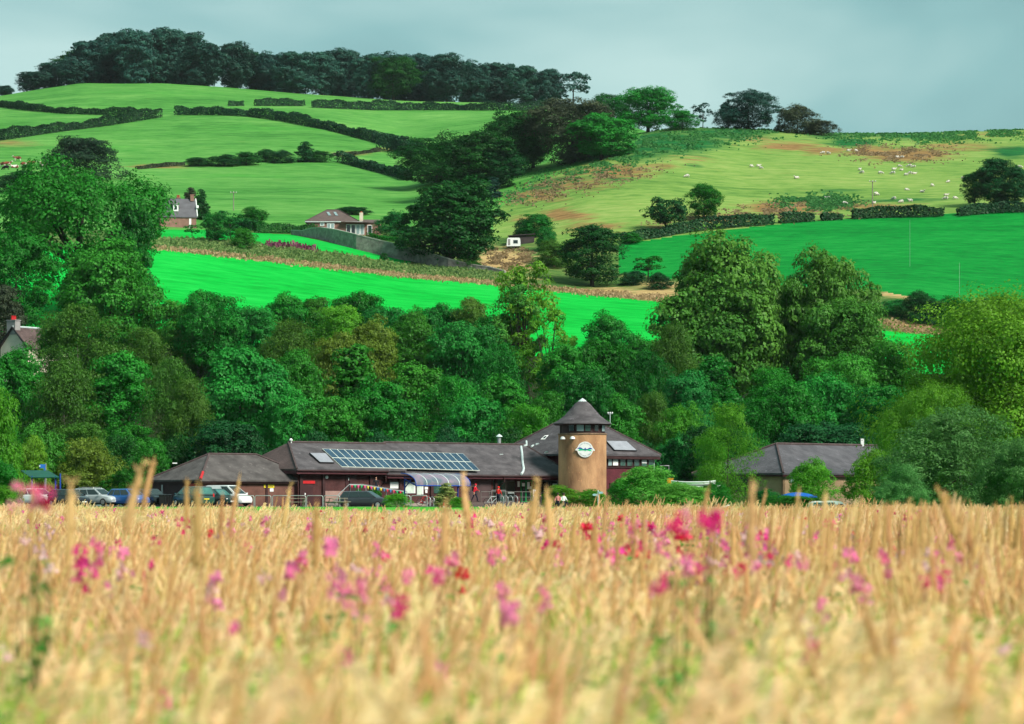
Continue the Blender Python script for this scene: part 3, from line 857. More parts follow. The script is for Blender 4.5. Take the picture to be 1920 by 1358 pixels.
FRONT = [
    ('belt_tree', 'round', 'deep', 30, 660, 130, 330, 'dark tree below the white gabled house'),
    ('belt_tree', 'birch', 'olive', 120, 660, 150, 322, 'full skirted olive birch at the front of the belt'),
    ('belt_tree', 'tall', 'mid', 225, 640, 130, 325, 'emerald green tree between two front birches'),
    ('belt_tree', 'birch', 'olive', 325, 650, 115, 318, 'silver stemmed birch with hanging twigs at the front of the belt'),
    ('belt_tree', 'birch', 'olive', 355, 700, 90, 316, 'smaller birch beside the silver stemmed one'),
    ('belt_tree', 'maple', 'mid', 450, 655, 190, 322, 'large emerald tree with layered boughs above the hut roof'),
    ('belt_tree', 'round', 'mid', 545, 735, 110, 306, 'low spreading boughs at the corner of the long roof'),
    ('belt_tree', 'round', 'deep', 560, 660, 120, 338, 'dark tree filling the belt behind the layered boughs'),
    ('belt_tree', 'cone', 'mid', 662, 632, 150, 326, 'pointed green tree in front of the brownish crowns'),
    ('belt_tree', 'round', 'mid', 620, 740, 130, 308, 'bushy green tree just behind the solar roof end'),
    ('belt_tree', 'round', 'mid', 715, 720, 140, 312, 'bushy green tree behind the middle of the solar panels'),
    ('belt_tree', 'tall', 'mid', 780, 665, 130, 322, 'tall green tree behind the far half of the solar panels'),
    ('belt_tree', 'birch', 'mid', 845, 690, 120, 318, 'loose green tree behind the bike shelter end of the roof'),
    ('belt_tree', 'round', 'mid', 890, 745, 130, 306, 'low fresh tree against the long ridge'),
    ('belt_tree', 'tall', 'mid', 940, 690, 120, 318, 'tall green tree behind the roof flue'),
    ('belt_tree', 'round', 'bright', 985, 760, 100, 304, 'bright fan leaved tree against the rear roof slope'),
    ('belt_tree', 'birch', 'mid', 1030, 720, 110, 310, 'soft leafy tree behind the tower shoulder'),
    ('belt_tree', 'round', 'deep', 1110, 690, 120, 322, 'dark tree directly behind the tower cap'),
    ('belt_tree', 'tall', 'mid', 1168, 730, 90, 310, 'fresh green sapling clump behind the wind gauge mast'),
    ('belt_tree', 'birch', 'olive', 1222, 725, 90, 312, 'olive hanging birch beside the two storey roof'),
    ('belt_tree', 'round', 'bright', 1278, 765, 100, 306, 'yellowish green bush tree beyond the two storey roof'),
    ('belt_tree', 'round', 'deep', 1290, 700, 110, 328, 'shaded green tree in the belt gap beyond the tower'),
    ('belt_tree', 'birch', 'mid', 1420, 735, 110, 316, 'pale stemmed tree above the end of the tan building roof'),
    ('belt_tree', 'round', 'deep', 1475, 720, 130, 318, 'dark layered tree above the tan building hip'),
    ('belt_tree', 'maple', 'mid', 1545, 700, 160, 322, 'broad tree with tiers of boughs above the tan building'),
    ('belt_tree', 'round', 'mid', 1640, 720, 150, 318, 'rounded tree above the far end of the tan building'),
    ('belt_tree', 'birch', 'olive', 150, 780, 150, 300, 'low olive birch thicket behind the parked cars'),
    ('belt_tree', 'round', 'deep', 240, 800, 120, 302, 'shaded tree behind the hut'),
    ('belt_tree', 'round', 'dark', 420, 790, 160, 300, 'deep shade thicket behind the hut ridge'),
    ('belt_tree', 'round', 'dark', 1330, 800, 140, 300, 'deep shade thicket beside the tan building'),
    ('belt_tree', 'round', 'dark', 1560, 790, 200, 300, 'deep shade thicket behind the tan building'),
    ('bank_shrub', 'dome', 'tan', 165, 822, 130, 286, 'pale yellowish shrub behind the parked cars'),
    ('bank_shrub', 'dome', 'mid', 75, 800, 110, 288, 'green shrub behind the green canopy'),
    ('bank_shrub', 'dome', 'deep', 230, 880, 90, 280, 'dark low shrub between the cars and the hut'),
    ('poplar_sapling', 'feather', 'bright', 1366, 744, 120, 246, 'slender feathery light green tree in front of the tan building'),
    ('poplar_sapling', 'feather', 'bright', 1332, 806, 80, 250, 'smaller feathery stem beside the slender light green tree'),
]
for a in FRONT:
    tree(*a)
# understorey: shaded fill behind the roofs so that the belt reads as deep as it is
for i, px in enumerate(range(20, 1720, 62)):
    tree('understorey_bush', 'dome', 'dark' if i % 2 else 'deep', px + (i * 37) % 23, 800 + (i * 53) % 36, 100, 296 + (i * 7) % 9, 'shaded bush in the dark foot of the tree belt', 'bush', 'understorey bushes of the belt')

# --- near trees and bushes
NEAR = [
    ('yellow_tree', 'lime', 'lime', 1908, 582, 500, 236, 'giant yellow green domed tree behind the willow bushes'),
    ('yellow_tree', 'lime', 'lime', 1752, 735, 170, 228, 'smaller yellow green tree beside the tan building roof'),
    ('willow_bush', 'willow', 'willow', 1800, 782, 290, 178, 'big billowing willow bush in front of the yellow green tree'),
    ('willow_bush', 'willow', 'willow', 1920, 830, 190, 172, 'second willow bush cut by the picture edge'),
    ('willow_bush', 'willow', 'willow', 1690, 880, 130, 170, 'low willow bush skirting the big one at the meadow'),
    ('lime_bush', 'shrub', 'lime', 1630, 850, 100, 205, 'yellow green rounded bush in front of the tan building'),
    ('young_alder', 'shrub', 'bright', 1522, 862, 96, 212, 'loose light green sapling in front of the tan building wall'),
    ('low_bush', 'shrub', 'mid', 1500, 931, 120, 192, 'low bush under the blue cover'),
    ('low_bush', 'shrub', 'mid', 1462, 930, 80, 194, 'small leafy bush at the bow of the covered dinghy'),
    ('low_bush', 'shrub', 'deep', 1430, 918, 70, 226, 'dark low bush at the corner of the tan building'),
    ('shrub_bed', 'shrub', 'fresh', 1212, 876, 150, 208, 'light green willow shrub in front of the two storey block'),
    ('shrub_bed', 'shrub', 'fresh', 1275, 908, 130, 203, 'spreading green shrub beside the stacked white boats'),
    ('shrub_bed', 'shrub', 'mid', 1336, 905, 76, 206, 'leggy green shrub near the orange canoes'),
    ('shrub_bed', 'shrub', 'mid', 1165, 900, 60, 212, 'small green shrub behind the signpost'),
    ('laurel_hedge', 'shrub', 'lime', 1052, 912, 80, 238, 'yellow green laurel bush below the entrance'),
    ('laurel_hedge', 'shrub', 'lime', 1108, 918, 70, 236, 'yellow green laurel bush at the foot of the tower'),
    ('garden_conifer', 'cone', 'pale', 836, 902, 52, 236, 'pale variegated shrub in front of the bike shelter'),
    ('garden_bush', 'shrub', 'bright', 745, 926, 52, 236, 'clipped round green bush beside the dark estate car'),
    ('garden_bush', 'shrub', 'bright', 862, 936, 44, 230, 'grassy green tuft bush below the walking figures'),
    ('garden_bush', 'shrub', 'mid', 700, 916, 34, 254, 'small green bush behind the dark estate car'),
    ('garden_bush', 'shrub', 'mid', 672, 918, 24, 254, 'tiny green bush under the ramp railing'),
    ('edge_bush', 'shrub', 'bright', -2, 742, 100, 214, 'light green bush leaning in at the picture edge'),
    ('edge_bush', 'shrub', 'mid', 4, 860, 70, 205, 'darker green bush below the leaning light one'),
    ('edge_bush', 'shrub', 'lime', 12, 912, 56, 170, 'yellowish bush at the meadow edge by the white car'),
    ('edge_bush', 'shrub', 'lime', 58, 826, 90, 276, 'pale bush just behind the green canopy'),
]
for a in NEAR:
    tree(*a)

# ------------------------------------------------------------------ hedges
def hedge(pts, h, w, label, col='hedge', dens=7.0, leaf=0.46, seed=1, gaps=(), name='hedge'):
    """Leafy wall along hillside points given as photograph columns and rows of its foot."""
    rng = np.random.default_rng(seed)
    W3 = []
    for (a, b), (c, d) in zip(pts[:-1], pts[1:]):
        for t in np.linspace(0, 1, 8, endpoint=False):
            W3.append(hill(a + (c - a) * t, b + (d - b) * t))
    W3.append(hill(*pts[-1]))
    W3 = np.array([tuple(p) for p in W3])
    seg = np.linalg.norm(np.diff(W3, axis=0), axis=1)
    s = np.concatenate([[0], np.cumsum(seg)])
    n = int(s[-1] * (w + 2 * h) * dens * 3.2)
    u = rng.random(n) * s[-1]
    for g0, g1 in gaps:
        u = u[(u < g0 * s[-1]) | (u > g1 * s[-1])]
    n = len(u)
    c = np.stack([np.interp(u, s, W3[:, k]) for k in range(3)], 1)
    d = unit(np.stack([np.interp(u + 1, s, W3[:, k]) - np.interp(u - 1, s, W3[:, k]) for k in range(3)], 1) + 1e-6)
    side = unit(np.stack([-d[:, 1], d[:, 0], np.zeros(n)], 1))
    hh = h * (0.84 + 0.13 * np.sin(u / 3.7 + seed) + 0.10 * np.sin(u / 1.3 + 2 * seed) + 0.16 * np.sin(u / 11.0 + seed * 3) + 0.22 * rng.random(n) ** 2)
    a = rng.random(n)
    top = a < 0.34
    lat = np.where(top, (rng.random(n) - 0.5) * w, np.sign(rng.random(n) - 0.5) * w / 2 * (0.85 + 0.25 * rng.random(n)))
    z = np.where(top, hh, hh * rng.random(n))
    pos = c + side * lat[:, None] + np.array([0, 0, 1.0]) * z[:, None]
    nrm = unit(side * np.where(top, 0, np.sign(lat))[:, None] + np.array([0, 0, 1.0]) * np.where(top, 1, .35)[:, None] + rng.normal(size=(n, 3)) * .5)
    org = W3[len(W3) // 2]
    v = leaf_quads(rng, pos - org, nrm, leaf * (0.7 + 0.8 * rng.random(n)), 0.8)
    o = link(name, quads_mesh(name, v, 4, LEAF[col], np.clip(0.5 * rng.random(n) + 0.5 * (np.sin(u / 2.2) * .5 + .5), 0, 1)))
    o.location = org
    return tag(o, label, 'hedge')
hedge([(-30, 196), (60, 208), (130, 214), (245, 217), (262, 220)], 2.3, 2.2, 'thin upper hedge of the small corner field on the far hill', seed=1, dens=5)
hedge([(-30, 268), (50, 256), (120, 246), (200, 236), (300, 220)], 3.0, 2.4, 'thick dark hedge slanting down from the field gap', seed=2, dens=5)
hedge([(330, 216), (400, 216), (470, 219), (540, 229), (620, 245), (700, 266), (740, 278), (782, 290)], 3.0, 2.6, 'long thick hedge curving down across the pasture from the field gap', seed=3, dens=5)
hedge([(716, 282), (740, 286), (782, 292)], 4.2, 5.5, 'bushy swollen end of the long curving hedge', seed=13, dens=4, leaf=.55)
hedge([(428, 199), (456, 199)], 2.2, 2.0, 'very short hedge piece near the brow of the hill', seed=4, dens=5)
hedge([(478, 199), (570, 199)], 2.6, 2.0, 'short straight hedge piece below the hilltop wood', seed=5, dens=5)
hedge([(584, 202), (700, 207), (850, 207), (1020, 208)], 2.9, 2.2, 'long straight hedge at the foot of the hilltop wood', seed=6, dens=5)
hedge([(636, 304), (690, 318), (745, 332), (765, 338)], 2.6, 2.2, 'short slanting hedge running down into the gully trees', seed=7, dens=5)
hedge([(1165, 455), (1225, 446), (1290, 435), (1380, 426), (1450, 421)], 2.1, 2.0, 'dark field hedge rising from the leaning thorn tree', seed=8)
hedge([(1462, 419), (1525, 415)], 1.9, 1.8, 'first short hedge piece after the gap in the field hedge', seed=9)
hedge([(1540, 414), (1578, 412)], 1.8, 1.8, 'small separate hedge piece near the utility pole', seed=10)
hedge([(1598, 411), (1635, 409), (1770, 406)], 2.0, 1.8, 'straight hedge piece beyond the utility pole', seed=11)
hedge([(1796, 405), (1850, 400), (1960, 396)], 2.2, 1.8, 'hedge piece under the tree trio', seed=12)
hedge([(478, 437), (540, 438), (598, 437)], 2.2, 2.0, 'clipped garden hedge beside the bungalow', col='dark', seed=14, dens=10, leaf=.32)
hedge([(382, 424), (430, 428), (480, 434)], 2.0, 2.0, 'dark hedge between the cottage and the bungalow garden', col='dark', seed=15)
hedge([(690, 446), (730, 452), (775, 458)], 1.2, 1.0, 'low clipped hedge in front of the bungalow extension', col='deep', seed=16, dens=12, leaf=.25)
hedge([(256, 318), (300, 314), (345, 310)], 0.9, 1.0, 'low brown hedge stub leading to the scrub line', col='brown', seed=17)
hedge([(622, 293), (660, 291), (712, 284)], 1.0, 1.0, 'low brown hedge line between scrub and curving hedge', col='brown', seed=18)

# ------------------------------------------------------------------ rough growth along the field margins
def tufts(name, polys, n, hgt, mat, seed, wdt=0.5, jit=(6, 1.2), thin=-.3):
    rng = np.random.default_rng(seed)
    pts = []
    for pl in polys:
        xs, ys = [p[0] for p in pl], [p[1] for p in pl]
        k = 0
        m = n // len(polys)
        while k < m:
            x, y = rng.uniform(min(xs), max(xs), 400), rng.uniform(min(ys), max(ys), 400)
            ok = inpoly(x, y, pl)
            for a, b in zip(x[ok], y[ok]):
                a, b = a + rng.normal() * jit[0], b + rng.normal() * jit[1]
                if mnoise.noise(Vector((a * .035, b * .14, seed))) < thin + rng.normal() * .12:
                    continue
                pts.append(tuple(hill(a, b)))
                k += 1
                if k >= m:
                    break
    pts = np.array(pts)
    m = len(pts)
    ang = rng.random(m) * np.pi
    dx = np.stack([np.cos(ang), np.sin(ang), np.zeros(m)], 1)
    h = hgt * (0.4 + 0.9 * rng.random(m))[:, None]
    w = wdt * (0.5 + rng.random(m))[:, None]
    up = np.array([0, 0, 1.0]) + rng.normal(size=(m, 3)) * 0.18
    v = np.stack([pts - dx * w * .5, pts + dx * w * .5, pts + up * h + dx * w * .5, pts + up * h * 1.1 - dx * w * 0.4], 1)
    o = link(name, quads_mesh(name, v, 4, mat, rng.random(m)))
    return tag(o, kind='stuff')
STRAW = leafmat('straw', (0.34, 0.25, 0.12), (0.56, 0.43, 0.23), 0.45, 0.0)
OLIVEG = leafmat('rough grass', (0.085, 0.200, 0.052), (0.260, 0.350, 0.120), 0.45, 0.0)
BRACK = leafmat('bracken', (0.03, 0.16, 0.045), (0.08, 0.27, 0.07), 0.45, 0.0)
RUST = leafmat('dead bracken', (0.20, 0.145, 0.075), (0.36, 0.27, 0.15), 0.45, 0.0)
tufts('rough_grass', [[(300, 450), (400, 452), (520, 464), (640, 480), (760, 500), (940, 510), (940, 526), (760, 512), (520, 482), (300, 462)]], 16000, 0.42, OLIVEG, 21, 0.4, (8, 2))
tufts('dry_grass', [[(300, 463), (520, 486), (760, 515), (940, 531), (1100, 546), (1245, 555), (1258, 566), (1100, 553), (940, 536), (760, 521), (520, 493), (300, 468)], [(1640, 602), (1780, 618), (1960, 636), (1960, 650), (1780, 630), (1640, 616)]], 11000, 0.34, STRAW, 22, 0.35, (8, 1.4))
tufts('willowherb', [[(500, 458), (590, 468), (590, 474), (500, 466)]], 220, .8, LEAF['pink'], 23)
tufts('bracken', [[(1190, 262), (1300, 245), (1420, 240), (1480, 252), (1360, 268), (1240, 285), (1130, 320), (1010, 345), (960, 372), (935, 390), (940, 372), (1060, 318)], [(1500, 376), (1570, 376), (1560, 386), (1500, 384)], [(1560, 250), (1900, 244), (1960, 250), (1760, 262), (1570, 258)]], 13000, 0.32, BRACK, 24, 0.6, (26, 6), -.02)
tufts('dead_bracken', [[(1400, 395), (1470, 382), (1560, 386), (1640, 388), (1640, 396), (1480, 402), (1300, 420), (1230, 430), (1230, 424), (1340, 408)], [(900, 470), (985, 468), (985, 505), (905, 505)], [(1600, 276), (1760, 280), (1760, 298), (1620, 300)], [(950, 370), (1080, 330), (1200, 312), (1220, 322), (1100, 350), (960, 385)]], 7000, 0.24, RUST, 25, 0.5, (30, 6), .0)

# ------------------------------------------------------------------ materials for things
ROOF = M('slate roof', (0.066, 0.058, 0.065), 0.8, 0.32, 0.9, col2=(0.108, 0.097, 0.105), bump=0.7, bscale=5.0, stretch=(1, 1, 2.5), speck=2.6)
ROOFR = M('reddish slate', (0.078, 0.052, 0.050), 0.8, 0.3, 0.9, col2=(0.115, 0.078, 0.076), bump=0.7, bscale=5.0, speck=2.6)
RIDGE = M('ridge tile', (0.075, 0.052, 0.052), 0.8, 0.3, 2)
MAROON = M('maroon brick', (0.062, 0.022, 0.022), 0.8, 0.3, 1.6, bump=0.4, bscale=9)
MAROOND = M('maroon timber', (0.040, 0.016, 0.017), 0.6, 0.3, 2)
FASCIA = M('maroon fascia', (0.075, 0.022, 0.028), 0.55, 0.2, 2)
BRICKB = M('brown brick', (0.125, 0.058, 0.045), 0.85, 0.28, 1.4, bump=0.4, bscale=9)
RENDER_ = M('tan render', (0.29, 0.140, 0.072), 0.9, 0.30, 0.55, col2=(0.58, 0.340, 0.175), bump=0.5, bscale=8, stretch=(1, 1, 0.4), speck=5)
RENDERT = M('pale tan render', (0.46, 0.30, 0.17), 0.9, 0.2, 0.6, col2=(0.56, 0.40, 0.25))
PLINTH = M('pink brown plinth', (0.30, 0.19, 0.165), 0.9, 0.2, 1.5)
GLASS = M('dark window glass', (0.012, 0.022, 0.022), 0.08, 0.0, spec=0.6)
GLASSB = M('sky lit glass', (0.22, 0.30, 0.31), 0.12, 0.25, 0.9, spec=0.6)
GLASSG = M('greenish glass', (0.03, 0.075, 0.06), 0.1, 0.5, 1.5, spec=0.6)
WHITE = M('white paint', (0.72, 0.74, 0.73), 0.5, 0.06, 2)
CREAM = M('cream render', (0.56, 0.51, 0.40), 0.85, 0.1, 1.0)
GREYW = M('grey render', (0.24, 0.23, 0.23), 0.85, 0.2, 1.0)
STEEL = M('galvanised steel', (0.36, 0.38, 0.38), 0.4, 0.15, 4, metal=0.5)
DSTEEL = M('dark railing steel', (0.14, 0.13, 0.12), 0.5, 0.2, 4)
PALEM = M('pale lead', (0.50, 0.58, 0.58), 0.5, 0.15, 3)
BLACK = M('black plastic', (0.012, 0.012, 0.013), 0.5, 0.2, 3)
RUBBER = M('tyre rubber', (0.015, 0.015, 0.015), 0.85, 0.2, 8)
BLUE = M('blue paint', (0.012, 0.055, 0.30), 0.4, 0.1, 3)
GREENP = M('green frame paint', (0.008, 0.20, 0.055), 0.4, 0.15, 3)
DGREEN = M('dark green sheet', (0.006, 0.075, 0.045), 0.5, 0.25, 1.2)
RED = M('red paint', (0.45, 0.018, 0.022), 0.5, 0.1, 3)
YELLOW = M('yellow sign', (0.62, 0.50, 0.03), 0.5, 0.08, 3)
TERRA = M('terracotta', (0.36, 0.085, 0.045), 0.8, 0.2, 5)
STONE = M('field stone', (0.215, 0.195, 0.182), 0.95, 0.45, 1.1, bump=0.9, bscale=2.2)
COPING = M('pale coping stone', (0.34, 0.32, 0.29), 0.9, 0.25, 1.5)
BRICKP = M('pink sandstone', (0.23, 0.125, 0.10), 0.9, 0.25, 1.0)
WOODG = M('weathered wood', (0.20, 0.185, 0.15), 0.9, 0.3, 2.5)
CONC = M('pale paving', (0.27, 0.225, 0.19), 0.9, 0.2, 1.2)
BOARD = M('notice board paper', (0.50, 0.58, 0.52), 0.6, 0.2, 2.2)
PVCELL = M('solar cell', (0.020, 0.045, 0.090), 0.18, 0.3, 0.8, spec=0.6, col2=(0.035, 0.075, 0.125))
PVFRAME = M('solar frame', (0.55, 0.58, 0.52), 0.4, 0.08, 3)
COLL = M('thermal collector glass', (0.27, 0.27, 0.31), 0.25, 0.12, 2.0, spec=0.5)
MAROONDOOR = M('maroon door', (0.050, 0.020, 0.022), 0.5, 0.2, 2)

TH = R(42)
AX, NX = Vector((math.cos(TH), math.sin(TH), 0)), Vector((-math.sin(TH), math.cos(TH), 0))
UP = Vector((0, 0, 1))
class Frame:
    """Local frame of a building: s along its front, d back from it, z up."""
    def __init__(s, o):
        s.o = Vector((o[0], o[1], 0))
    def __call__(s, a, d, z):
        return s.o + AX * a + NX * d + UP * z

def slab(mb, poly, t, mi=0):
    mb.prism([Vector(p) - UP * t for p in poly], UP * t, mi)
def wall(mb, fr, s0, s1, d0, d1, z0, z1, t=0.25, mi=0):
    """Straight wall between two plan points; thickness to the back of its direction."""
    a, b = fr(s0, d0, z0), fr(s1, d1, z0)
    u = (b - a)
    nrm = Vector((-u.y, u.x, 0)).normalized() * t
    mb.obox(a, u, nrm, UP * (z1 - z0), mi)
def fbox(mb, fr, s0, s1, d0, d1, z0, z1, mi=0):
    mb.obox(fr(s0, d0, z0), AX * (s1 - s0), NX * (d1 - d0), UP * (z1 - z0), mi)

GZ = 1.04
# ------------------------------------------------------------------ the visitor centre
fr = Frame((PX(558, 256), 256))
vc = thing('visitor_centre', 'long maroon brick visitor centre with solar roof and a round tan tower', 'building', fr(0, 0, GZ))
E1, R1z, E2, R2z = 4.38, 6.86, 4.03, 7.0
# walls
mb = MB()
wall(mb, fr, 0.35, 10.0, 0.4, 0.4, GZ, E1 - 0.05)
wall(mb, fr, 0.35, 0.35, 9.0, 0.65, GZ, E1 - 0.05)
wall(mb, fr, 10.0, 24.0, 0.5, 0.5, GZ, E2 - 0.05)
wall(mb, fr, 24.0, 33.0, 1.5, 1.5, GZ, E2 - 0.05)
wall(mb, fr, 33.0, 33.0, 1.5, 10.0, GZ, E2 - 0.05, 0.25)
wall(mb, fr, 33.0, 0.6, 10.0, 9.0, GZ, E1 - 0.05)
wl = mb.build('wall', MAROON, vc)
mb = MB()
fbox(mb, fr, 3.15, 5.9, 0.30, 0.38, GZ, GZ + 1.35)
mb.build('plinth', PLINTH, vc)
# brick piers and timber posts
for s, d, mat, w in ((0.45, 0.22, MAROOND, .35), (3.05, 0.22, MAROOND, .3), (6.2, 0.22, MAROOND, .5), (8.6, 0.24, MAROOND, .4), (12.2, 0.3, MAROOND, .3), (16.0, 0.3, MAROOND, .35), (24.1, 0.3, MAROOND, .3), (27.6, 1.3, MAROOND, .25)):
    mb = MB()
    fbox(mb, fr, s, s + w, d, d + 0.16, GZ, (E1 if s < 10 else E2) - 0.06)
    mb.build('pier', mat, vc)
# roofs: west block and long block
mb = MB()
A, B_ = fr(-0.35, -0.35, E1), fr(10.4, -0.35, E1)
ap, rp = fr(2.5, 4.6, R1z), fr(14.0, 4.6, R1z)
C_, D_ = fr(14.0, 9.4, E1), fr(-0.35, 9.4, E1)
slab(mb, [A, B_, fr(12.5, -0.35, E1), rp, ap], 0.16, 0)
slab(mb, [ap, rp, C_, D_], 0.16, 0)
slab(mb, [D_, A, ap], 0.16, 1)
west = mb.build('roof', [ROOF, ROOFR], vc)
mb = MB()
a2, b2, c2 = fr(10.2, -0.35, E2), fr(33.7, -0.35, E2), fr(33.7, 0.8, E2)
r0, r1 = fr(14.3, 5.2, R2z), fr(32.4, 5.2, R2z)
slab(mb, [a2, b2, r1, r0], 0.16)
slab(mb, [r0, r1, fr(33.7, 10.6, E2), fr(10.2, 10.6, E2)], 0.16)
slab(mb, [fr(10.2, 10.6, E2), a2, r0], 0.16)
slab(mb, [b2, fr(33.7, 10.6, E2), r1], 0.16)
long_ = mb.build('roof', ROOF, vc)
for pts, r in (([A, ap], .11), ([ap, rp], .11)):
    MB().tube([p + UP * 0.03 for p in pts], r, 5).build('ridge_tiles', RIDGE, west)
for pts in ([r0, r1], [a2 + UP * .02, r0], [b2, r1]):
    MB().tube([p + UP * 0.03 for p in pts], .1, 5).build('ridge_tiles', RIDGE, long_)
# fascias and gutters
mb = MB(); fbox(mb, fr, -0.33, 10.15, -0.31, -0.20, E1 - 0.46, E1 - 0.17); mb.build('fascia', FASCIA, vc)
mb = MB(); fbox(mb, fr, -0.31, -0.2, -0.18, 9.3, E1 - 0.46, E1 - 0.17); mb.build('fascia', FASCIA, vc)
mb = MB(); fbox(mb, fr, 10.25, 33.6, -0.30, -0.18, E2 - 0.46, E2 - 0.17); mb.build('fascia', FASCIA, vc)
mb = MB(); mb.tube([fr(-0.35, -0.42, E1 - 0.17), fr(10.3, -0.42, E1 - 0.19)], 0.065, 6); mb.build('gutter', MAROOND, vc)
mb = MB(); mb.tube([fr(10.3, -0.42, E2 - 0.17), fr(33.6, -0.42, E2 - 0.2)], 0.065, 6); mb.build('gutter', MAROOND, vc)
for s in (9.95, 24.6):
    mb = MB(); mb.tube([fr(s, -0.42, E2 - 0.2), fr(s, -0.42, E2 - 0.75), fr(s, 0.25, E2 - 1.1), fr(s, 0.3, GZ)], 0.05, 6); mb.build('downpipe', MAROOND, vc)
mb = MB(); fbox(mb, fr, -0.2, 10.1, -0.18, 0.36, E1 - 0.40, E1 - 0.34); fbox(mb, fr, 10.3, 33.5, -0.16, 1.45, E2 - 0.40, E2 - 0.34); mb.build('soffit', MAROOND, vc)

# solar panels on the two roof planes: a common tilted frame above the roof
def roofpt(s, k):                      # k = 0 at the eaves, 1 at the ridge, on the long block's front plane
    e0, e1 = fr(s, -0.35, E2), fr(s, 5.2, R2z)
    return e0.lerp(e1, k)
rn = (AX.cross((NX * 5.55 + UP * (R2z - E2)))).normalized()
def find(px, py, off):
    """Point of the long roof plane (lifted by off) seen at a pixel."""
    o = roofpt(10, 0) + rn * off
    eye = Vector((0, 0, EYE))
    d = Vector(((px - 960) / F, 1, (HY - py) / F))
    return eye + d * ((o - eye).dot(rn) / d.dot(rn))
TL, TR, BL, BR = find(604, 841.5, .34), find(868, 850.5, .34), find(641, 875.5, .34), find(900, 882.5, .34)
NP = 20
for row in range(2):
    for i in range(NP):
        def q(u, v):
            return TL.lerp(TR, u).lerp(BL.lerp(BR, u), v)
        u0, u1 = i / NP, (i + 1) / NP
        v0, v1 = row / 2, (row + 1) / 2
        c = [q(u0, v0), q(u1, v0), q(u1, v1), q(u0, v1)]
        mb = MB(); mb.prism([p - rn * 0.04 for p in c], rn * 0.045)
        pnl = mb.build('solar_panel', PVFRAME, vc)
        g, h = 0.055, 0.036
        ci = [q(u0 + (u1 - u0) * g, v0 + (v1 - v0) * h), q(u1 - (u1 - u0) * g, v0 + (v1 - v0) * h), q(u1 - (u1 - u0) * g, v1 - (v1 - v0) * h), q(u0 + (u1 - u0) * g, v1 - (v1 - v0) * h)]
        MB().prism([p + rn * 0.006 for p in ci], rn * 0.012).build('solar_cells', PVCELL, pnl)
mb = MB()
for u in np.linspace(0.03, 0.97, 12):
    a, b = TL.lerp(TR, u), BL.lerp(BR, u)
    mb.tube([a - rn * 0.08, b - rn * 0.08], 0.035, 4)
    for p in (a.lerp(b, .1), a.lerp(b, .9)):
        mb.tube([p - rn * 0.09, p - rn * 0.36], 0.03, 4)
mb.build('panel_rail', STEEL, vc)
# thermal collectors
def collector(pts, off, parent):
    c = [find(x, y, off) for x, y in pts]
    mb = MB(); mb.prism([p - rn * 0.09 for p in c], rn * 0.09)
    o = mb.build('solar_collector', BLACK, parent)
    m = (c[0] + c[1] + c[2] + c[3]) / 4
    MB().prism([p.lerp(m, 0.06) + rn * 0.004 for p in c], rn * 0.012).build('collector_glass', COLL, o)
collector([(580, 849), (611, 849.5), (627, 867.5), (600, 867)], 0.42, vc)
# lead flashing down the valley, small roof fittings
def rline(pts, r, name, mat, off=0.06):
    MB().tube([find(x, y, off) for x, y in pts], r, 6).build(name, mat, vc)
rline([(977, 837.5), (979, 852), (980, 868), (982, 878), (981, 884), (977.5, 889.5)], 0.115, 'lead_flashing', PALEM)
rline([(826, 879.5), (845, 880.5)], 0.05, 'snow_guard', PALEM)
for x, y in ((786, 880.5), (782, 879.5), (940, 852), (812, 868)):
    p = find(x, y, 0.05)
    MB().box(p, (0.35, 0.12, 0.06), 0.3).build('roof_patch', PALEM, vc)

# --- two storey block behind the tower
FRc = P(1240, 853, 287)
fb = Frame((FRc.x, FRc.y))
EB, RB, WB = FRc.z, 10.45, 12.0
mb = MB()
P1, P2, P3_, P4 = fb(0, 0, EB), fb(-WB, 0, EB), fb(-WB, WB, EB), fb(0, WB, EB)
apx = fb(-WB / 2, WB / 2, RB)
for tri in ((P2, P1, apx), (P1, P4, apx), (P4, P3_, apx), (P3_, P2, apx)):
    slab(mb, tri, 0.18)
rb_ = mb.build('roof', ROOF, vc)
for p in (P1, P2, P3_):
    MB().tube([p + UP * .03, apx + UP * .03], 0.1, 5).build('ridge_tiles', RIDGE, rb_)
mb = MB()
wall(mb, fb, -WB + .6, -0.6, 0.6, 0.6, GZ, EB - .05)
wall(mb, fb, -0.6, -0.6, 0.6, WB - .6, GZ, EB - .05)
wall(mb, fb, -WB + .6, -WB + .6, WB - .6, 0.6, GZ, EB - .05)
mb.build('wall', M('claret brick', (0.090, 0.018, 0.026), 0.8, 0.25, 1.6, bump=.4, bscale=9), vc)
mb = MB(); fbox(mb, fb, -WB + .2, -0.1, 0.05, 0.17, EB - .48, EB - .19); mb.build('fascia', MAROOND, vc)
mb = MB(); fbox(mb, fb, -WB + .2, -0.1, 0.19, 0.58, EB - .44, EB - .38); mb.build('soffit', MAROOND, vc)
mb = MB(); fbox(mb, fb, -WB + .62, -0.62, 0.50, 0.585, 4.75, 6.0 - .28); mb.build('window_band', MAROOND, vc)
def spx(f, px, d):
    """Where along a building's front (s) a photograph column falls, at depth d."""
    k = (px - 960) / F
    b = f(0, d, 0)
    return (k * b.y - b.x) / (AX.x - k * AX.y)
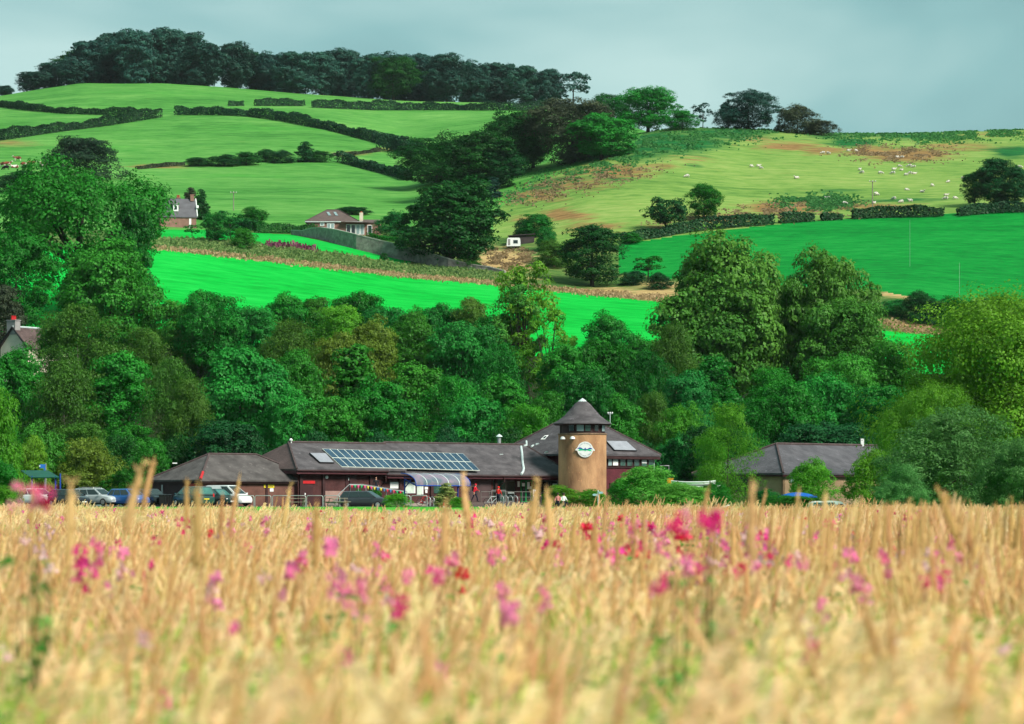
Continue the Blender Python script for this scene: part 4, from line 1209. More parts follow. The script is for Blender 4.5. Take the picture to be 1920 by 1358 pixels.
for i, px in enumerate((1143, 1153, 1167, 1180, 1193, 1207, 1220)):
    s = spx(fb, px, 0.5)
    w = 0.30 if i == 0 else 0.40
    mb = MB(); fbox(mb, fb, s - w, s + w, 0.44, 0.495, 4.92, 5.66)
    wdw = mb.build('window', MAROOND, vc)
    mb = MB(); fbox(mb, fb, s - w + .06, s + w - .06, 0.425, 0.437, 4.98, 5.60); mb.build('pane', GLASSB if i in (0, 1) else GLASSG, wdw)
    if i in (1, 5):
        mb = MB(); fbox(mb, fb, s - w + .05, s + w - .05, 0.41, 0.422, 5.25 if i == 5 else 5.0, 5.58); mb.build('blind', WHITE, wdw)
sdr = spx(fb, 1150, 0.6)
mb = MB(); fbox(mb, fb, sdr - .55, sdr + .45, .5, .595, GZ, GZ + 2.2); mb.build('door', MAROONDOOR, vc)
mb = MB(); mb.tube([fb(-.55, .35, EB - .3), fb(-.55, .5, EB - .8), fb(-.55, .5, GZ)], 0.055, 6); mb.build('downpipe', PALEM, vc)
nb_ = (AX.cross(NX * (WB / 2) + UP * (RB - EB))).normalized()
def findb(px, py, off):
    o = P1 + nb_ * off
    d = Vector(((px - 960) / F, 1, (HY - py) / F))
    e = Vector((0, 0, EYE))
    return e + d * ((o - e).dot(nb_) / d.dot(nb_))
c = [findb(x, y, 0.16) for x, y in ((1136, 826.5), (1175, 827), (1195, 845), (1152, 844))]
mb = MB(); mb.prism([p - nb_ * .1 for p in c], nb_ * .1); o = mb.build('solar_collector', BLACK, vc)
m_ = sum(c, Vector()) / 4
MB().prism([p.lerp(m_, .05) + nb_ * .004 for p in c], nb_ * .012).build('collector_glass', COLL, o)
c = [findb(x, y, 0.05) for x, y in ((1021, 818), (1028, 817), (1021, 825), (1013, 825))]
mb = MB(); mb.prism(c, nb_ * .08); o = mb.build('rooflight', WHITE, vc)
m_ = sum(c, Vector()) / 4
MB().prism([p.lerp(m_, .4) + nb_ * .085 for p in c], nb_ * .01).build('pane', GLASS, o)
for pts in ([(987, 827), (987.5, 834)], [(982, 836), (988, 835)], [(996, 838), (1000, 835)], [(1004, 834), (1010, 832)], [(1022, 849), (1027, 848)]):
    MB().tube([findb(x, y, .08) for x, y in pts], 0.085, 5).build('roof_patch', PALEM, vc)
# flue
fp = P(936, 834, 283)
mb = MB(); mb.lathe([(.18, -1.2), (.18, .72), (.05, .74)], fp, 12)
fl = mb.build('flue', STEEL, vc, 40)
mb = MB(); mb.lathe([(.34, .78), (.30, .86), (.04, 1.06)], fp, 12); mb.build('flue_cap', PALEM, fl, 40)
MB().tube([P(546, 831, 261), P(546, 826, 261)], 0.05, 6).add([], []).lathe([(.02, -.16), (.15, -.08), (.16, .05), (.02, .15)], P(545.5, 825, 261), 8).build('roof_finial', WHITE, vc, 60)

# --- tower
TC = Vector((PX(1092, 276), 276, 0))
TRr = 45 / PXM(276)
mb = MB(); mb.lathe([(TRr, GZ - .1), (TRr, 7.86)], TC, 40); mb.build('tower_drum', RENDER_, vc, 40)
mb = MB(); mb.lathe([(TRr + .02, 7.865), (TRr + .07, 7.90), (TRr + .07, 8.0), (TRr - .1, 8.02)], TC, 40); mb.build('tower_coping', M('weathered coping', (.19, .13, .085), .9, .4, 3), vc, 40)
mb = MB(); mb.lathe([(TRr - .13, 8.02), (TRr - .13, 8.98)], TC, 24); mb.build('lantern', MAROOND, vc)
for k, (px, w, gm) in enumerate([(1071, .26, GLASS), (1087, .34, GLASSB), (1101, .26, GLASSG), (1117, .22, GLASS), (1130, .30, GLASSB)]):
    xx = (px - 1092) / PXM(274)
    an = math.asin(max(-.95, min(.95, xx / (TRr - .13))))
    rd = Vector((math.sin(an), -math.cos(an), 0))
    tg = Vector((math.cos(an), math.sin(an), 0))
    p = TC + rd * (TRr - .12) + UP * 8.16
    mb = MB(); mb.obox(p - tg * (w + .05), tg * 2 * (w + .05), rd * .04, UP * .74); wdw = mb.build('lantern_window', MAROONDOOR, vc)
    mb = MB(); mb.obox(p - tg * w + rd * .045 + UP * .04, tg * 2 * w, rd * .012, UP * .66); mb.build('pane', gm, wdw)
prof = [(2.86, 8.90), (2.84, 8.98), (2.3, 9.32), (1.75, 9.75), (1.25, 10.3), (.75, 10.88), (.35, 11.2), (.04, 11.42)]
mb = MB(); mb.lathe(prof[:-2] + [(.42, 11.13)], TC, 28); tr_ = mb.build('tower_roof', ROOF, vc, 25)
mb = MB(); mb.lathe([(.46, 11.10), (.28, 11.26), (.03, 11.44)], TC, 14); mb.build('lead_cap', PALEM, vc, 40)
mb = MB(); mb.lathe([(2.70, 8.80), (2.78, 8.90)], TC, 28); mb.build('tower_fascia', MAROOND, vc)
# wind gauge mast
mp_ = P(1144, 800, 276)
mb = MB(); mb.tube([P(1130, 800.5, 276), mp_, P(1144, 776, 276)], 0.035, 6); mb.tube([P(1140, 776.5, 276), P(1148, 776, 276)], .03, 5)
mast = mb.build('mast', PALEM, vc)
for px in (1140, 1144, 1148):
    MB().lathe([(.02, -.1), (.09, 0), (.02, .1)], P(px, 774.5, 276), 8).build('wind_cup', WHITE, mast)
# floodlights
for px in (1057.5, 1074):
    xx = (px - 1092) / PXM(274)
    an = math.asin(xx / TRr)
    rd = Vector((math.sin(an), -math.cos(an), 0))
    p = TC + rd * (TRr + .22) + UP * 7.55
    mb = MB(); mb.lathe([(.06, .14), (.2, .08), (.26, -.12), (.2, -.14)], p, 12); f_ = mb.build('floodlight', WHITE, vc, 40)
    MB().tube([p + UP * .1, p - rd * .24 + UP * .16], .035, 5).build('bracket', BLACK, f_)
# emblem
ec = TC + Vector(((1096 - 1092) / PXM(273), -TRr - .14, 6.42))
er = .76
mb = MB()
circ = []
for k in range(40):
    a = 2 * math.pi * k / 40
    x, z = er * math.cos(a), er * math.sin(a)
    circ.append((x, z))
mb.prism([ec + Vector((x, .10, z)) for x, z in circ], Vector((0, -.06, 0)))
for sgn in (-1, 1):
    w_ = [(er * .86 * sgn, .30), (er * 1.24 * sgn, -.02 - .05 * (sgn > 0)), (er * 1.22 * sgn, -.09 - .05 * (sgn > 0)), (er * .9 * sgn, -.12)]
    mb.prism([ec + Vector((x, .09, z)) for x, z in (w_ if sgn > 0 else w_[::-1])], Vector((0, -.045, 0)))
emb = mb.build('round_emblem', WHITE, vc)
def flatpoly(pts, y, mat, name):
    MB().prism([ec + Vector((x * er, y, z * er)) for x, z in pts], Vector((0, -.012, 0))).build(name, mat, emb)
flatpoly([(-1.0, .10), (-.86, .22), (-.7, .28), (-.52, .24), (-.34, .1), (-.16, .05), (-.06, .14), (0, .26), (.06, .14), (.16, .05), (.3, .06), (.46, .18), (.62, .23), (.78, .18), (.94, .02), (.7, .05), (.5, .04), (.3, -.03), (0, -.05), (-.3, .0), (-.6, .08)], .036, M('emblem blue', (.01, .04, .26), .5, 0), 'emblem_hills')
flatpoly([(-.86, -.14), (-.74, .06), (-.5, .05), (-.3, -.015), (0, -.065), (.3, -.04), (.5, .02), (.66, .0), (.84, -.22), (.5, -.16), (.2, -.10), (.06, -.16), (0, -.24), (-.06, -.16), (-.2, -.10), (-.5, -.12)], .030, M('emblem green', (.0, .55, .22), .5, 0), 'emblem_valley')
def letters(text, radius, a_mid, span, size, flip, mat, parent):
    verts, faces = [], []
    n = len(text)
    for i, ch in enumerate(text):
        if ch == ' ':
            continue
        cu = bpy.data.curves.new('letter', 'FONT')
        cu.body = ch; cu.size = size; cu.align_x = 'CENTER'; cu.resolution_u = 2; cu.extrude = .004
        ob = bpy.data.objects.new('letter', cu)
        me = bpy.data.meshes.new_from_object(ob)
        f = (i - (n - 1) / 2) / (n - 1) * span
        a = a_mid - f if not flip else a_mid + f
        rot = (a - math.pi / 2) if not flip else (a + math.pi / 2)
        c, s_ = math.cos(rot), math.sin(rot)
        k = len(verts)
        for v in me.vertices:
            x, z = v.co.x * c - v.co.y * s_, v.co.x * s_ + v.co.y * c
            verts.append(ec + Vector((radius * math.cos(a) + x, .034 - v.co.z, radius * math.sin(a) + z)))
        faces += [tuple(j + k for j in p.vertices) for p in me.polygons]
        bpy.data.objects.remove(ob); bpy.data.curves.remove(cu); bpy.data.meshes.remove(me)
    mb = MB(); mb.add(verts, faces); mb.build('lettering', mat, parent)
LET = M('grey lettering', (.16, .24, .28), .6, 0)
letters('CLYDE MUIRSHIEL', .56, math.pi / 2, 2.1, .15, False, LET, emb)
letters('REGIONAL PARK', .67, -math.pi / 2, 1.9, .15, True, LET, emb)

# --- front of the long block: doors, boards, entrance glass (placed along the wall by column)
def onwall(px, d, f=fr):
    return spx(f, px, d)
def panel(name, px0, px1, z0, z1, d, t, mat, parent, f=fr):
    mb = MB(); fbox(mb, f, onwall(px0, d, f), onwall(px1, d, f), d - t, d, z0, z1)
    return mb.build(name, mat, parent)
def zr(py, px, d, f=fr):
    s = onwall(px, d, f); return ZY(py, f(s, d, 0).y)
dr = panel('door', 561, 586, GZ, zr(907.5, 575, .36), .38, .05, MAROONDOOR, vc)
panel('door_handle', 571, 573, GZ + 1.0, GZ + 1.16, .325, .03, WHITE, dr)
panel('sign', 563, 590, zr(907, 575, .3), zr(901.5, 575, .3), .33, .06, RED, vc)
mb = MB(); mb.lathe([(.14, -.04), (.14, .0), (.03, .05)], fr(onwall(612.5, .3), .28, zr(895, 612, .3)), 14, axis='y'); mb.build('round_lamp', WHITE, vc, 50)
d2 = panel('door', 648, 668, GZ, zr(890, 655, .36), .38, .05, MAROONDOOR, vc)
panel('notice', 653, 658, zr(901, 655, .3), zr(896, 655, .3), .325, .012, WHITE, d2)
nbd = panel('notice', 731, 746.5, zr(916, 738, .4), zr(904, 738, .4), .49, .04, WHITE, vc)
nb1 = panel('notice_board', 758, 778, zr(925, 768, .4), zr(904, 768, .4), .49, .06, WHITE, vc)
panel('poster', 759.2, 776.8, zr(924, 768, .4), zr(905.2, 768, .4), .425, .01, BOARD, nb1)
nb1 = panel('notice_board', 781, 793, zr(928, 787, .4), zr(905, 787, .4), .49, .06, WHITE, vc)
panel('poster', 782, 792, zr(927, 787, .4), zr(906, 787, .4), .425, .01, BOARD, nb1)
for px0, px1, a, b in ((796, 802, 918, 913), (797, 801, 924.5, 919)):
    panel('notice', px0, px1, zr(a, 799, .4), zr(b, 799, .4), .49, .03, WHITE, vc)
wdw = panel('window', 811, 833, zr(926, 820, .4), zr(906, 820, .4), .49, .05, MAROOND, vc)
panel('pane', 812.5, 831.5, zr(925, 820, .4), zr(907, 820, .4), .435, .012, GLASSG, wdw)
for a, b in ((872, 893), (894, 920)):
    panel('shutter', a, b, GZ + .35, E2 - .5, .49, .05, M('dull maroon boarding', (.066, .042, .044), .7, .25, 1.2), vc)
gl = panel('glass_screen', 922, 948, GZ + .3, E2 - .55, 1.49, .06, DSTEEL, vc)
panel('pane', 923, 931, GZ + .4, E2 - .6, 1.42, .012, GLASSG, gl)
panel('pane', 932.5, 947, GZ + .4, E2 - .6, 1.42, .012, GLASSG, gl)
d3 = panel('door', 949, 966, GZ + .3, E2 - .6, 1.49, .06, DSTEEL, vc)
panel('pane', 951, 964.5, GZ + .45, E2 - .7, 1.42, .012, GLASS, d3)
panel('door_rail', 952, 963.5, GZ + 1.15, GZ + 1.3, 1.40, .03, PALEM, d3)
panel('notice', 968, 974, zr(913, 971, 1.4), zr(902.5, 971, 1.4), 1.49, .03, WHITE, vc)
g2 = panel('glass_screen', 976, 1003, GZ + .3, E2 - .55, 1.49, .06, GREENP, vc)
panel('pane', 978, 985, GZ + .4, E2 - .65, 1.42, .012, GLASS, g2)
panel('pane', 987.5, 996, GZ + .4, E2 - .65, 1.42, .012, GLASS, g2)
panel('pane', 998.5, 1001.5, GZ + .4, E2 - .65, 1.42, .012, GLASSG, g2)
for a, b, c_, d_ in ((978.5, 984, 912, 906), (988.5, 993, 917, 904), (993.5, 996.5, 917, 912)):
    panel('notice', a, b, zr(c_, 985, 1.4), zr(d_, 985, 1.4), 1.405, .01, WHITE, g2)
g3 = panel('glass_screen', 1009, 1059, GZ + 1.2, E2 - .55, 1.49, .06, DSTEEL, vc)
panel('pane', 1011, 1028, GZ + 1.3, E2 - .65, 1.42, .012, GLASS, g3)
panel('pane', 1030, 1044, GZ + 1.3, E2 - .65, 1.42, .012, GLASS, g3)
panel('blind', 1036, 1044, zr(913, 1040, 1.4), zr(907, 1040, 1.4), 1.405, .012, WHITE, g3)
panel('frame_bar', 1046, 1059, GZ + 1.25, E2 - .6, 1.42, .03, GREENP, g3)
panel('blind', 1048, 1057, GZ + 1.4, E2 - .7, 1.385, .012, GLASSB, g3)

# ------------------------------------------------------------------ hut with the hipped roof
th = Frame((PX(378, 250), 250))
hut = thing('toilet_block', 'low brick hut with a wide hipped slate roof beside the parked vans', 'building', th(0, 0, GZ))
EH, RH, D5, LH = 3.36, 5.68, 3.66, 12.2
o_ = .45
q1, q2, q3, q4 = th(-o_, -o_, EH), th(LH + o_, -o_, EH), th(LH + o_, 2 * D5 + o_, EH), th(-o_, 2 * D5 + o_, EH)
a1, a2_ = th(D5 - .2, D5, RH), th(LH - D5 + .2, D5, RH)
mb = MB()
for pl in ([q1, q2, a2_, a1], [q2, q3, a2_], [q3, q4, a1, a2_], [q4, q1, a1]):
    slab(mb, pl, .15)
hr = mb.build('roof', M('brown slate', (.068, .058, .058), .8, .3, .9, col2=(.115, .102, .100), bump=.7, bscale=5, speck=2.6), hut)
for pts in ([q1, a1], [a1, a2_], [a2_, q2], [q4, a1]):
    MB().tube([p + UP * .03 for p in pts], .1, 5).build('ridge_tiles', RIDGE, hr)
MB().tube([q1.lerp(a1, .0) + UP * .05, q1.lerp(a1, .27) + UP * .05], .13, 6).build('painted_hip_end', RED, hr)
MB().box(th(.6, 4.9, 4.86), (.4, .2, .1)).build('roof_patch', WHITE, hr)
mb = MB()
wall(mb, th, 0, LH, 0, 0, GZ, EH - .05)
wall(mb, th, LH, LH, 0, 2 * D5, GZ, EH - .05, -.25)
wall(mb, th, 0, 0, 2 * D5, 0.25, GZ, EH - .05, .25)
wall(mb, th, LH, 0, 2 * D5, 2 * D5, GZ, EH - .05, -.25)
mb.build('wall', [BRICKB], hut)
mb = MB(); fbox(mb, th, -.1, -.02, .1, 2 * D5, GZ, EH - .1); mb.build('timber_cladding', MAROOND, hut)
mb = MB(); fbox(mb, th, -.3, LH + .3, -.32, -.2, EH - .3, EH - .16); mb.build('fascia', MAROOND, hut)
mb = MB(); fbox(mb, th, -.32, -.2, -.19, 2 * D5 + .3, EH - .3, EH - .16); mb.build('fascia', MAROOND, hut)
for s in (0.02, 7.0, 10.2, 12.0):
    mb = MB(); fbox(mb, th, s, s + .22, -.09, -.005, GZ, EH - .16); mb.build('pier', MAROOND, hut)
mb = MB(); fbox(mb, th, 10.6, 11.7, -.05, -.004, GZ, EH - .35); dd = mb.build('door', MAROONDOOR, hut)
s_ = spx(th, 504.5, -.05)
mb = MB(); fbox(mb, th, s_ - .58, s_ + .58, -.06, -.005, ZY(915, 257), ZY(909, 257)); sg = mb.build('yellow_sign', YELLOW, hut)
mb = MB()
for i in range(7):
    fbox(mb, th, s_ - .45 + i * .13, s_ - .36 + i * .13, -.07, -.062, ZY(913, 257), ZY(911.3, 257))
mb.build('sign_print', M('dark print', (.12, .10, .02), .7, 0), sg)
mb = MB(); fbox(mb, th, s_ + .1, s_ + .5, -.05, -.005, ZY(922, 257), ZY(916, 257)); mb.build('notice', WHITE, hut)
# things on the cladding side
def side(px0, px1, py0, py1, name, mat, t=.05):
    Yc = 252
    k = ((px0 + px1) / 2 - 960) / F
    b = th(-.1, 0, 0)
    dd_ = (k * b.y - b.x) / (NX.x - k * NX.y)
    w = (px1 - px0) / PXM(252) / math.sin(TH) / 2
    mb = MB(); fbox(mb, th, -.1 - t, -.105, dd_ - w, dd_ + w, ZY(py1, 252), ZY(py0, 252))
    return mb.build(name, mat, hut)
side(353, 370, 907, 916, 'red_sign', RED)
side(364, 372, 902, 907, 'yellow_sign', YELLOW)
side(303, 306, 909, 945, 'pipe', STEEL)

# ------------------------------------------------------------------ tan building by the shore
ts = Frame((PX(1468, 250), 250))
sh = thing('tan_building', 'tan rendered building with a long grey hipped slate roof behind the bushes', 'building', ts(0, 0, GZ))
ES, RS, DS, LS = ZY(887, 249), ZY(832, 255), 5.2, 33.0
q1, q2, q3, q4 = ts(-.4, -.4, ES), ts(LS, -.4, ES), ts(LS, 2 * DS + .4, ES), ts(-.4, 2 * DS + .4, ES)
a1, a2_ = ts(DS - .4, DS, RS), ts(LS - DS, DS, RS)
mb = MB()
for pl in ([q1, q2, a2_, a1], [q2, q3, a2_], [q3, q4, a1, a2_], [q4, q1, a1]):
    slab(mb, pl, .15)
hr = mb.build('roof', M('grey slate', (.078, .074, .086), .75, .28, .9, col2=(.115, .108, .122), bump=.7, bscale=5, speck=2.6), sh)
for pts in ([q1, a1], [a1, a2_], [a2_, q2], [q4, a1]):
    MB().tube([p + UP * .03 for p in pts], .12, 5).build('ridge_tiles', RIDGE, hr)
mb = MB()
wall(mb, ts, 0, LS - .4, 0, 0, GZ, ES - .05)
wall(mb, ts, 0, 0, 2 * DS, 0, GZ, ES - .05, .25)
wall(mb, ts, LS - .4, LS - .4, 0, 2 * DS, GZ, ES - .05, -.25)
mb.build('wall', RENDERT, sh)
mb = MB(); fbox(mb, ts, -.35, LS, -.33, -.2, ES - .3, ES - .16); mb.build('fascia', FASCIA, sh)
mb = MB(); fbox(mb, ts, -.33, -.2, -.18, 2 * DS + .3, ES - .3, ES - .16); mb.build('fascia', FASCIA, sh)
mb = MB(); fbox(mb, ts, -.12, -.02, 3.6, 6.4, ES - 1.6, ES - .32); wd = mb.build('window', DSTEEL, sh)
mb = MB(); fbox(mb, ts, -.16, -.13, 3.7, 6.3, ES - 1.5, ES - .42); mb.build('pane', GLASS, wd)
s_ = spx(ts, 1484, 0)
mb = MB(); fbox(mb, ts, s_ - .3, s_ + .3, -.06, -.005, ZY(905, 252), ZY(893, 252)); wd = mb.build('window', WHITE, sh)
mb = MB(); fbox(mb, ts, s_ - .22, s_ + .22, -.075, -.065, ZY(904, 252), ZY(894, 252)); mb.build('pane', GLASSB, wd)
rs = ts(spx(ts, 1626, -.6 + DS), DS, RS)
mb = MB(); mb.box(rs + UP * .1, (.3, .3, 1.1)); mb.build('vent_pipe', WHITE, sh)

# ------------------------------------------------------------------ houses on the hillside
def gable_house(root, o, ax, L_, W_, z0, eave, ridge, wallm, roofm, over=.3):
    """Body with a pitched roof: ax along the ridge. Returns a function giving points."""
    ax = Vector(ax).normalized(); nx = Vector((-ax.y, ax.x, 0))
    f = lambda a, b, z: Vector(o) + ax * a + nx * b + UP * z
    mb = MB()
    pent = lambda a: [f(a, 0, z0), f(a, W_, z0), f(a, W_, eave), f(a, W_ / 2, ridge - .1), f(a, 0, eave)]
    mb.prism(pent(0), ax * L_)
    mb.build('wall', wallm, root)
    mb = MB()
    k = (ridge - eave) / (W_ / 2)
    for s in (0, 1):
        y0 = -over if s == 0 else W_ + over
        e = eave - k * over
        pl = [f(-over, y0, e + .12), f(L_ + over, y0, e + .12), f(L_ + over, W_ / 2, ridge + .12), f(-over, W_ / 2, ridge + .12)]
        slab(mb, pl if s == 0 else pl[::-1], .16)
    r = mb.build('roof', roofm, root)
    return f, r
def chimney(root, p, w, d, h, mat, pots, pm=TERRA, ax=(1, 0, 0)):
    ax = Vector(ax).normalized(); nx = Vector((-ax.y, ax.x, 0))
    mb = MB(); mb.obox(p - ax * w / 2 - nx * d / 2, ax * w, nx * d, UP * h)
    mb.obox(p - ax * (w / 2 + .08) - nx * (d / 2 + .08) + UP * (h + .002), ax * (w + .16), nx * (d + .16), UP * .14)
    c = mb.build('chimney', mat, root)
    for i in range(pots):
        q = p + ax * ((i + .5) / pots - .5) * w * .85 + UP * (h + .15)
        mb = MB(); mb.lathe([(.17, 0), (.15, .5), (.18, .56), (.1, .58)], q, 10); mb.build('chimney_pot', pm, c, 40)
    return c

# white gabled house low on the left bank
Yh = 390
hb = Vector((PX(-18, Yh), Yh, 0)); zg = hz(10, Yh)
ho = thing('gabled_house', 'cream gabled house with grey chimney and red pots among the trees', 'house', (hb.x, hb.y, zg))
apz, evz = ZY(614, Yh), ZY(650, Yh)
ax = Vector((math.cos(R(55)), math.sin(R(55)), 0)); nx = Vector((-ax.y, ax.x, 0))
o0 = Vector((PX(50, Yh), Yh, 0))                 # near corner of the gable; gable runs away along nx, ridge along ax
f, r = gable_house(ho, o0, ax, 9.0, 5.0, zg, evz, apz, CREAM, ROOFR, .25)
for s in (-.28,):
    MB().tube([f(s, -.25, evz + .02), f(s, 2.5, apz + .1), f(s, 5.25, evz + .02)], .14, 5).build('bargeboard', BLACK, ho)
MB().tube([f(-.2, 2.5, apz + .2), f(9.2, 2.5, apz + .2)], .12, 5).build('ridge_tiles', PALEM, r)
c = chimney(ho, f(.4, 2.9, apz - .9), 1.0, 1.6, 1.9, GREYW, 3, RED, ax)
# dormer slab edge
mb = MB(); mb.obox(f(3.5, .5, evz + .3), ax * 2.2, nx * 1.5, UP * .9); mb.build('dormer', WHITE, ho)

# cottage with the dormer
Yc = 655
base = hill(352, 428)
Yc = base.y
zg = base.z - .3
co = thing('stone_cottage', 'small pink stone cottage with white dormer and white door on the slope', 'house', (PX(350, Yc), Yc, zg))
ax = Vector((math.cos(R(12)), math.sin(R(12)), 0)); nx = Vector((-ax.y, ax.x, 0))
o0 = Vector((PX(300, Yc), Yc, 0))
Lc = (368 - 300) / PXM(Yc)
ev, rg = ZY(405, Yc), ZY(373, Yc + 3.5)
f, r = gable_house(co, o0, ax, Lc, 7.0, zg, ev, rg, BRICKP, M('blue grey slate', (.095, .092, .105), .7, .2, .8), .2)
chimney(co, f(Lc - .6, 3.5, rg - .4), .8, 1.4, 1.3, BRICKP, 0, TERRA, ax)
chimney(co, f(Lc - 3.4, 5.5, rg - 1.2), .8, 1.2, 1.6, BRICKP, 2, TERRA, ax)
MB().tube([f(Lc + .22, -.2, ev + .02), f(Lc + .22, 3.5, rg + .16)], .13, 5).build('skew_stone', WHITE, co)
MB().tube([f(Lc + .22, 3.5, rg + .16), f(Lc + .22, 7.2, ev + .02)], .13, 5).build('skew_stone', WHITE, co)
def colat(px, d=0.0):
    k = (px - 960) / F
    b = o0 + nx * d
    return (k * b.y - b.x) / (ax.x - k * ax.y)
s0, s1 = colat(354.5), colat(358.5)
mb = MB(); mb.obox(f(s0, -.06, zg + .1), ax * (s1 - s0), nx * .055, UP * (ZY(409, Yc) - zg - .1)); mb.build('door', WHITE, co)
s0, s1 = colat(325.5), colat(335)
zb, zt = ZY(396, Yc + 1), ZY(383, Yc + 1)
mb = MB(); mb.obox(f(s0, .55, zb), ax * (s1 - s0), nx * 2.4, UP * (zt - zb)); dm = mb.build('dormer', WHITE, co)
mb = MB(); mb.obox(f(s0 + .3, .50, zb + .35), ax * (s1 - s0 - .6), nx * .045, UP * (zt - zb - .7)); wd = mb.build('window', GLASS, dm)
mb = MB(); mb.obox(f(s0 - .2, .35, zt + .002), ax * (s1 - s0 + .4), nx * 2.7, UP * .16); mb.build('dormer_roof', GREYW, dm)
s0 = colat(369)
mb = MB(); mb.obox(f(s0, .9, ZY(388, Yc)), ax * .5, nx * .5, UP * .6); mb.build('skylight', WHITE, co)

# bungalow
base = hill(650, 440); Yb = base.y; zg = base.z
bu = thing('bungalow', 'brown roofed bungalow with white bay windows above the stone wall', 'house', (PX(645, Yb), Yb, zg))
k = PXM(Yb)
X = lambda px: PX(px, Yb)
evb, rgb = ZY(415.5, Yb), ZY(394, Yb + 5)
mb = MB()
e1, e2, e3, e4 = Vector((X(572), Yb - .3, evb)), Vector((X(674), Yb - .3, evb)), Vector((X(674), Yb + 10.5, evb)), Vector((X(572), Yb + 10.5, evb))
h1, h2 = Vector((X(610), Yb + 5, rgb)), Vector((X(632), Yb + 5, rgb))
for pl in ([e1, e2, h2, h1], [e2, e3, h2], [e3, e4, h1, h2], [e4, e1, h1]):
    slab(mb, pl, .16)
slab(mb, [Vector((X(640), Yb - 1.2, evb - .12)), Vector((X(692), Yb - 1.2, evb - .22)), Vector((X(692), Yb + 3, evb + .35)), Vector((X(640), Yb + 3, evb + .45))], .15)
slab(mb, [Vector((X(676), Yb - .2, evb - .2)), Vector((X(712), Yb - .2, evb - .2)), Vector((X(712), Yb + 3.4, ZY(409, Yb))), Vector((X(680), Yb + 3.4, ZY(409, Yb)))], .15)
ro = mb.build('roof', M('brown roof tile', (.10, .072, .066), .8, .2, .8), bu)
for pts in ([e1, h1], [h1, h2], [h2, e2]):
    MB().tube([p + UP * .03 for p in pts], .1, 5).build('ridge_tiles', RIDGE, ro)
mb = MB(); mb.obox((X(576), Yb, zg - .5), (X(712) - X(576), 0, 0), (0, 9, 0), (0, 0, evb - .17 - zg + .5)); mb.build('wall', BRICKP, bu)
mb = MB(); mb.obox((X(572), Yb - .36, evb - .17), (X(680) - X(572), 0, 0), (0, .05, 0), (0, 0, .16)); mb.build('gutter', PALEM, bu)
def bwin(px0, px1, py0, py1, n, y=-.10, pane=GLASSB):
    z0, z1 = ZY(py1, Yb), ZY(py0, Yb)
    mb = MB(); mb.obox((X(px0), Yb + y, z0), (X(px1) - X(px0), 0, 0), (0, -y - .004, 0), (0, 0, z1 - z0)); w = mb.build('window', WHITE, bu)
    for i in range(n):
        a = X(px0) + (X(px1) - X(px0)) * (i + .14) / n
        MB().obox((a, Yb + y - .03, z0 + .14), ((X(px1) - X(px0)) / n * .72, 0, 0), (0, .025, 0), (0, 0, z1 - z0 - .28)).build('pane', pane, w)
bwin(613, 627, 419, 429, 2)
bwin(600, 608, 417, 424, 1)
bwin(649, 667, 421, 440, 2, pane=GLASS)
bwin(667.5, 683, 421, 440, 2)
bwin(689, 698, 422, 440, 1, pane=GLASS)
mb = MB(); mb.box((X(676.5), Yb + 2.0, ZY(407, Yb)), (.75, .75, 2.2)); ch = mb.build('chimney', CREAM, bu)
MB().lathe([(.26, 0), (.2, .7), (.1, .75)], (X(676.5), Yb + 2.0, ZY(401.5, Yb)), 10).build('chimney_pot', TERRA, ch)
def onroof(px, py):
    d = Vector(((px - 960) / F, 1, (HY - py) / F)); e = Vector((0, 0, EYE))
    n_ = (e2 - e1).cross(h1 - e1).normalized()
    return e + d * ((e1 + n_ * .06 - e).dot(n_) / d.dot(n_)), n_
for px in (616, 629):
    c = [onroof(px + a, b)[0] for a, b in ((-4, 398), (1, 398), (5, 404.5), (0, 404.5))]
    n_ = onroof(px, 400)[1]
    MB().prism(c, n_ * .06).build('skylight', GLASSB, ro)

# shed and caravan
base = hill(975, 462); Ys = base.y
sd_ = thing('dark_shed', 'low dark field shed with a flat roof behind the white caravan', 'shed', (PX(978, Ys + 4), Ys + 4, base.z))
mb = MB(); mb.obox((PX(954, Ys + 3), Ys + 3, base.z - .8), (PX(1002, Ys + 3) - PX(954, Ys + 3), 0, 0), (0, 4, 0), (0, 0, ZY(443, Ys + 3) - base.z + .8)); mb.build('wall', M('dark sheeting', (.045, .036, .036), .9, .4, .8), sd_)
z_ = ZY(442.9, Ys + 3)
mb = MB(); slab(mb, [Vector((PX(952, Ys + 2.7), Ys + 2.6, z_ + .12)), Vector((PX(1004, Ys + 2.7), Ys + 2.6, z_ + .5)), Vector((PX(1004, Ys + 7), Ys + 7.3, z_ + .75)), Vector((PX(952, Ys + 7), Ys + 7.3, z_ + .4))], .14); mb.build('roof', M('tarred roof', (.05, .042, .044), .85, .3, 1), sd_)
base = hill(963, 466)
cv = thing('caravan', 'small white touring caravan parked on the slope by the dark shed', 'caravan', tuple(base))
w_ = 26 / PXM(base.y)
mb = MB()
pr = [(-.5, .35), (-.49, .9), (-.46, 1.9), (-.40, 2.12), (.40, 2.14), (.47, 1.95), (.5, 1.1), (.49, .4)]
mb.prism([base + Vector((x * w_, -1.0, z + .02)) for x, z in pr], Vector((0, 2.0, 0)))
mb.build('body', WHITE, cv, 30)
mb = MB(); mb.obox(base + Vector((-.02 * w_, -1.03, .95)), (.32 * w_, 0, 0), (0, .025, 0), (0, 0, .72)); mb.build('window', GLASS, cv)
mb = MB(); mb.obox(base + Vector((-.40 * w_, -1.03, .6)), (.16 * w_, 0, 0), (0, .025, 0), (0, 0, 1.3)); mb.build('door', GREYW, cv)
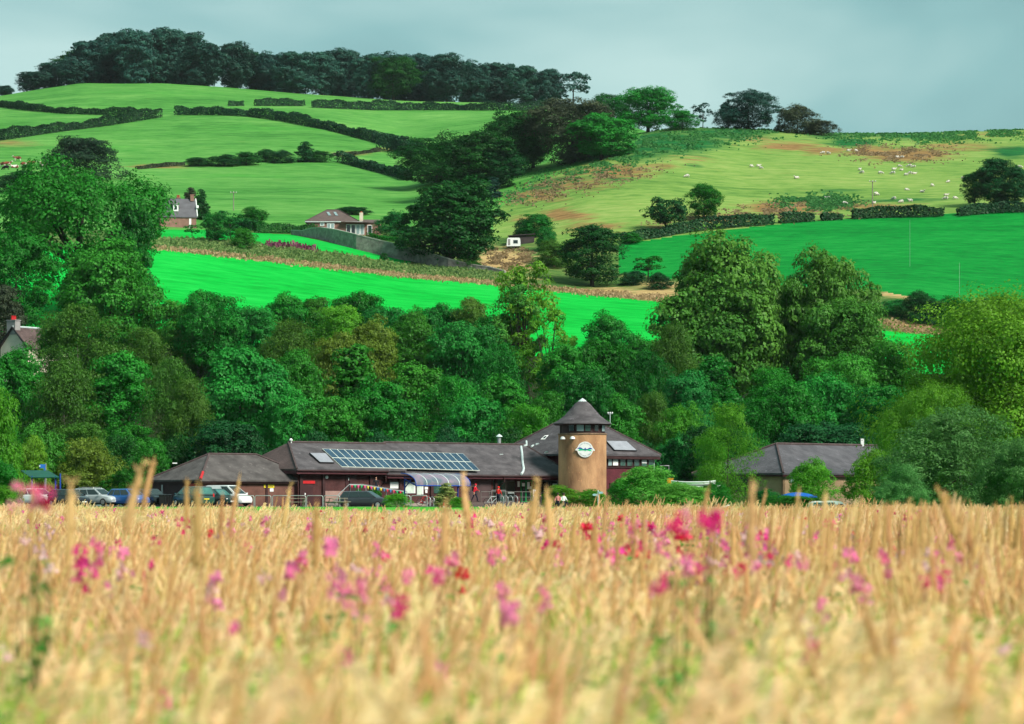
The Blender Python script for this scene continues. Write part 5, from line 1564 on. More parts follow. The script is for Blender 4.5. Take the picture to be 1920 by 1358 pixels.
for s in (-1, 1):
    mb = MB(); mb.lathe([(.3, -.09), (.3, .09)], base + Vector((0, s * .9, .3)), 14, axis='y'); mb.build('wheel', RUBBER, cv)

# ------------------------------------------------------------------ stone wall stepping down the slope
sw = [(546, 440, 433), (566, 443, 433.5), (583, 446, 429), (600, 449, 427.5), (630, 458, 432), (668, 468, 441), (710, 478, 451), (745, 486, 459), (772, 490, 466), (800, 497, 474), (840, 503, 486), (885, 507, 497), (915, 511, 501), (946, 516, 511)]
pts = [(hill(x, b), t) for x, b, t in sw]
mbw, mbc = MB(), MB()
org = pts[5][0]
wo = thing('stone_wall', 'long grey stone garden wall with pale coping slanting down to the sycamore', 'wall', tuple(org))
for (p, t0), (q, t1) in zip(pts[:-1], pts[1:]):
    za, zb = max(ZY(t0, p.y), p.z + .7), max(ZY(t1, q.y), q.z + .7)
    d = (q - p); d.z = 0
    nn = Vector((-d.y, d.x, 0)).normalized() * .5
    a, b = Vector((p.x, p.y, p.z - .6)), Vector((q.x, q.y, q.z - .6))
    mbw.add([a, b, Vector((q.x, q.y, zb)), Vector((p.x, p.y, za)), a + nn, b + nn, Vector((q.x, q.y, zb)) + nn, Vector((p.x, p.y, za)) + nn], [(0, 1, 2, 3), (5, 4, 7, 6), (3, 2, 6, 7), (4, 0, 3, 7), (1, 5, 6, 2)])
    pp, qq = Vector((p.x, p.y, za + .004)) - nn * .12, Vector((q.x, q.y, zb + .004)) - nn * .12
    mbc.prism([pp, qq, qq + nn * 1.24, pp + nn * 1.24], UP * .2)
mbw.build('masonry', STONE, wo)
mbc.build('coping', COPING, wo)

# ------------------------------------------------------------------ poles
def pole(px, base, top, label, mat=None, arms=True, r=.13):
    p = hill(px, base)
    t = thing('utility_pole', label, 'pole', tuple(p))
    z = ZY(top, p.y)
    MB().tube([p - UP * .5, (p.x, p.y, z)], [r, r * .75], 7).build('post', mat or WOODG, t)
    if arms:
        MB().box((p.x, p.y - r - .06, z - .35), (1.5, .1, .12)).build('cross_arm', mat or WOODG, t)
        for s in (-1, 0, 1):
            MB().lathe([(.05, 0), (.07, .12), (.03, .22)], (p.x + s * .65, p.y - r - .06, z - .288), 7).build('insulator', WHITE, t)
pole(1636, 398, 338, 'tall weathered utility pole behind the field hedge below the sheep')
pole(438, 395, 359, 'utility pole on the pasture above the garden hedge')
pole(1706, 500, 412, 'slim pole standing alone in the upper field', M('green grey post', (.10, .24, .15), .9, .2, 2), False, .055)
pole(1799, 566, 493, 'pale slim pole above the dark bushes of the upper field', M('pale post', (.14, .30, .19), .9, .2, 2), False, .055)

# ------------------------------------------------------------------ vehicles
def carpaint(name, c):
    return M(name, c, 0.28, 0.0, spec=0.5, coat=0.6)
HEADL = M('headlight glass', (.75, .80, .80), .15, 0, spec=.7)
TAIL = M('tail light red', (.40, .012, .012), .25, 0, spec=.6)
RIM = M('alloy rim', (.42, .43, .44), .35, 0, metal=.6)
CARGL = M('car glass', (.022, .034, .034), .06, 0, spec=.7)
CARGLT = M('teal car glass', (.05, .15, .14), .1, .3, 1.5, spec=.7)
PLATEY = M('yellow plate', (.6, .45, .03), .5, 0)
PLATEW = M('white plate', (.62, .63, .6), .5, 0)
STYLE = {  # length, height, width, belt height, greenhouse: rear base, rear top, front top, front base; bonnet height, nose height
    'hatch':  (4.0, 1.48, 1.72, .92, -.47, -.36, .10, .30, .94, .72),
    'estate': (4.6, 1.47, 1.76, .92, -.48, -.40, .08, .27, .92, .70),
    'mpv':    (4.4, 1.66, 1.80, .98, -.49, -.44, .12, .34, 1.0, .78),
    'van':    (4.2, 1.80, 1.80, 1.02, -.49, -.46, .10, .36, 1.02, .78),
}
def car(px, py, Y, heading, style, paint, label, cat='car', glass=CARGL, rails=False, extra=None):
    Ln, H, W, B, rb, rt, ft, fb_, bn, ns = STYLE[style]
    z = ZY(py, Y)
    t = thing('parked_van' if style == 'van' else 'parked_car', label, cat, (0, 0, 0))
    mb = MB()
    st = [(-.5, .40, .70, .66), (-.49, .26, B - .1, .80), (-.44, .22, B, .86), (-.2, .20, B, .88), (.1, .20, B, .88), (fb_ - .02, .20, bn, .87), (.40, .22, bn - .08, .85), (.465, .24, ns + .06, .80), (.495, .30, ns - .06, .72), (.5, .36, ns - .14, .66)]
    ring = []
    for xf, zb, zt, hw in st:
        hw *= W / 1.76
        ring.append([(-hw * .9, zb), (-hw, zb + .14), (-hw * 1.01, (zb + zt) * .5), (-hw * .97, zt - .08), (-hw * .86, zt), (hw * .86, zt), (hw * .97, zt - .08), (hw * 1.01, (zb + zt) * .5), (hw, zb + .14), (hw * .9, zb)])
    vs, fs = [], []
    for (xf, *_), rg in zip(st, ring):
        vs += [(xf * Ln, y, zz) for y, zz in rg]
    m = 10
    for i in range(len(st) - 1):
        for k in range(m):
            fs.append((i * m + k, i * m + (k + 1) % m, (i + 1) * m + (k + 1) % m, (i + 1) * m + k))
    fs += [tuple(range(m))[::-1], tuple(range((len(st) - 1) * m, len(st) * m))]
    mb.add(vs, fs)
    wb, wt = W * .455, W * .36
    g0 = [(rb * Ln, -wb, B - .02), (fb_ * Ln, -wb, bn - .02), (fb_ * Ln, wb, bn - .02), (rb * Ln, wb, B - .02)]
    g1 = [(rt * Ln, -wt, H - .03), (ft * Ln, -wt, H - .02), (ft * Ln, wt, H - .02), (rt * Ln, wt, H - .03)]
    g2 = [(rt * Ln * .93, -wt * .86, H + .015), (ft * Ln * .8, -wt * .86, H + .02), (ft * Ln * .8, wt * .86, H + .02), (rt * Ln * .93, wt * .86, H + .015)]
    mb.add(g0 + g1 + g2, [(0, 1, 5, 4), (1, 2, 6, 5), (2, 3, 7, 6), (3, 0, 4, 7), (4, 5, 9, 8), (5, 6, 10, 9), (6, 7, 11, 10), (7, 4, 8, 11), (8, 9, 10, 11)])
    body = mb.build('body', paint, t, 35)
    def pane(name, a, b, c, d, mat, u0, u1, v0, v1, off):
        a, b, c, d = map(Vector, (a, b, c, d))
        f = lambda u, v: a.lerp(b, u).lerp(d.lerp(c, u), v)
        n = (b - a).cross(d - a).normalized() * off
        return MB().prism([f(u0, v0) + n * .2, f(u1, v0) + n * .2, f(u1, v1) + n * .2, f(u0, v1) + n * .2], n).build(name, mat, body)
    for sgn in (0, 1):
        q = (g0[0], g0[1], g1[1], g1[0]) if sgn == 0 else (g0[2], g0[3], g1[3], g1[2])
        if style == 'van':
            pane('side_window', *q, glass, *((.66, .93, .08, .92) if sgn == 0 else (.07, .34, .08, .92)), .012)
        else:
            for a, b in ((.04, .24), (.27, .56), (.59, .94)):
                pane('side_window', *q, glass, *((a, b, .1, .9) if sgn == 0 else (1 - b, 1 - a, .1, .9)), .012)
    pane('windscreen', g0[1], g0[2], g1[2], g1[1], glass, .06, .94, .08, .94, .012)
    pane('rear_window', g0[3], g0[0], g1[0], g1[3], glass, .08, .92, .12, .9, .012)
    for sx, sy in ((-.31, -1), (-.31, 1), (.31, -1), (.31, 1)):
        c = (sx * Ln, sy * (W / 2 - .09), .31)
        w = MB().lathe([(.20, -.10), (.31, -.10), (.325, -.05), (.325, .05), (.31, .10), (.20, .10)], c, 18, axis='y').build('wheel', RUBBER, t, 40)
        MB().lathe([(.02, -.112), (.2, -.108), (.2, .108), (.02, .112)], c, 14, axis='y').build('rim', RIM, w, 40)
    for sy in (-1, 1):
        MB().obox((Ln * .465, sy * W * .32 - .15, ns - .10), (.09, 0, -.04), (0, .30, 0), (-.10, 0, .16)).build('headlight', HEADL, t)
        MB().obox((-Ln * .497, sy * W * .40 - .07, B - .28 if style != 'mpv' else B - .2), (.06, 0, 0), (0, .14, 0), (.03, 0, .28)).build('tail_light', TAIL, t)
        m_ = MB().obox((fb_ * Ln * .82, sy * (W * .5 + .08) - .07, B + .02), (.10, 0, 0), (0, .15, 0), (0, 0, .13)).build('mirror', paint, t)
    MB().obox((Ln * .497, -.26, .36), (.02, 0, 0), (0, .52, 0), (0, 0, .11)).build('number_plate', PLATEW, t)
    MB().obox((-Ln * .505, -.26, .55), (.02, 0, 0), (0, .52, 0), (0, 0, .11)).build('number_plate', PLATEY, t)
    MB().obox((Ln * .487, -W * .28, .46), (.035, 0, 0), (0, W * .56, 0), (0, 0, .12)).build('grille', BLACK, t)
    MB().obox((-Ln * .44, -W * .46, .16), (Ln * .88, 0, 0), (0, W * .92, 0), (0, 0, .08)).build('underbody', BLACK, t)
    if rails:
        for sy in (-1, 1):
            MB().tube([(rt * Ln * .85, sy * wt * .86, H + .01), (rt * Ln * .8, sy * wt * .86, H + .09), (ft * Ln * .4, sy * wt * .86, H + .09), (ft * Ln * .5, sy * wt * .86, H + .01)], .02, 5).build('roof_rail', STEEL, t)
        for xx in (rt * Ln * .6, ft * Ln * .1 - .1):
            MB().box((xx, 0, H + .115), (.06, wt * 1.9, .035)).build('roof_bar', STEEL, t)
    if extra:
        extra(t, body, Ln, H, W)
    t.location = (PX(px, Y), Y, z)
    t.rotation_euler = (0, 0, heading)
    return t
HEAD = R(-38)
car(68, 948, 247, R(-28), 'estate', carpaint('white car paint', (.72, .74, .74)), 'white estate car behind the pink blooms under the green canopy')
car(128, 950, 245, HEAD, 'hatch', carpaint('black car paint', (.012, .013, .018)), 'black car with pale headlights tucked beside the silver estate')
car(180, 948, 248, R(-30), 'estate', carpaint('silver car paint', (.40, .44, .46)), 'silver estate car with roof rails and bars parked nose out', rails=True)
car(240, 949, 247, HEAD, 'hatch', carpaint('bright blue car paint', (.012, .12, .42)), 'bright blue hatchback parked between the silver and the black cars')
car(281, 949, 248, R(-48), 'hatch', carpaint('black glossy paint', (.010, .011, .013)), 'black hatchback with wet looking bonnet next to the hut')
car(362, 949, 244, R(128), 'mpv', carpaint('dark teal paint', (.020, .055, .055)), 'dark teal people carrier seen from its rear with red tail lights', glass=CARGLT)
car(405, 949, 248, HEAD, 'hatch', carpaint('dark green paint', (.010, .028, .026)), 'dark green car half hidden behind the white van', glass=CARGLT)
car(428, 949, 249, R(-32), 'van', carpaint('white van paint', (.74, .76, .76)), 'white panel van with a sloping nose in front of the hut', 'van')
car(686, 953, 247, R(-18), 'estate', carpaint('graphite paint', (.030, .032, .040)), 'graphite grey estate car below the ramp railing')

def bin_(px, py, Y, label):
    p = P(px, py, Y); t = thing('wheeled_bin', label, 'bin', tuple(p))
    MB().add([p + Vector(v) for v in [(-.26, -.3, .05), (.26, -.3, .05), (.26, .3, .05), (-.26, .3, .05), (-.33, -.38, 1.0), (.33, -.38, 1.0), (.33, .38, 1.0), (-.33, .38, 1.0)]], [(0, 3, 2, 1), (4, 5, 6, 7), (0, 1, 5, 4), (1, 2, 6, 5), (2, 3, 7, 6), (3, 0, 4, 7)]).build('body', BLACK, t)
    MB().prism([p + Vector(v) for v in [(-.36, -.42, 1.004), (-.36, .42, 1.004), (-.36, .42, 1.06), (-.36, 0, 1.12), (-.36, -.42, 1.06)]], (.72, 0, 0)).build('lid', BLACK, t)
    for s in (-.24, .24):
        MB().tube([p + Vector((s - .04, .34, .1)), p + Vector((s + .04, .34, .1))], .1, 10).build('wheel', RUBBER, t)
bin_(306, 951, 246, 'black wheeled bin between the black hatchback and the teal people carrier')
bin_(314, 951, 246.5, 'second black wheeled bin nearer the teal people carrier')

# ------------------------------------------------------------------ street furniture
def hoop(px0, px1, py, Y, h=.95):
    a, b = P(px0, py, Y), P(px1, py, Y); a.z = b.z = near_z(Y)
    up = Vector((0, 0, h))
    u = (b - a) * .07
    mb = MB().tube([a, a + up * .86, a + up * .96 + u * .4, a + up + u, b + up - u, b + up * .96 - u * .4, b + up * .86, b], .035, 7)
    mid = (a + b) / 2
    o = mb.solo('hoop_barrier', STEEL, 'galvanised hoop barrier in the row along the lawn before the brick wall', 'barrier', a, 'hoop barriers along the lawn', 60)
for a in (446, 478, 511, 543, 575, 607, 739, 771):
    hoop(a, a + 30, 951, 243.6)

def shelter(label):
    Y = 249.0
    p = P(778, 941, Y); p.z = GZ
    f = Frame((p.x, p.y)); t = thing('bike_shelter', label, 'shelter', f(0, 0, GZ))
    Ls, zt = 6.3, ZY(888, 251)
    prof = []
    for k in range(9):
        a = R(-8) + k * R(96) / 8
        prof.append((-.15 + 2.1 * (1 - math.cos(a)), zt - 2.1 + .6 + (1.5) * math.sin(a) if False else zt - .95 + .95 * math.sin(max(a, R(-8)))))
    CAN = M('canopy sheet with painted sheen', (.09, .19, .23), .25, .4, .9, col2=(.30, .19, .26), spec=.6)  # teal and pink sheen of the sheet painted into its mottled colour
    bays = 5
    for i in range(bays):
        s0, s1 = Ls * i / bays + .03, Ls * (i + 1) / bays - .03
        vs, fs = [], []
        for d, z in prof:
            vs += [f(s0, d, z), f(s1, d, z)]
        n = len(prof)
        vs2 = [v + UP * .03 for v in vs]
        for k in range(n - 1):
            fs.append((2 * k, 2 * k + 1, 2 * k + 3, 2 * k + 2))
            fs.append((2 * n + 2 * k, 2 * n + 2 * k + 2, 2 * n + 2 * k + 3, 2 * n + 2 * k + 1))
        MB().add(vs + vs2, fs).build('canopy_sheet', CAN, t, 50)
    for s in [Ls * i / bays for i in range(bays + 1)]:
        MB().tube([f(s, d, z + .02) for d, z in prof], .045, 5).build('canopy_rib', PALEM if 0 < s < Ls - .1 else BLUE, t)
    for s in (.06, Ls - .06):
        MB().tube([f(s, 1.5, GZ), f(s, 1.45, zt - .5), f(s, prof[0][0] + .02, prof[0][1])], .075, 7).build('post', BLUE, t)
        MB().tube([f(s, 1.48, zt - 1.3), f(s, .6, prof[3][1] - .05)], .05, 6).build('brace', BLUE, t)
    MB().tube([f(0, prof[0][0], prof[0][1]), f(Ls, prof[0][0], prof[0][1])], .05, 6).build('eaves_beam', BLUE, t)
    MB().tube([f(0, 1.5, zt - .35), f(Ls, 1.5, zt - .35)], .05, 6).build('rear_beam', BLUE, t)
shelter('blue posted cycle shelter with a curved clear canopy before the notice boards')

# canopy shelter by the cars
p = P(75, 945, 262); p.z = GZ
t = thing('green_canopy', 'dark green sheet roofed open shelter on blue posts behind the white car', 'shelter', tuple(p))
zt = ZY(881, 262)
b = [P(39, 882, 264), P(90, 882, 264), P(111, 894.5, 260), P(57, 894.5, 260)]
slab(MB(), b, .1)
mb = MB(); slab(mb, [b[3], b[2], b[1], b[0]], .08); mb.build('roof_sheet', DGREEN, t)
mb = MB(); mb.tube([b[3] - UP * .06, b[2] - UP * .06], .06, 5); mb.build('roof_edge', DGREEN, t)
for q in (P(60, 896, 260.2), P(104, 896, 260.2), P(84, 888, 263.5), P(46, 888, 263.5)):
    MB().tube([(q.x, q.y, GZ), (q.x, q.y, q.z + .15)], .07, 6).build('post', BLUE if q.y < 262 else STEEL, t)
p = P(113, 945, 259); p.z = GZ
MB().tube([p, P(113, 888, 259)], .07, 7).solo('blue_post', BLUE, 'single blue post standing just beside the green sheet roof', 'post', p)
p = P(86, 945, 266); p.z = GZ
t = thing('cycle_sign', 'small blue sign on a pale pole above the green sheet roof', 'sign', tuple(p))
MB().tube([p, P(86, 869, 266)], .05, 7).build('pole', STEEL, t)
q = P(74.5, 878, 265.9)
SB = M('sign blue', (.02, .14, .48), .5, 0)
mb = MB(); mb.obox(q, (.52, 0, 0), (0, .03, 0), (0, 0, .36)); mb.build('sign_plate', SB, t)
mb = MB(); mb.obox(P(82, 884, 265.9), (.17, 0, 0), (0, .03, 0), (0, 0, .28)); mb.build('sign_plate', SB, t)
mb = MB(); mb.lathe([(.07, -.004), (.07, .0)], q + Vector((.0, -.01, .2)), 10, axis='y'); mb.build('sign_mark', WHITE, t)

# ramp with railing and bunting
def rail(pts, label, h=.0, mat=STEEL, posts=9, name='railing', mid=False, r=.035):
    p0 = pts[0][0]
    t = thing(name, label, 'railing', tuple(p0))
    tops = [a for _, a in pts]
    MB().tube(tops, r, 6).build('top_rail', mat, t)
    if mid:
        MB().tube([b.lerp(a, .5) for b, a in pts], r * .8, 5).build('mid_rail', mat, t)
    tot = sum((b - a).length for a, b in zip(tops[:-1], tops[1:]))
    for i in range(posts):
        u = tot * i / (posts - 1)
        for (b0, a0), (b1, a1) in zip(pts[:-1], pts[1:]):
            l = (a1 - a0).length
            if u <= l + 1e-6:
                k = min(1, u / l)
                MB().tube([b0.lerp(b1, k), a0.lerp(a1, k)], r * .85, 6).build('post', mat, t)
                break
            u -= l
    return t
def bp(px, top, bot, Y):
    return (P(px, bot, Y), P(px, top, Y))
rail([bp(632, 930, 948, 252), bp(655, 908.5, 928, 252.4), bp(680, 908.5, 930, 253), bp(714, 914, 933, 254.5), bp(763, 922, 941, 256.5)], 'grey ramp railing hung with bunting in front of the brick wall', posts=11)
t = thing('entrance_ramp', 'pale concrete ramp climbing along the brick wall behind the bunting', 'ramp', tuple(P(700, 945, 254)))
mb = MB()
for (x0, y0, Y0), (x1, y1, Y1) in zip([(634, 948, 252.1), (655, 930, 252.5), (680, 931, 253.1), (764, 942, 256.6)], [(655, 930, 252.5), (680, 931, 253.1), (764, 942, 256.6), (800, 946, 258)]):
    a, b_ = P(x0, y0, Y0), P(x1, y1, Y1)
    a2, b2_ = a + NX * 1.5, b_ + NX * 1.5
    mb.add([Vector((a.x, a.y, GZ - .1)), Vector((b_.x, b_.y, GZ - .1)), b_, a, Vector((a2.x, a2.y, GZ - .1)), Vector((b2_.x, b2_.y, GZ - .1)), b2_, a2], [(0, 1, 2, 3), (5, 4, 7, 6), (3, 2, 6, 7), (4, 0, 3, 7), (1, 5, 6, 2)])
mb.build('ramp_slab', CONC, t)
BUNT = [M('bunting ' + n, c, .7, 0) for n, c in (('red', (.5, .02, .06)), ('yellow', (.6, .5, .05)), ('green', (.0, .35, .12)), ('blue', (.02, .16, .4)), ('pink', (.6, .06, .2)))]
t = thing('bunting', 'string of red, yellow, green and blue triangular flags along the ramp railing', 'bunting', tuple(P(658, 910, 252.2)))
cord, n = [], 17
for i in range(n + 1):
    px = 657 + (760 - 657) * i / n
    Yb_ = 252.2 + (px - 655) / 110 * 4.2 - .15
    top = np.interp(px, [655, 680, 714, 763], [908.5, 908.5, 914, 922]) + 1.2
    cord.append(P(px, top, Yb_))
MB().tube(cord, .012, 4).build('cord', WHITE, t)
for i in range(n):
    c = cord[i].lerp(cord[i + 1], .5)
    v = (cord[i + 1] - cord[i]).normalized() * .12
    MB().prism([c - v, c + v, c - UP * .30], Vector((0, -.01, 0))).build('flag', BUNT[(i * 7 + i // 3) % 5], t)

# walkway, entrance railing and cycle hoops
t = thing('entrance_terrace', 'pale paved terrace with a low kerb in front of the entrance', 'paving', tuple(fr(18, -2, GZ)))
mb = MB(); fbox(mb, fr, 18.2, 34, -2.6, 1.4, GZ - .1, GZ + .30); mb.build('paving_slab', CONC, t)
mb = MB(); fbox(mb, fr, 18.2, 34, -2.75, -2.61, GZ - .1, GZ + .33); mb.build('kerb', M('dark kerb', (.10, .075, .07), .9, .2, 2), t)
def ent(px, top, d=-2.2):
    s = spx(fr, px, d)
    b = fr(s, d, GZ + .3)
    return (b, Vector((b.x, b.y, b.z + top)))
rail([ent(902, 1.0), ent(935, 1.0), ent(985, 1.0), ent(1010, 1.0)], 'thin dark railing edging the entrance terrace', mat=DSTEEL, posts=8, mid=True, r=.03)
rail([ent(922, 1.15, .2), ent(930, 1.15, .2), ent(948, 1.15, .2)], 'short pale railing next to the glass screen', mat=STEEL, posts=4, mid=True, r=.03)
for i, px in enumerate((940, 948, 957, 966)):
    p = P(px, 950, 257); p.z = GZ
    mb = MB(); c = []
    for k in range(13):
        a = math.pi * k / 12
        c.append(p + Vector((-.30 * math.cos(a) * .75, .30 * math.cos(a) * .6, .55 + .36 * math.sin(a))))
    mb.tube([p + Vector((-.225, .18, 0))] + c + [p + Vector((.225, -.18, 0))], .035, 7)
    mb.solo('cycle_stand', STEEL, 'rounded steel cycle stand in the row by the entrance', 'cycle stand', p, 'cycle stands by the entrance', 60)
for i, px in enumerate((803, 810, 817)):
    p = P(px, 947, 250); p.z = GZ
    mb = MB()
    mb.tube([p + Vector((-.2, .15, 0))] + [p + Vector((-.22 * math.cos(math.pi * k / 8), .16 * math.cos(math.pi * k / 8), .5 + .3 * math.sin(math.pi * k / 8))) for k in range(9)] + [p + Vector((.2, -.15, 0))], .035, 6)
    mb.solo('cycle_stand', STEEL, 'rounded steel cycle stand under the curved shelter', 'cycle stand', p, 'cycle stands under the shelter', 60)
def bicycle(px, py, Y, heading, paint, label):
    t = thing('bicycle', label, 'bicycle', (0, 0, 0))
    for i, x in enumerate((-.52, .52)):
        w = MB()
        pts = [(x + .33 * math.cos(a), 0, .34 + .33 * math.sin(a)) for a in np.linspace(0, 2 * math.pi, 21)]
        w.tube(pts, .022, 5, caps=False)
        w_ = w.build('wheel', RUBBER, t, 60)
        s = MB()
        for a in np.linspace(0, math.pi, 7)[:-1]:
            s.tube([(x - .32 * math.cos(a), 0, .34 - .32 * math.sin(a)), (x + .32 * math.cos(a), 0, .34 + .32 * math.sin(a))], .005, 3)
        s.build('spoke', STEEL, w_)
    B, S, Hd = (-.08, 0, .32), (-.2, 0, .82), (.38, 0, .86)
    mb = MB()
    for a, b in ((B, S), (S, Hd), (B, (.40, 0, .74)), ((-.52, 0, .34), B), ((-.52, 0, .34), (-.19, 0, .78)), ((.37, 0, .92), (.42, 0, .70)), ((.42, 0, .70), (.52, 0, .34))):
        mb.tube([a, b], .022, 6)
    mb.build('frame', paint, t)
    MB().tube([(-.2, 0, .8), (-.22, 0, .96)], .015, 5).build('seat_post', STEEL, t)
    MB().prism([(-.36, -.08, .96), (-.36, .08, .96), (-.08, .02, .97), (-.08, -.02, .97)], (0, 0, .05)).build('saddle', BLACK, t)
    MB().tube([(.30, -.3, 1.0), (.40, -.2, 1.03), (.40, .2, 1.03), (.30, .3, 1.0)], .016, 5).build('handlebar', BLACK, t)
    MB().tube([(-.08, -.05, .32), (-.08, .05, .32)], .1, 12).build('chainring', STEEL, t)
    p = P(px, py, Y); t.location = (p.x, p.y, GZ if Y > 244 else p.z); t.rotation_euler = (0, 0, heading)
bicycle(924, 951, 256.5, R(15), M('pale bike paint', (.5, .55, .55), .4, 0), 'pale bicycle leaning at the stands beside the red jacketed person')
bicycle(797, 948, 250.5, R(30), M('red bike paint', (.4, .02, .02), .4, 0), 'bicycle with a red frame parked under the curved shelter')

# lawn and meadow edge furniture
def picnic(px, py, Y, rz, label):
    p = P(px, py, Y); p.z = near_z(Y); t = thing('picnic_table', label, 'picnic table', (0, 0, 0))
    for i in range(4):
        MB().box((0, -.3 + i * .2, .74), (1.7, .18, .045)).build('plank', WOODG, t)
    for y in (-.68, .68):
        for k in (-.07, .07):
            MB().box((0, y + k, .44), (1.7, .13, .045)).build('seat_plank', WOODG, t)
    for x in (-.6, .6):
        for s in (-1, 1):
            MB().tube([(x, s * .66, 0), (x, s * .2, .715)], .045, 4).build('leg', WOODG, t)
        MB().box((x, 0, .375), (.09, 1.5, .08)).build('cross_beam', WOODG, t)
    t.location = p; t.rotation_euler = (0, 0, rz)
picnic(556, 957, 236, R(12), 'weathered wooden picnic table on the lawn in front of the hoop barriers')
picnic(632, 953, 240, R(40), 'second weathered picnic table on the lawn, beside the graphite estate car')
def rock(px, py0, py1, w, Y, label, seed, mat=None):
    c = P(px, (py0 + py1) / 2, Y); s = PXM(Y)
    bm = bmesh.new(); bmesh.ops.create_icosphere(bm, subdivisions=3, radius=1)
    for v in bm.verts:
        n_ = 1 + .22 * mnoise.noise(v.co * 1.4 + Vector((seed, 0, 0)))
        q = v.co * n_
        for k in range(3):
            q[k] = max(-.78, min(.78, q[k])) / .78
        v.co = Vector((q.x * w / 2 / s, q.y * .6, q.z * (py1 - py0) / 2 / s))
    me = bpy.data.meshes.new('stone_block'); bm.to_mesh(me); bm.free()
    me.materials.append(mat or M('pale boulder', (.33, .33, .27), .9, .3, 2.2, bump=.5))
    o = link('stone_block', me); o.location = c
    tag(o, label, 'stone')
rock(926, 954, 974, 27, 226, 'pale stone block in the grass below the red jacketed person', 1)
rock(996, 956, 974, 22, 224, 'second pale stone block beside the seated visitors', 5)
rock(1100, 957, 966, 40, 220, 'long low pale boulder near the signpost', 9)
# red and white marker, finger post
p = P(832, 952, 232); p.z = near_z(232)
t = thing('marker_post', 'short red and white marker post beside the variegated shrub', 'post', tuple(p))
z0_, z1_ = P(832, 955, 232).z, P(832, 943, 232).z
MB().tube([p, (p.x, p.y, z0_ + (z1_ - z0_) * .5)], .055, 7).build('shaft', WHITE, t)
MB().tube([(p.x, p.y, z0_ + (z1_ - z0_) * .5 + .002), (p.x, p.y, z1_)], .06, 7).build('red_band', RED, t)
p = P(1121.5, 960, 214); p.z = near_z(214)
t = thing('finger_post', 'slim pale finger post with two direction boards among the shrubs', 'signpost', tuple(p))
MB().tube([p, P(1121.5, 919.5, 214)], .05, 7).build('post', PALEM, t)
BLP = M('pale blue board', (.28, .46, .50), .5, .1, 3)
def finger(x0, x1, tip, y0, y1, Y):
    MB().prism([P(x0, y0, Y), P(x1, y0, Y), P(tip, (y0 + y1) / 2, Y), P(x1, y1, Y), P(x0, y1, Y)], (0, .05, 0)).build('direction_board', BLP, t)
finger(1122.5, 1129, 1131.5, 922, 926, 213.9)
finger(1120.5, 1113, 1110.5, 926, 930, 213.9)

# stacked boats, orange canoes, covered boat
def hull(name, label, cat, c, L_, W_, H_, rz, mat, mat2=None, seats=True):
    t = thing(name, label, cat, (0, 0, 0))
    st = np.linspace(-.5, .5, 11)
    vs, fs = [], []
    for u in st:
        w = W_ / 2 * max(.03, (1 - (2 * abs(u)) ** 2.6))
        rise = H_ * .35 * (2 * abs(u)) ** 3
        vs += [(u * L_, -w, H_ + rise), (u * L_, -w * .85, H_ * .35 + rise * .8), (u * L_, 0, rise * .5), (u * L_, w * .85, H_ * .35 + rise * .8), (u * L_, w, H_ + rise)]
    for i in range(10):
        for k in range(4):
            fs.append((i * 5 + k, i * 5 + k + 1, (i + 1) * 5 + k + 1, (i + 1) * 5 + k))
    n = len(vs)
    vs += [(x, y * .93, z + .004 if k % 5 in (0, 4) else z + .05) for k, (x, y, z) in enumerate(vs)]
    fs += [tuple(a + n for a in f[::-1]) for f in fs]
    MB().add(vs, fs).build('hull', mat, t, 40)
    for s in (0, 4):
        MB().tube([vs[i * 5 + s] for i in range(11)], .04, 5).build('gunwale', mat2 or mat, t)
    if seats:
        for x in (-.2, .2):
            MB().box((x * L_, 0, H_ * .75), (.25, W_ * .85, .04)).build('seat', mat2 or WOODG, t)
    t.location = c; t.rotation_euler = (0, 0, rz)
    return t
HULLW = M('white hull', (.66, .69, .69), .4, .1, 2)
ORANGE = M('orange hull', (.62, .085, .025), .45, .12, 2)
q = P(1303, 929, 228)
hull('stacked_boat', 'white boat hull on top of the stack behind the leggy shrubs', 'boat', P(1300, 911, 230), 3.6, 1.3, .30, R(4), HULLW)
hull('stacked_boat', 'white boat hull in the middle of the stack behind the leggy shrubs', 'boat', P(1305, 920, 230), 3.9, 1.3, .30, R(2), HULLW)
hull('stacked_boat', 'white boat hull lowest in the stack behind the leggy shrubs', 'boat', P(1300, 930, 230), 3.6, 1.3, .36, R(5), HULLW)
t = thing('boat_rack', 'grey steel rack carrying the stacked white boats', 'rack', tuple(Vector((q.x, 230, GZ))))
for dx in (-1.3, 1.3):
    for dy in (-.75, .75):
        MB().tube([(q.x + dx, 230 + dy, near_z(230)), (q.x + dx, 230 + dy, ZY(901, 230))], .05, 5).build('upright', DSTEEL, t)
    for row in (912.5, 921.5, 931.5):
        MB().tube([(q.x + dx, 229.2, ZY(row, 230)), (q.x + dx, 230.8, ZY(row, 230))], .04, 5).build('arm', DSTEEL, t)
hull('canoe', 'orange canoe lying in front of the leggy shrubs', 'canoe', P(1298, 969, 190), 2.5, .9, .42, R(-6), ORANGE)
hull('canoe', 'orange red canoe with a pale rim lying beside the other canoe', 'canoe', P(1336, 968, 192), 2.3, .9, .55, R(10), ORANGE, WHITE)
p = P(1256, 925, 240); p.z = near_z(240)
t = thing('orange_locker', 'tall orange storage locker between the shrubs and the stacked boats', 'locker', tuple(p))
MB().box(p + Vector((0, 0, (ZY(898, 240) - p.z) / 2)), (.55, .5, ZY(898, 240) - p.z)).build('cabinet', M('orange paint', (.58, .25, .02), .5, .1, 2), t)
MB().box(p + Vector((0, 0, ZY(898, 240) - p.z + .03)), (.63, .58, .054)).build('lid', M('orange paint', (.5, .2, .02), .5), t)
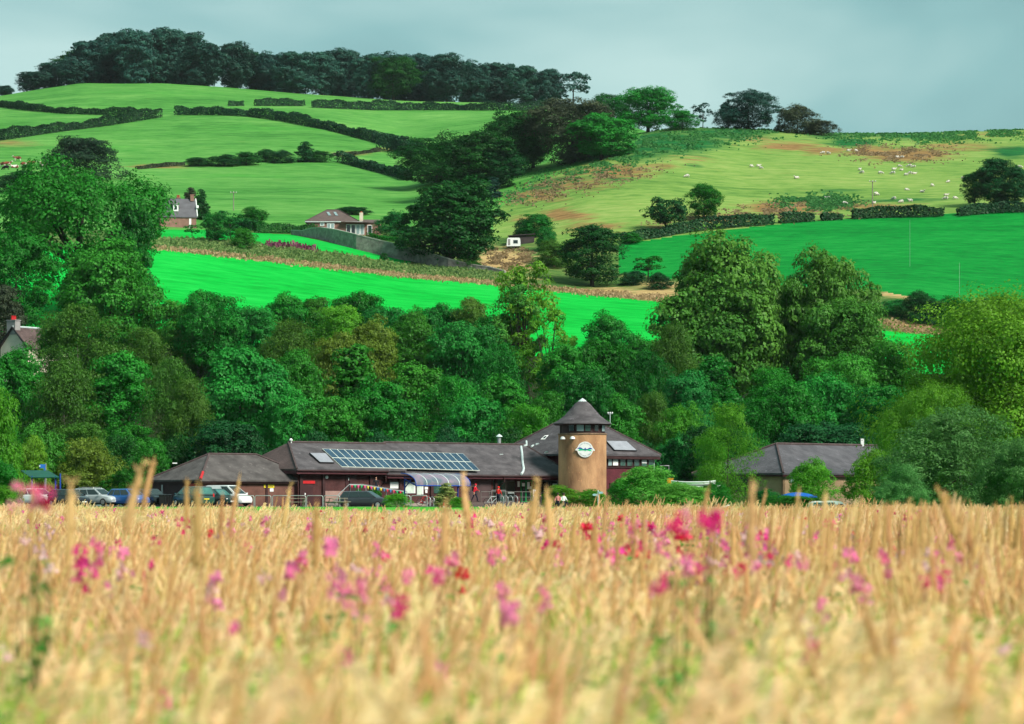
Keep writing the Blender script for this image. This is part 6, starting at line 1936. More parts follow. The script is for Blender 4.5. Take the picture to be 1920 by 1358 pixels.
# covered dinghy: blue tarpaulin over a boat
c = P(1495, 943, 208)
t = hull('covered_dinghy', 'dinghy under a bright blue cover beside the loose sapling', 'boat', c, 2.9, 1.3, .42, R(6), M('dark green hull', (.03, .06, .05), .5, .1, 2), seats=False)
mb = MB(); vs, fs = [], []
st = np.linspace(-.5, .5, 9)
for u in st:
    w = .70 * max(.1, 1 - (2 * abs(u)) ** 3)
    z = .45 + .32 * (1 - (2 * abs(u)) ** 2)
    vs += [(u * 2.95, -w, .42), (u * 2.95, -w * .6, .42 + (z - .42) * .75), (u * 2.95, 0, z), (u * 2.95, w * .6, .42 + (z - .42) * .75), (u * 2.95, w, .42)]
for i in range(8):
    for k in range(4):
        fs.append((i * 5 + k, (i + 1) * 5 + k, (i + 1) * 5 + k + 1, i * 5 + k + 1))
vs2 = [(x, y, z - .03) for x, y, z in vs]
mb.add(vs, fs); mb.add(vs2, [f[::-1] for f in fs])
mb.build('blue_cover', M('blue tarpaulin', (.006, .09, .36), .6, .15, 2.5), t, 60)
c = P(1552, 972, 182); c.z = near_z(182)
t = thing('white_minibus', 'white vehicle with a rounded roof half hidden by twigs at the meadow edge', 'van', tuple(c))
pr = [(-1.15, .45), (-1.2, .9), (-1.12, 1.5), (-.9, 1.72), (.2, 1.78), (.75, 1.68), (1.05, 1.25), (1.2, .85), (1.18, .45)]
k_ = (ZY(939, 182) - c.z) / 1.78
MB().prism([c + Vector((x, -.85, z * k_)) for x, z in pr], (0, 1.7, 0)).build('body', M('white coachwork', (.68, .73, .73), .35, .08, 2, coat=.4), t, 35)
for x0, x1 in ((-1.0, -.35), (-.27, .35)):
    MB().obox(c + Vector((x0, -.875, 1.05 * k_)), (x1 - x0, 0, 0), (0, .02, 0), (0, 0, .5 * k_)).build('side_window', CARGLT, t)
for x in (-.75, .72):
    w_ = MB().lathe([(.1, -.1), (.33, -.1), (.33, .1), (.1, .1)], c + Vector((x, -.8, .33)), 16, axis='y').build('wheel', RUBBER, t, 40)
    MB().lathe([(.02, -.115), (.19, -.11), (.19, .1), (.02, .1)], c + Vector((x, -.8, .33)), 12, axis='y').build('rim', RIM, w_, 40)
MB().obox(c + Vector((.7, -.88, .72 * k_)), (.12, 0, 0), (0, .025, 0), (0, 0, .2)).build('side_lamp', RED, t)
# fence rails behind the long roof terrace (upper right corner of the two storey block)
t = thing('balcony', 'small grey balcony landing at the corner of the two storey block', 'balcony', tuple(P(1250, 890, 288)))
q = P(1238, 887, 288)
mb = MB(); mb.obox(q, (.9, .5, 0), (-.7, .8, 0), (0, 0, .12)); mb.build('deck', STEEL, t)
for a in ((0, 0), (.9, .5), (.2, 1.3)):
    MB().tube([q + Vector((a[0], a[1], .13)), q + Vector((a[0], a[1], .75))], .035, 5).build('post', STEEL, t)
MB().tube([q + Vector((0, 0, .75)), q + Vector((.9, .5, .75)), q + Vector((.2, 1.3, .75))], .035, 5).build('rail', STEEL, t)
MB().tube([q + Vector((.1, .4, 0)), (q.x + .1, q.y + .4, GZ)], .06, 5).build('strut', STEEL, t)
# information stand near the entrance
p = ent(1002, 0, -1.6)[0]
t = thing('banner_stand', 'upright blue and white banner stand by the green doors', 'banner', tuple(p))
MB().box(p + UP * .62, (.36, .05, 1.2), TH).build('banner', WHITE, t)
MB().box(p + UP * .85 - NX * .035, (.14, .012, .6), TH).build('blue_panel', SB, t)
MB().box(p + UP * .02, (.5, .35, .038), TH).build('foot', BLACK, t)

# ------------------------------------------------------------------ people and animals: one skinned body each
def skin(joints, bones, mats, smooth=2, root=0):
    """joints: name -> (x, y, z, radius); bones: (a, b, material index). Returns a mesh whose faces carry the material of the nearest bone."""
    names = list(joints)
    me = bpy.data.meshes.new('body')
    me.from_pydata([joints[n][:3] for n in names], [(names.index(a), names.index(b)) for a, b, _ in bones], [])
    ob = bpy.data.objects.new('body', me)
    COL.objects.link(ob)
    ob.modifiers.new('skin', 'SKIN').use_smooth_shade = True
    for i, n in enumerate(names):
        r = joints[n][3]
        sv = me.skin_vertices[0].data[i]
        sv.radius = (r, r) if not isinstance(r, tuple) else r
        sv.use_root = (i == root)
    sb = ob.modifiers.new('subsurf', 'SUBSURF')
    sb.levels = sb.render_levels = smooth
    dg = bpy.context.evaluated_depsgraph_get()
    out = bpy.data.meshes.new_from_object(ob.evaluated_get(dg))
    bpy.data.objects.remove(ob)
    bpy.data.meshes.remove(me)
    out.materials.clear()
    for m in mats:
        out.materials.append(m)
    segs = [(Vector(joints[a][:3]), Vector(joints[b][:3]), k) for a, b, k in bones]
    for p in out.polygons:
        c = p.center
        best, bk = 1e9, 0
        for a, b, k in segs:
            d = b - a
            u = max(0, min(1, (c - a).dot(d) / max(d.length_squared, 1e-9)))
            q = (a + d * u - c).length_squared
            if q < best:
                best, bk = q, k
        p.material_index = bk
        p.use_smooth = True
    return out
SKINM = M('skin', (.42, .22, .15), .6, .05, 3)
HAIR = M('dark hair', (.03, .022, .016), .8, .2, 6)
def person(loc, face, pose, top, legs, label, cap=None, pack=None, seated=False, scale=1.0):
    """face: heading of the figure; pose: (left foot x, right foot x, left hand (x,z), right hand (x,z), lean)."""
    lf, rf, lh, rh, lean = pose
    hip = .52 if seated else .93
    J = {'pelvis': (0, 0, hip, .125), 'waist': (lean * .4, 0, hip + .16, .125), 'chest': (lean * .8, 0, hip + .38, .155), 'neck0': (lean, 0, hip + .52, .075), 'neck': (lean + .01, 0, hip + .58, .055), 'head': (lean + .03, 0, hip + .68, .090), 'crown': (lean + .02, 0, hip + .79, .075)}
    B = [('pelvis', 'waist', 1), ('waist', 'chest', 0), ('chest', 'neck0', 0), ('neck0', 'neck', 2), ('neck', 'head', 2), ('head', 'crown', 2)]
    J['nose'] = (lean + .135, 0, hip + .67, .018); B.append(('head', 'nose', 2))
    for s, fx, hd in ((1, lf, lh), (-1, rf, rh)):
        n = 'l' if s > 0 else 'r'
        J[n + 'hip'] = (0, s * .1, hip - .05, .095)
        if seated:
            J[n + 'knee'] = (.42, s * .12, hip + .02, .065); J[n + 'ankle'] = (.45 + fx, s * .12, .09, .042)
        else:
            J[n + 'knee'] = (fx * .5 + .05, s * .10, .50, .065); J[n + 'ankle'] = (fx, s * .10, .09, .042)
        ax_ = J[n + 'ankle'][0]
        J[n + 'toe'] = (ax_ + .16, s * .12, .035, .035)
        J[n + 'sh'] = (lean, s * .19, hip + .46, .065)
        J[n + 'el'] = (lean + hd[0] * .35 - .03, s * .24, hip + .22, .05)
        J[n + 'wr'] = (lean + hd[0], s * .22, hip + hd[1], .034)
        hx, hz_ = J[n + 'wr'][0], J[n + 'wr'][2]
        J[n + 'palm'] = (hx + .03, s * .215, hz_ - .07, .032)
        B += [('pelvis', n + 'hip', 1), (n + 'hip', n + 'knee', 1), (n + 'knee', n + 'ankle', 1), (n + 'ankle', n + 'toe', 3), ('neck0', n + 'sh', 0), (n + 'sh', n + 'el', 0), (n + 'el', n + 'wr', 0), (n + 'wr', n + 'palm', 2)]
        for k in range(4):
            J[n + 'f%d' % k] = (hx + .055 - k * .022, s * .205, hz_ - .15 - (.012, .022, .018, .0)[k], .009)
            B.append((n + 'palm', n + 'f%d' % k, 2))
        J[n + 'th'] = (hx + .085, s * .18, hz_ - .095, .010); B.append((n + 'palm', n + 'th', 2))
    me = skin(J, B, [top, legs, SKINM, BLACK])
    me.transform(Matrix.Scale(scale, 4) @ Matrix.Rotation(face, 4, 'Z'))
    me.name = 'person'
    o = link('person', me); o.location = loc
    tag(o, label, 'person')
    M4 = Matrix.Rotation(face, 4, 'Z')
    hd_ = M4 @ Vector((lean + .015, 0, hip + .73)) * scale
    mb = MB()
    mb.lathe([(.102, -.06), (.108, .0), (.095, .06), (.05, .10), (.01, .112)], hd_, 14)
    BASE[o.name] = Vector((0, 0, 0))
    if cap is not None:
        mb.build('hood' if cap is not HAIR else 'hair', cap, o, 60)
    if pack is not None:
        c = M4 @ Vector((lean - .2, 0, hip + .33)) * scale
        f_ = M4 @ Vector((.2, 0, 0)); s_ = M4 @ Vector((0, .3, 0))
        MB().obox(c - f_ / 2 - s_ / 2 - UP * .2, f_, s_, UP * .42).build('backpack', pack, o)
    return o
REDJ = M('red jacket', (.55, .012, .03), .7, .1, 5)
REDB = M('bright red jacket', (.62, .02, .012), .7, .1, 5)
NAVY = M('dark trousers', (.014, .016, .03), .85, .2, 5)
DARKJ = M('dark jacket', (.016, .015, .02), .8, .2, 5)
SKYB = M('blue top', (.03, .2, .4), .8, .1, 5)
WHT = M('white top', (.7, .7, .68), .8, .05, 5)
PINKT = M('pink top', (.55, .2, .2), .8, .05, 5)
p = fr(spx(fr, 890, -1.4), -1.4, GZ + .3)
person(p, R(-20), (.30, -.32, (.28, .18), (-.12, .02), .08), REDJ, NAVY, 'person in a red hooded jacket with a small backpack striding along the terrace', cap=REDJ, pack=BLACK)
p = P(934, 949, 255); p.z = GZ
person(p, R(60), (.08, -.06, (.30, .12), (.25, .08), .05), REDB, NAVY, 'person in a bright red jacket and dark trousers standing at the cycle stands', cap=REDB)
p = P(705, 931, 254.9)
p = p + UP * .02
person(p, R(-80), (.14, -.10, (.15, .05), (.05, .0), .03), DARKJ, NAVY, 'person in dark clothes walking down the ramp behind the bunting', cap=None)
def sitter(px, py, Y, face, top, label, cap=HAIR):
    q = P(px, py, Y); q.z = near_z(Y)
    person(q, face, (0, .03, (.3, .2), (.25, .15), -.03), top, NAVY, label, cap=cap, seated=True, scale=.9)
sitter(1003, 966, 221, R(150), SKYB, 'person in a blue top sitting at the meadow edge by the stone block')
sitter(1013, 966, 220, R(200), DARKJ, 'person in dark clothing with pale face sitting at the meadow edge')
sitter(1057, 967, 219, R(-60), WHT, 'person in a white top sitting alone below the laurel bushes')
sitter(1046, 967, 220, R(-100), PINKT, 'person in a pinkish top sitting below the laurel bushes')

WOOL = M('sheep wool', (.52, .50, .44), .95, .12, 6, bump=.6, bscale=14)
FACEM = M('pale sheep face', (.45, .40, .35), .9, .1, 6)
def beast(lying, grazing, L_, Hb, rb, mats, legm=1):
    """Trunk along x, head at +x. Leg joints: hock behind, knee in front."""
    s = L_
    zb = Hb - rb
    if lying:
        zb = rb * .85
    J = {'mid': (0, 0, zb + rb * .05, rb), 'rump': (-.34 * s, 0, zb + rb * .1, rb * .86), 'tail0': (-.5 * s, 0, zb + rb * .2, rb * .4), 'tail': (-.56 * s, 0, zb - rb * .5, rb * .1),
         'chest': (.32 * s, 0, zb, rb * .92), 'neck': (.5 * s, 0, zb + (rb * .3 if not grazing else -rb * .2), rb * .5)}
    hx, hz2 = (.72 * s, zb + rb * 1.0) if not grazing else (.70 * s, max(.16, zb * .22))
    J['poll'] = (hx - .04 * s, 0, hz2 + (.02 * s if grazing else 0) + .06 * s, rb * .34)
    J['muzzle'] = (hx + .10 * s, 0, hz2 - .06 * s, rb * .2)
    B = [('mid', 'rump', 0), ('rump', 'tail0', 0), ('tail0', 'tail', 0), ('mid', 'chest', 0), ('chest', 'neck', 0), ('neck', 'poll', 0), ('poll', 'muzzle', 1)]
    for n, y in (('l', 1), ('r', -1)):
        J['ear' + n] = (hx - .07 * s, y * rb * .62, hz2 + .06 * s, rb * .1); B.append(('poll', 'ear' + n, 1))
        if lying:
            J['fk' + n] = (.36 * s, y * rb * .7, rb * .22, rb * .2); J['ff' + n] = (.52 * s, y * rb * .6, rb * .14, rb * .12)
            J['hk' + n] = (-.3 * s, y * rb * .9, rb * .25, rb * .24); J['hf' + n] = (-.12 * s, y * rb * .95, rb * .14, rb * .12)
        else:
            J['fk' + n] = (.31 * s + .02 * y * s, y * rb * .5, zb * .5, rb * .17); J['ff' + n] = (.30 * s + .05 * y * s, y * rb * .5, .02, rb * .13)
            J['st' + n] = (-.30 * s, y * rb * .55, zb * .72, rb * .3)
            J['hk' + n] = (-.43 * s + .02 * y * s, y * rb * .52, zb * .42, rb * .16); J['hf' + n] = (-.40 * s - .03 * y * s, y * rb * .52, .02, rb * .13)
        B += [('chest', 'fk' + n, legm), ('fk' + n, 'ff' + n, legm)]
        B += [('rump', 'hk' + n, legm), ('hk' + n, 'hf' + n, legm)] if lying else [('rump', 'st' + n, 0), ('st' + n, 'hk' + n, legm), ('hk' + n, 'hf' + n, legm)]
    return skin(J, B, mats, 1)
SHEEP = [beast(False, True, 1.25, .84, .31, [WOOL, FACEM]), beast(False, False, 1.25, .84, .31, [WOOL, FACEM]), beast(True, False, 1.3, .8, .32, [WOOL, FACEM])]
for m in SHEEP:
    m.name = 'sheep'
SP = [(1288, 329, 1.1), (1409, 310, .8), (1422, 309.5, .7), (1427, 313, .6), (1494, 331, 1.2), (1543, 285, .9), (1553, 285.5, .8), (1591, 281, .7), (1605, 281, .8), (1552, 369, .9), (1584, 380, 1.0), (1616, 322, 1), (1612, 316, .6),
      (1651, 323, 1.1), (1638, 378, .9), (1643, 363, 1.3), (1674, 323, 1.0), (1676, 316, .8), (1687, 310, .7), (1690, 316, .7), (1705, 310, 1.1), (1713, 311, .8), (1699, 326, .8), (1706, 323, .8), (1714, 322.5, .7), (1676, 371, .9),
      (1690, 377, 1.0), (1707, 375, .8), (1700, 354, .6), (1729, 357, .9), (1748, 346, .8), (1778, 339, .6), (1806, 333, .9), (1773, 371, 1), (1774, 363, .6), (1791, 370, .8), (1912, 312, 1.2), (1682, 293, .7), (1691, 293, .7)]
rs = random.Random(5)
for i, (px, py, k) in enumerate(SP):
    p = hill(px, py + 4)
    o = link('sheep', SHEEP[(0, 0, 1, 0, 2)[i % 5]])
    o.location = p
    o.rotation_euler = (0, 0, rs.choice([0, math.pi]) + rs.uniform(-.9, .9))
    k = .54 + .38 * k
    o.scale = (k, k, k)
    tag(o, 'white sheep grazing or resting on the rough pasture under the skyline', 'sheep', 'sheep on the hillside pasture')
COWR = M('red and white hide', (.16, .045, .025), .85, .0, 1.3, col2=(.22, .06, .035))
COWW = M('white hide patch', (.62, .56, .50), .85, .1, 2)
COWB = M('black hide', (.012, .012, .014), .85, .1, 2)
cw = [beast(False, True, 2.1, 1.4, .46, [COWR, COWW]), beast(False, False, 2.1, 1.4, .46, [COWR, COWW], 1), beast(True, False, 2.2, 1.3, .48, [COWW, COWR]), beast(False, True, 2.0, 1.35, .44, [COWB, COWB])]
rs = random.Random(9)
for i, (px, py, k) in enumerate([(33, 301, 1), (5, 312, 0), (14, 311, 1), (28, 314, 2), (45, 312, 0), (58, 310, 1), (77, 311, 2), (84, 313, 1), (11, 318, 3), (47, 317, 3)]):
    p = hill(px, py + 1)
    o = link('cow', cw[k]); o.location = p
    o.rotation_euler = (0, 0, rs.choice([0, math.pi]) + rs.uniform(-.6, .6))
    lab = {0: 'red and white cow grazing in the herd on the upper pasture', 1: 'red and white cow standing in the herd on the upper pasture', 2: 'mostly white cow lying in the herd on the upper pasture', 3: 'black cow grazing at the near side of the herd on the upper pasture'}[k]
    tag(o, lab, 'cow', 'cattle on the upper pasture')
    cw[k].name = 'cow'

# ------------------------------------------------------------------ the meadow
GOLD = leafmat('dry grass heads', (0.74, 0.45, 0.20), (0.96, 0.75, 0.43), 0.45, 0.08)
PALEG = leafmat('pale feathery grass', (0.90, 0.61, 0.30), (0.97, 0.78, 0.47), 0.45, 0.06)
RUSSET = leafmat('russet grass heads', (0.56, 0.32, 0.125), (0.80, 0.53, 0.25), 0.35, 0.10)
STALK = leafmat('straw stalks', (0.70, 0.54, 0.24), (0.88, 0.74, 0.38), 0.4, 0.08)
BLADE = leafmat('meadow blades', (0.22, 0.46, 0.04), (0.58, 0.70, 0.14), 0.5, 0.12)
BALSG = leafmat('balsam leaves', (0.05, 0.26, 0.04), (0.16, 0.48, 0.09), 0.5, 0.15)
PINKS = [leafmat('deep pink petals', (0.72, 0.02, 0.17), (0.88, 0.07, 0.34), 0.45, 0.12), leafmat('pink petals', (0.82, 0.16, 0.36), (0.92, 0.34, 0.54), 0.45, 0.1),
         leafmat('pale pink petals', (0.76, 0.42, 0.46), (0.86, 0.62, 0.64), 0.45, 0.1), leafmat('crimson petals', (0.60, 0.012, 0.06), (0.78, 0.03, 0.15), 0.4, 0.15)]

def blade_strip(pts, w, out, mi, tint, tints, flat=None):
    """Tapered ribbon along pts."""
    k = len(out[0])
    pts = [Vector(p) for p in pts]
    n = len(pts)
    for i, p in enumerate(pts):
        d = pts[min(i + 1, n - 1)] - pts[max(i - 1, 0)]
        s = d.cross(flat or Vector((0, 1, 0)))
        s = s.normalized() if s.length > 1e-6 else Vector((1, 0, 0))
        ww = w * (1 - (i / (n - 1)) ** 1.6) + w * .06
        out[0].append(p - s * ww / 2); out[0].append(p + s * ww / 2)
    for i in range(n - 1):
        out[1].append((k + 2 * i, k + 2 * i + 1, k + 2 * i + 3, k + 2 * i + 2)); out[2].append(mi); tints.append(tint)
def spindle(pts, rad, out, mi, tint, tints, n=5):
    k = len(out[0]); pts = [Vector(p) for p in pts]
    for i, p in enumerate(pts):
        d = (pts[min(i + 1, len(pts) - 1)] - pts[max(i - 1, 0)]).normalized()
        u = d.cross(Vector((0.3, 1, 0.1))).normalized(); w = d.cross(u)
        for j in range(n):
            a = 2 * math.pi * j / n
            out[0].append(p + (u * math.cos(a) + w * math.sin(a)) * rad[i])
    for i in range(len(pts) - 1):
        for j in range(n):
            out[1].append((k + i * n + j, k + i * n + (j + 1) % n, k + (i + 1) * n + (j + 1) % n, k + (i + 1) * n + j)); out[2].append(mi); tints.append(tint)
def grass_stem(rng, base, h, lean, out, tints, head=0.2, hr=0.011, style='spike', fine=True, curve=0.12):
    """One stalk with its head: lean = (dx, dy) of the tip."""
    b = Vector(base)
    tip = b + Vector((lean[0], lean[1], h))
    def at(u):
        return b.lerp(tip, u) + Vector((lean[0], lean[1], 0)) * (u * u - u) * .6 - Vector((0, 0, 1)) * curve * max(0, u - .75) ** 2 * 6 * h * .3
    tn = rng.random()
    u0 = 1 - head / h
    spindle([at(0), at(.35), at(.7), at(u0)], [.0028, .0026, .0022, .0018], out, 1, tn, tints, 3)
    us = np.linspace(u0, 1.0, 7)
    if style == 'spike':
        rr = [.25, .8, 1.0, .95, .8, .5, .08]
        spindle([at(u) for u in us], [hr * r * rng.uniform(.85, 1.15) for r in rr], out, 0, tn, tints, 5)
        if fine:
            for k in range(14):
                u = rng.uniform(u0, .99)
                a = rng.uniform(0, 6.28)
                p = at(u); d = Vector((math.cos(a), math.sin(a), 1.6)).normalized()
                q = p + Vector((math.cos(a), math.sin(a), 0)) * hr * .7
                blade_strip([q, q + d * hr * 1.8], hr * .7, out, 0, min(1, max(0, tn + rng.uniform(-.3, .3))), tints)
    else:
        for k in range(16 if fine else 9):
            u = u0 + (1 - u0) * (k / 16 if fine else k / 9)
            a = rng.uniform(0, 6.28)
            p = at(u)
            ln = head * .28 * (1.15 - (u - u0) / (1 - u0)) + .012
            d = Vector((math.cos(a) * .5 + lean[0] * 1.2, math.sin(a) * .5 + lean[1], .75)).normalized()
            blade_strip([p, p + d * ln * .5, p + d * ln + Vector((lean[0] * .1, 0, -.01))], .014, out, 0, min(1, max(0, tn + rng.uniform(-.25, .25))), tints)
def grass_mesh(name, seed, n, rad, h0, h1, lean, style, head=(.16, .30), hr=(.008, .013), nleaf=7, fine=True, lh=(.5, 1.0), spread=.12):
    rng = random.Random(seed)
    out, tints = ([], [], []), []
    for i in range(n):
        a, r = rng.uniform(0, 6.28), rad * math.sqrt(rng.random())
        h = rng.uniform(h0, h1)
        grass_stem(rng, (r * math.cos(a), r * math.sin(a), 0), h, (lean + rng.gauss(0, spread), rng.gauss(0, spread)), out, tints, rng.uniform(*head), rng.uniform(*hr), style, fine, rng.uniform(.05, .35))
    for i in range(nleaf):
        a, r = rng.uniform(0, 6.28), rad * math.sqrt(rng.random())
        h = rng.uniform(*lh)
        b = Vector((r * math.cos(a), r * math.sin(a), 0))
        dx, dy = rng.gauss(lean, .22), rng.gauss(0, .2)
        blade_strip([b, b + Vector((dx * .3, dy * .3, h * .5)), b + Vector((dx * .7, dy * .7, h * .85)), b + Vector((dx * 1.3, dy * 1.3, h * .95))], rng.uniform(.008, .016), out, 2, rng.random(), tints)
    me = bpy.data.meshes.new(name)
    me.from_pydata([tuple(v) for v in out[0]], [], out[1])
    for m in (GOLD if style == 'spike' else PALEG, STALK, BLADE):
        me.materials.append(m)
    me.polygons.foreach_set('material_index', out[2])
    me.attributes.new('tint', 'FLOAT', 'FACE').data.foreach_set('value', tints)
    me.update()
    return me
pcol = bpy.data.collections.new('meadow clumps')       # not linked to the scene: only the instances show
NV = 0
def addclump(me):
    global NV
    o = bpy.data.objects.new('clump_%02d' % NV, me)
    pcol.objects.link(o)
    NV += 1
for s in range(4):      # 0-3 tall spiked reed grass
    addclump(grass_mesh('clump', 100 + s, 13, .30, 1.0, 1.42, .12 + .05 * s, 'spike', spread=.17))
for s in range(4):      # 4-7 feathery grass bending with the wind
    addclump(grass_mesh('clump', 120 + s, 15, .32, .95, 1.32, .34, 'feather', head=(.16, .28)))
for s in range(3):      # 8-10 green leafy growth
    addclump(grass_mesh('clump', 140 + s, 3, .3, .8, 1.1, .12, 'feather', nleaf=40, lh=(.7, 1.34)))
for s in range(2):      # 11-12 taller spiked stalks
    addclump(grass_mesh('clump', 160 + s, 9, .28, 1.42, 1.80, .06, 'spike', head=(.20, .32), hr=(.008, .012), nleaf=6))
rng = np.random.default_rng(77)
pts, idx, rot, scl = [], [], [], []
def sow(y0, y1, dens, hfac=1.0):
    n = int((0.21 * (y1 ** 2 - y0 ** 2) + 3.0 * (y1 - y0)) * dens)
    Y = rng.uniform(y0, y1, 4 * n)
    Y = Y[rng.random(4 * n) < (.42 * Y + 3) / (.42 * y1 + 3)][:n]
    for y in Y:
        x = rng.uniform(-1, 1) * (.21 * y + 1.5)
        uu = x / y
        px = 960 + uu * F
        patch = mnoise.noise(Vector((x * .16, y * .10, 3.1)))
        right = np.clip((px - 1250) / 250, 0, 1)
        r = rng.random()
        if y > 60 and px < 1050:
            k = rng.integers(4, 8) if r < .72 else (rng.integers(8, 11) if r < .84 else rng.integers(0, 4))
        elif r < (.14 if y > 15 else .48) + max(0, patch) * .35:
            k = rng.integers(8, 11)
        elif r < .30 + .22 * right and 7 < y < 42:
            k = rng.integers(11, 13) if (right > .15 and rng.random() < .38 and y > 9) else rng.integers(0, 4)
        elif r < .72:
            k = rng.integers(0, 4)
        else:
            k = rng.integers(4, 8)
        pts.append((x, y, near_z(y) - .02)); idx.append(int(k)); rot.append(rng.uniform(-.5, .5) + (math.pi if rng.random() < .12 else 0))
        hf = hfac + (.13 if y > 90 and (px < 430 or px > 900) else 0)
        scl.append((.90 + .2 * rng.random() + (.10 if y < 60 else .24) * patch + (max(0, rng.normal() - .6) * .16 if y > 40 else 0)) * hf)
sow(3.0, 12, 6.8, 0.97)
sow(12, 40, 6.0, 0.94)
sow(40, 90, 4.2, 0.82)
sow(90, 131, 3.8, 0.68)
me = bpy.data.meshes.new('meadow_grass')
me.from_pydata(pts, [], [])
for nm, ty, vals in (('idx', 'INT', idx), ('rot', 'FLOAT', rot), ('scl', 'FLOAT', scl)):
    me.attributes.new(nm, ty, 'POINT').data.foreach_set('value', vals)
mg = tag(link('meadow_grass', me), kind='stuff')
ng = bpy.data.node_groups.new('sow meadow', 'GeometryNodeTree')
ng.interface.new_socket('Geometry', in_out='INPUT', socket_type='NodeSocketGeometry')
ng.interface.new_socket('Geometry', in_out='OUTPUT', socket_type='NodeSocketGeometry')
gi, go = N(ng, 'NodeGroupInput'), N(ng, 'NodeGroupOutput')
m2p = N(ng, 'GeometryNodeMeshToPoints')
iop = N(ng, 'GeometryNodeInstanceOnPoints')
ci = N(ng, 'GeometryNodeCollectionInfo')
ci.inputs['Collection'].default_value = pcol
ci.inputs['Separate Children'].default_value = True
ci.inputs['Reset Children'].default_value = True
def nat(nm, ty):
    n = N(ng, 'GeometryNodeInputNamedAttribute', data_type=ty)
    n.inputs['Name'].default_value = nm
    return n.outputs['Attribute']
cx = N(ng, 'ShaderNodeCombineXYZ')
L(ng, nat('rot', 'FLOAT'), cx.inputs['Z'])
L(ng, gi.outputs[0], m2p.inputs['Mesh'])
L(ng, m2p.outputs[0], iop.inputs['Points'])
L(ng, ci.outputs[0], iop.inputs['Instance'])
iop.inputs['Pick Instance'].default_value = True
L(ng, nat('idx', 'INT'), iop.inputs['Instance Index'])
L(ng, cx.outputs[0], iop.inputs['Rotation'])
L(ng, nat('scl', 'FLOAT'), iop.inputs['Scale'])
L(ng, iop.outputs[0], go.inputs[0])
mg.modifiers.new('sow', 'NODES').node_group = ng

# tall stalks that stand clear of the meadow, one object each
def tall(px, top, lean_px, Y, label='tan spiked grass stalk standing tall above the rest of the meadow', rr=.021, head=.36):
    rng = random.Random(int(px * 7 + top))
    z0 = near_z(Y)
    h = ZY(top, Y) - z0
    out, tints = ([], [], []), []
    lx = lean_px / PXM(Y) * h / head
    grass_stem(rng, (0, 0, 0), h, (lx, rng.gauss(0, .05)), out, tints, head, rr, 'spike', True, .02)
    st = ([], [], []); hd = ([], [], []); th_, ts_ = [], []
    t = thing('tall_grass_stalk', label, 'grass stalk', (PX(px, Y) - lx, Y, z0), 'tall stalks above the meadow')
    for mi, nm in ((1, 'stem'), (0, 'seed_head')):
        f = [fc for fc, m in zip(out[1], out[2]) if m == mi]
        tt = [x for x, m in zip(tints, out[2]) if m == mi]
        used = sorted({i for fc in f for i in fc}); mp = {u: i for i, u in enumerate(used)}
        me = bpy.data.meshes.new(nm)
        me.from_pydata([tuple(out[0][u]) for u in used], [], [tuple(mp[i] for i in fc) for fc in f])
        me.materials.append(RUSSET if mi == 0 else STALK)
        me.attributes.new('tint', 'FLOAT', 'FACE').data.foreach_set('value', tt)
        link(nm, me, t)
TALLLAB = {270: 'thick tan grass stalk leaning over the black hatchback beside the hut', 289: 'slimmer tan stalk, tallest tip, standing just before the hut roof edge', 133: 'thick upright tan stalk between the black car and the silver estate', 372: 'broad blurred tan stalk in front of the dark teal people carrier',
           866: 'tan stalk leaning the other way in front of the cycle shelter canopy', 452: 'tan stalk whose tip reaches the middle of the hut roof', 1012: 'tan stalk leaning across the green entrance doors', 1410: 'thick upright tan stalk before the corner of the tan building', 1436: 'slim leaning stalk beside the thick one at the tan building', 1760: 'thick tan stalk slanting sharply in front of the big willow', 1330: 'slanting tan stalk rising above the orange canoes'}
_r = random.Random(44)
for a in [(_r.uniform(1590, 1920), _r.uniform(936, 988), _r.uniform(-5, 8), _r.uniform(9, 12)) for _ in range(20)] + [(_r.uniform(1040, 1600), _r.uniform(946, 990), _r.uniform(-4, 9), _r.uniform(9, 12)) for _ in range(16)] + [(270, 858, 26, 6.2), (289, 852, 16, 8.5), (133, 893, 2, 5.6), (60, 898, 2, 9), (372, 897, 3, 5.4), (352, 892, 2, 9), (418, 918, 4, 9), (452, 884, 10, 10), (440, 915, 8, 9), (648, 936, 2, 9), (544, 902, 10, 10), (594, 936, 2, 7), (866, 884, -8, 8.5),
          (880, 938, 1, 9), (836, 930, 4, 7), (1012, 894, 16, 7.5), (1024, 908, -6, 8), (1140, 925, 8, 10), (1174, 935, 6, 11), (1118, 945, 4, 9), (1210, 945, 2, 9), (1330, 905, 14, 9.5), (1410, 893, 1, 5.6), (1436, 912, 12, 11), (1760, 908, -34, 6.6), (1452, 944, 6, 9),
          (1485, 952, 8, 9), (1520, 936, 2, 12), (1640, 950, -3, 11), (1662, 944, 3, 10), (1706, 930, 3, 9), (1716, 938, -5, 10), (1748, 940, 1, 12), (1800, 928, 3, 11), (1818, 934, -6, 11), (1838, 946, 8, 9), (1866, 944, 2, 11), (1898, 928, 3, 10), (1890, 934, 6, 10), (1912, 938, 8, 8), (1585, 945, 3, 11), (1560, 956, 4, 9)]:
    tall(*a[:3], a[3] * 2.1, TALLLAB.get(a[0], 'tan spiked grass stalk standing tall above the rest of the meadow'), .021 if a[3] < 9 else .0145)

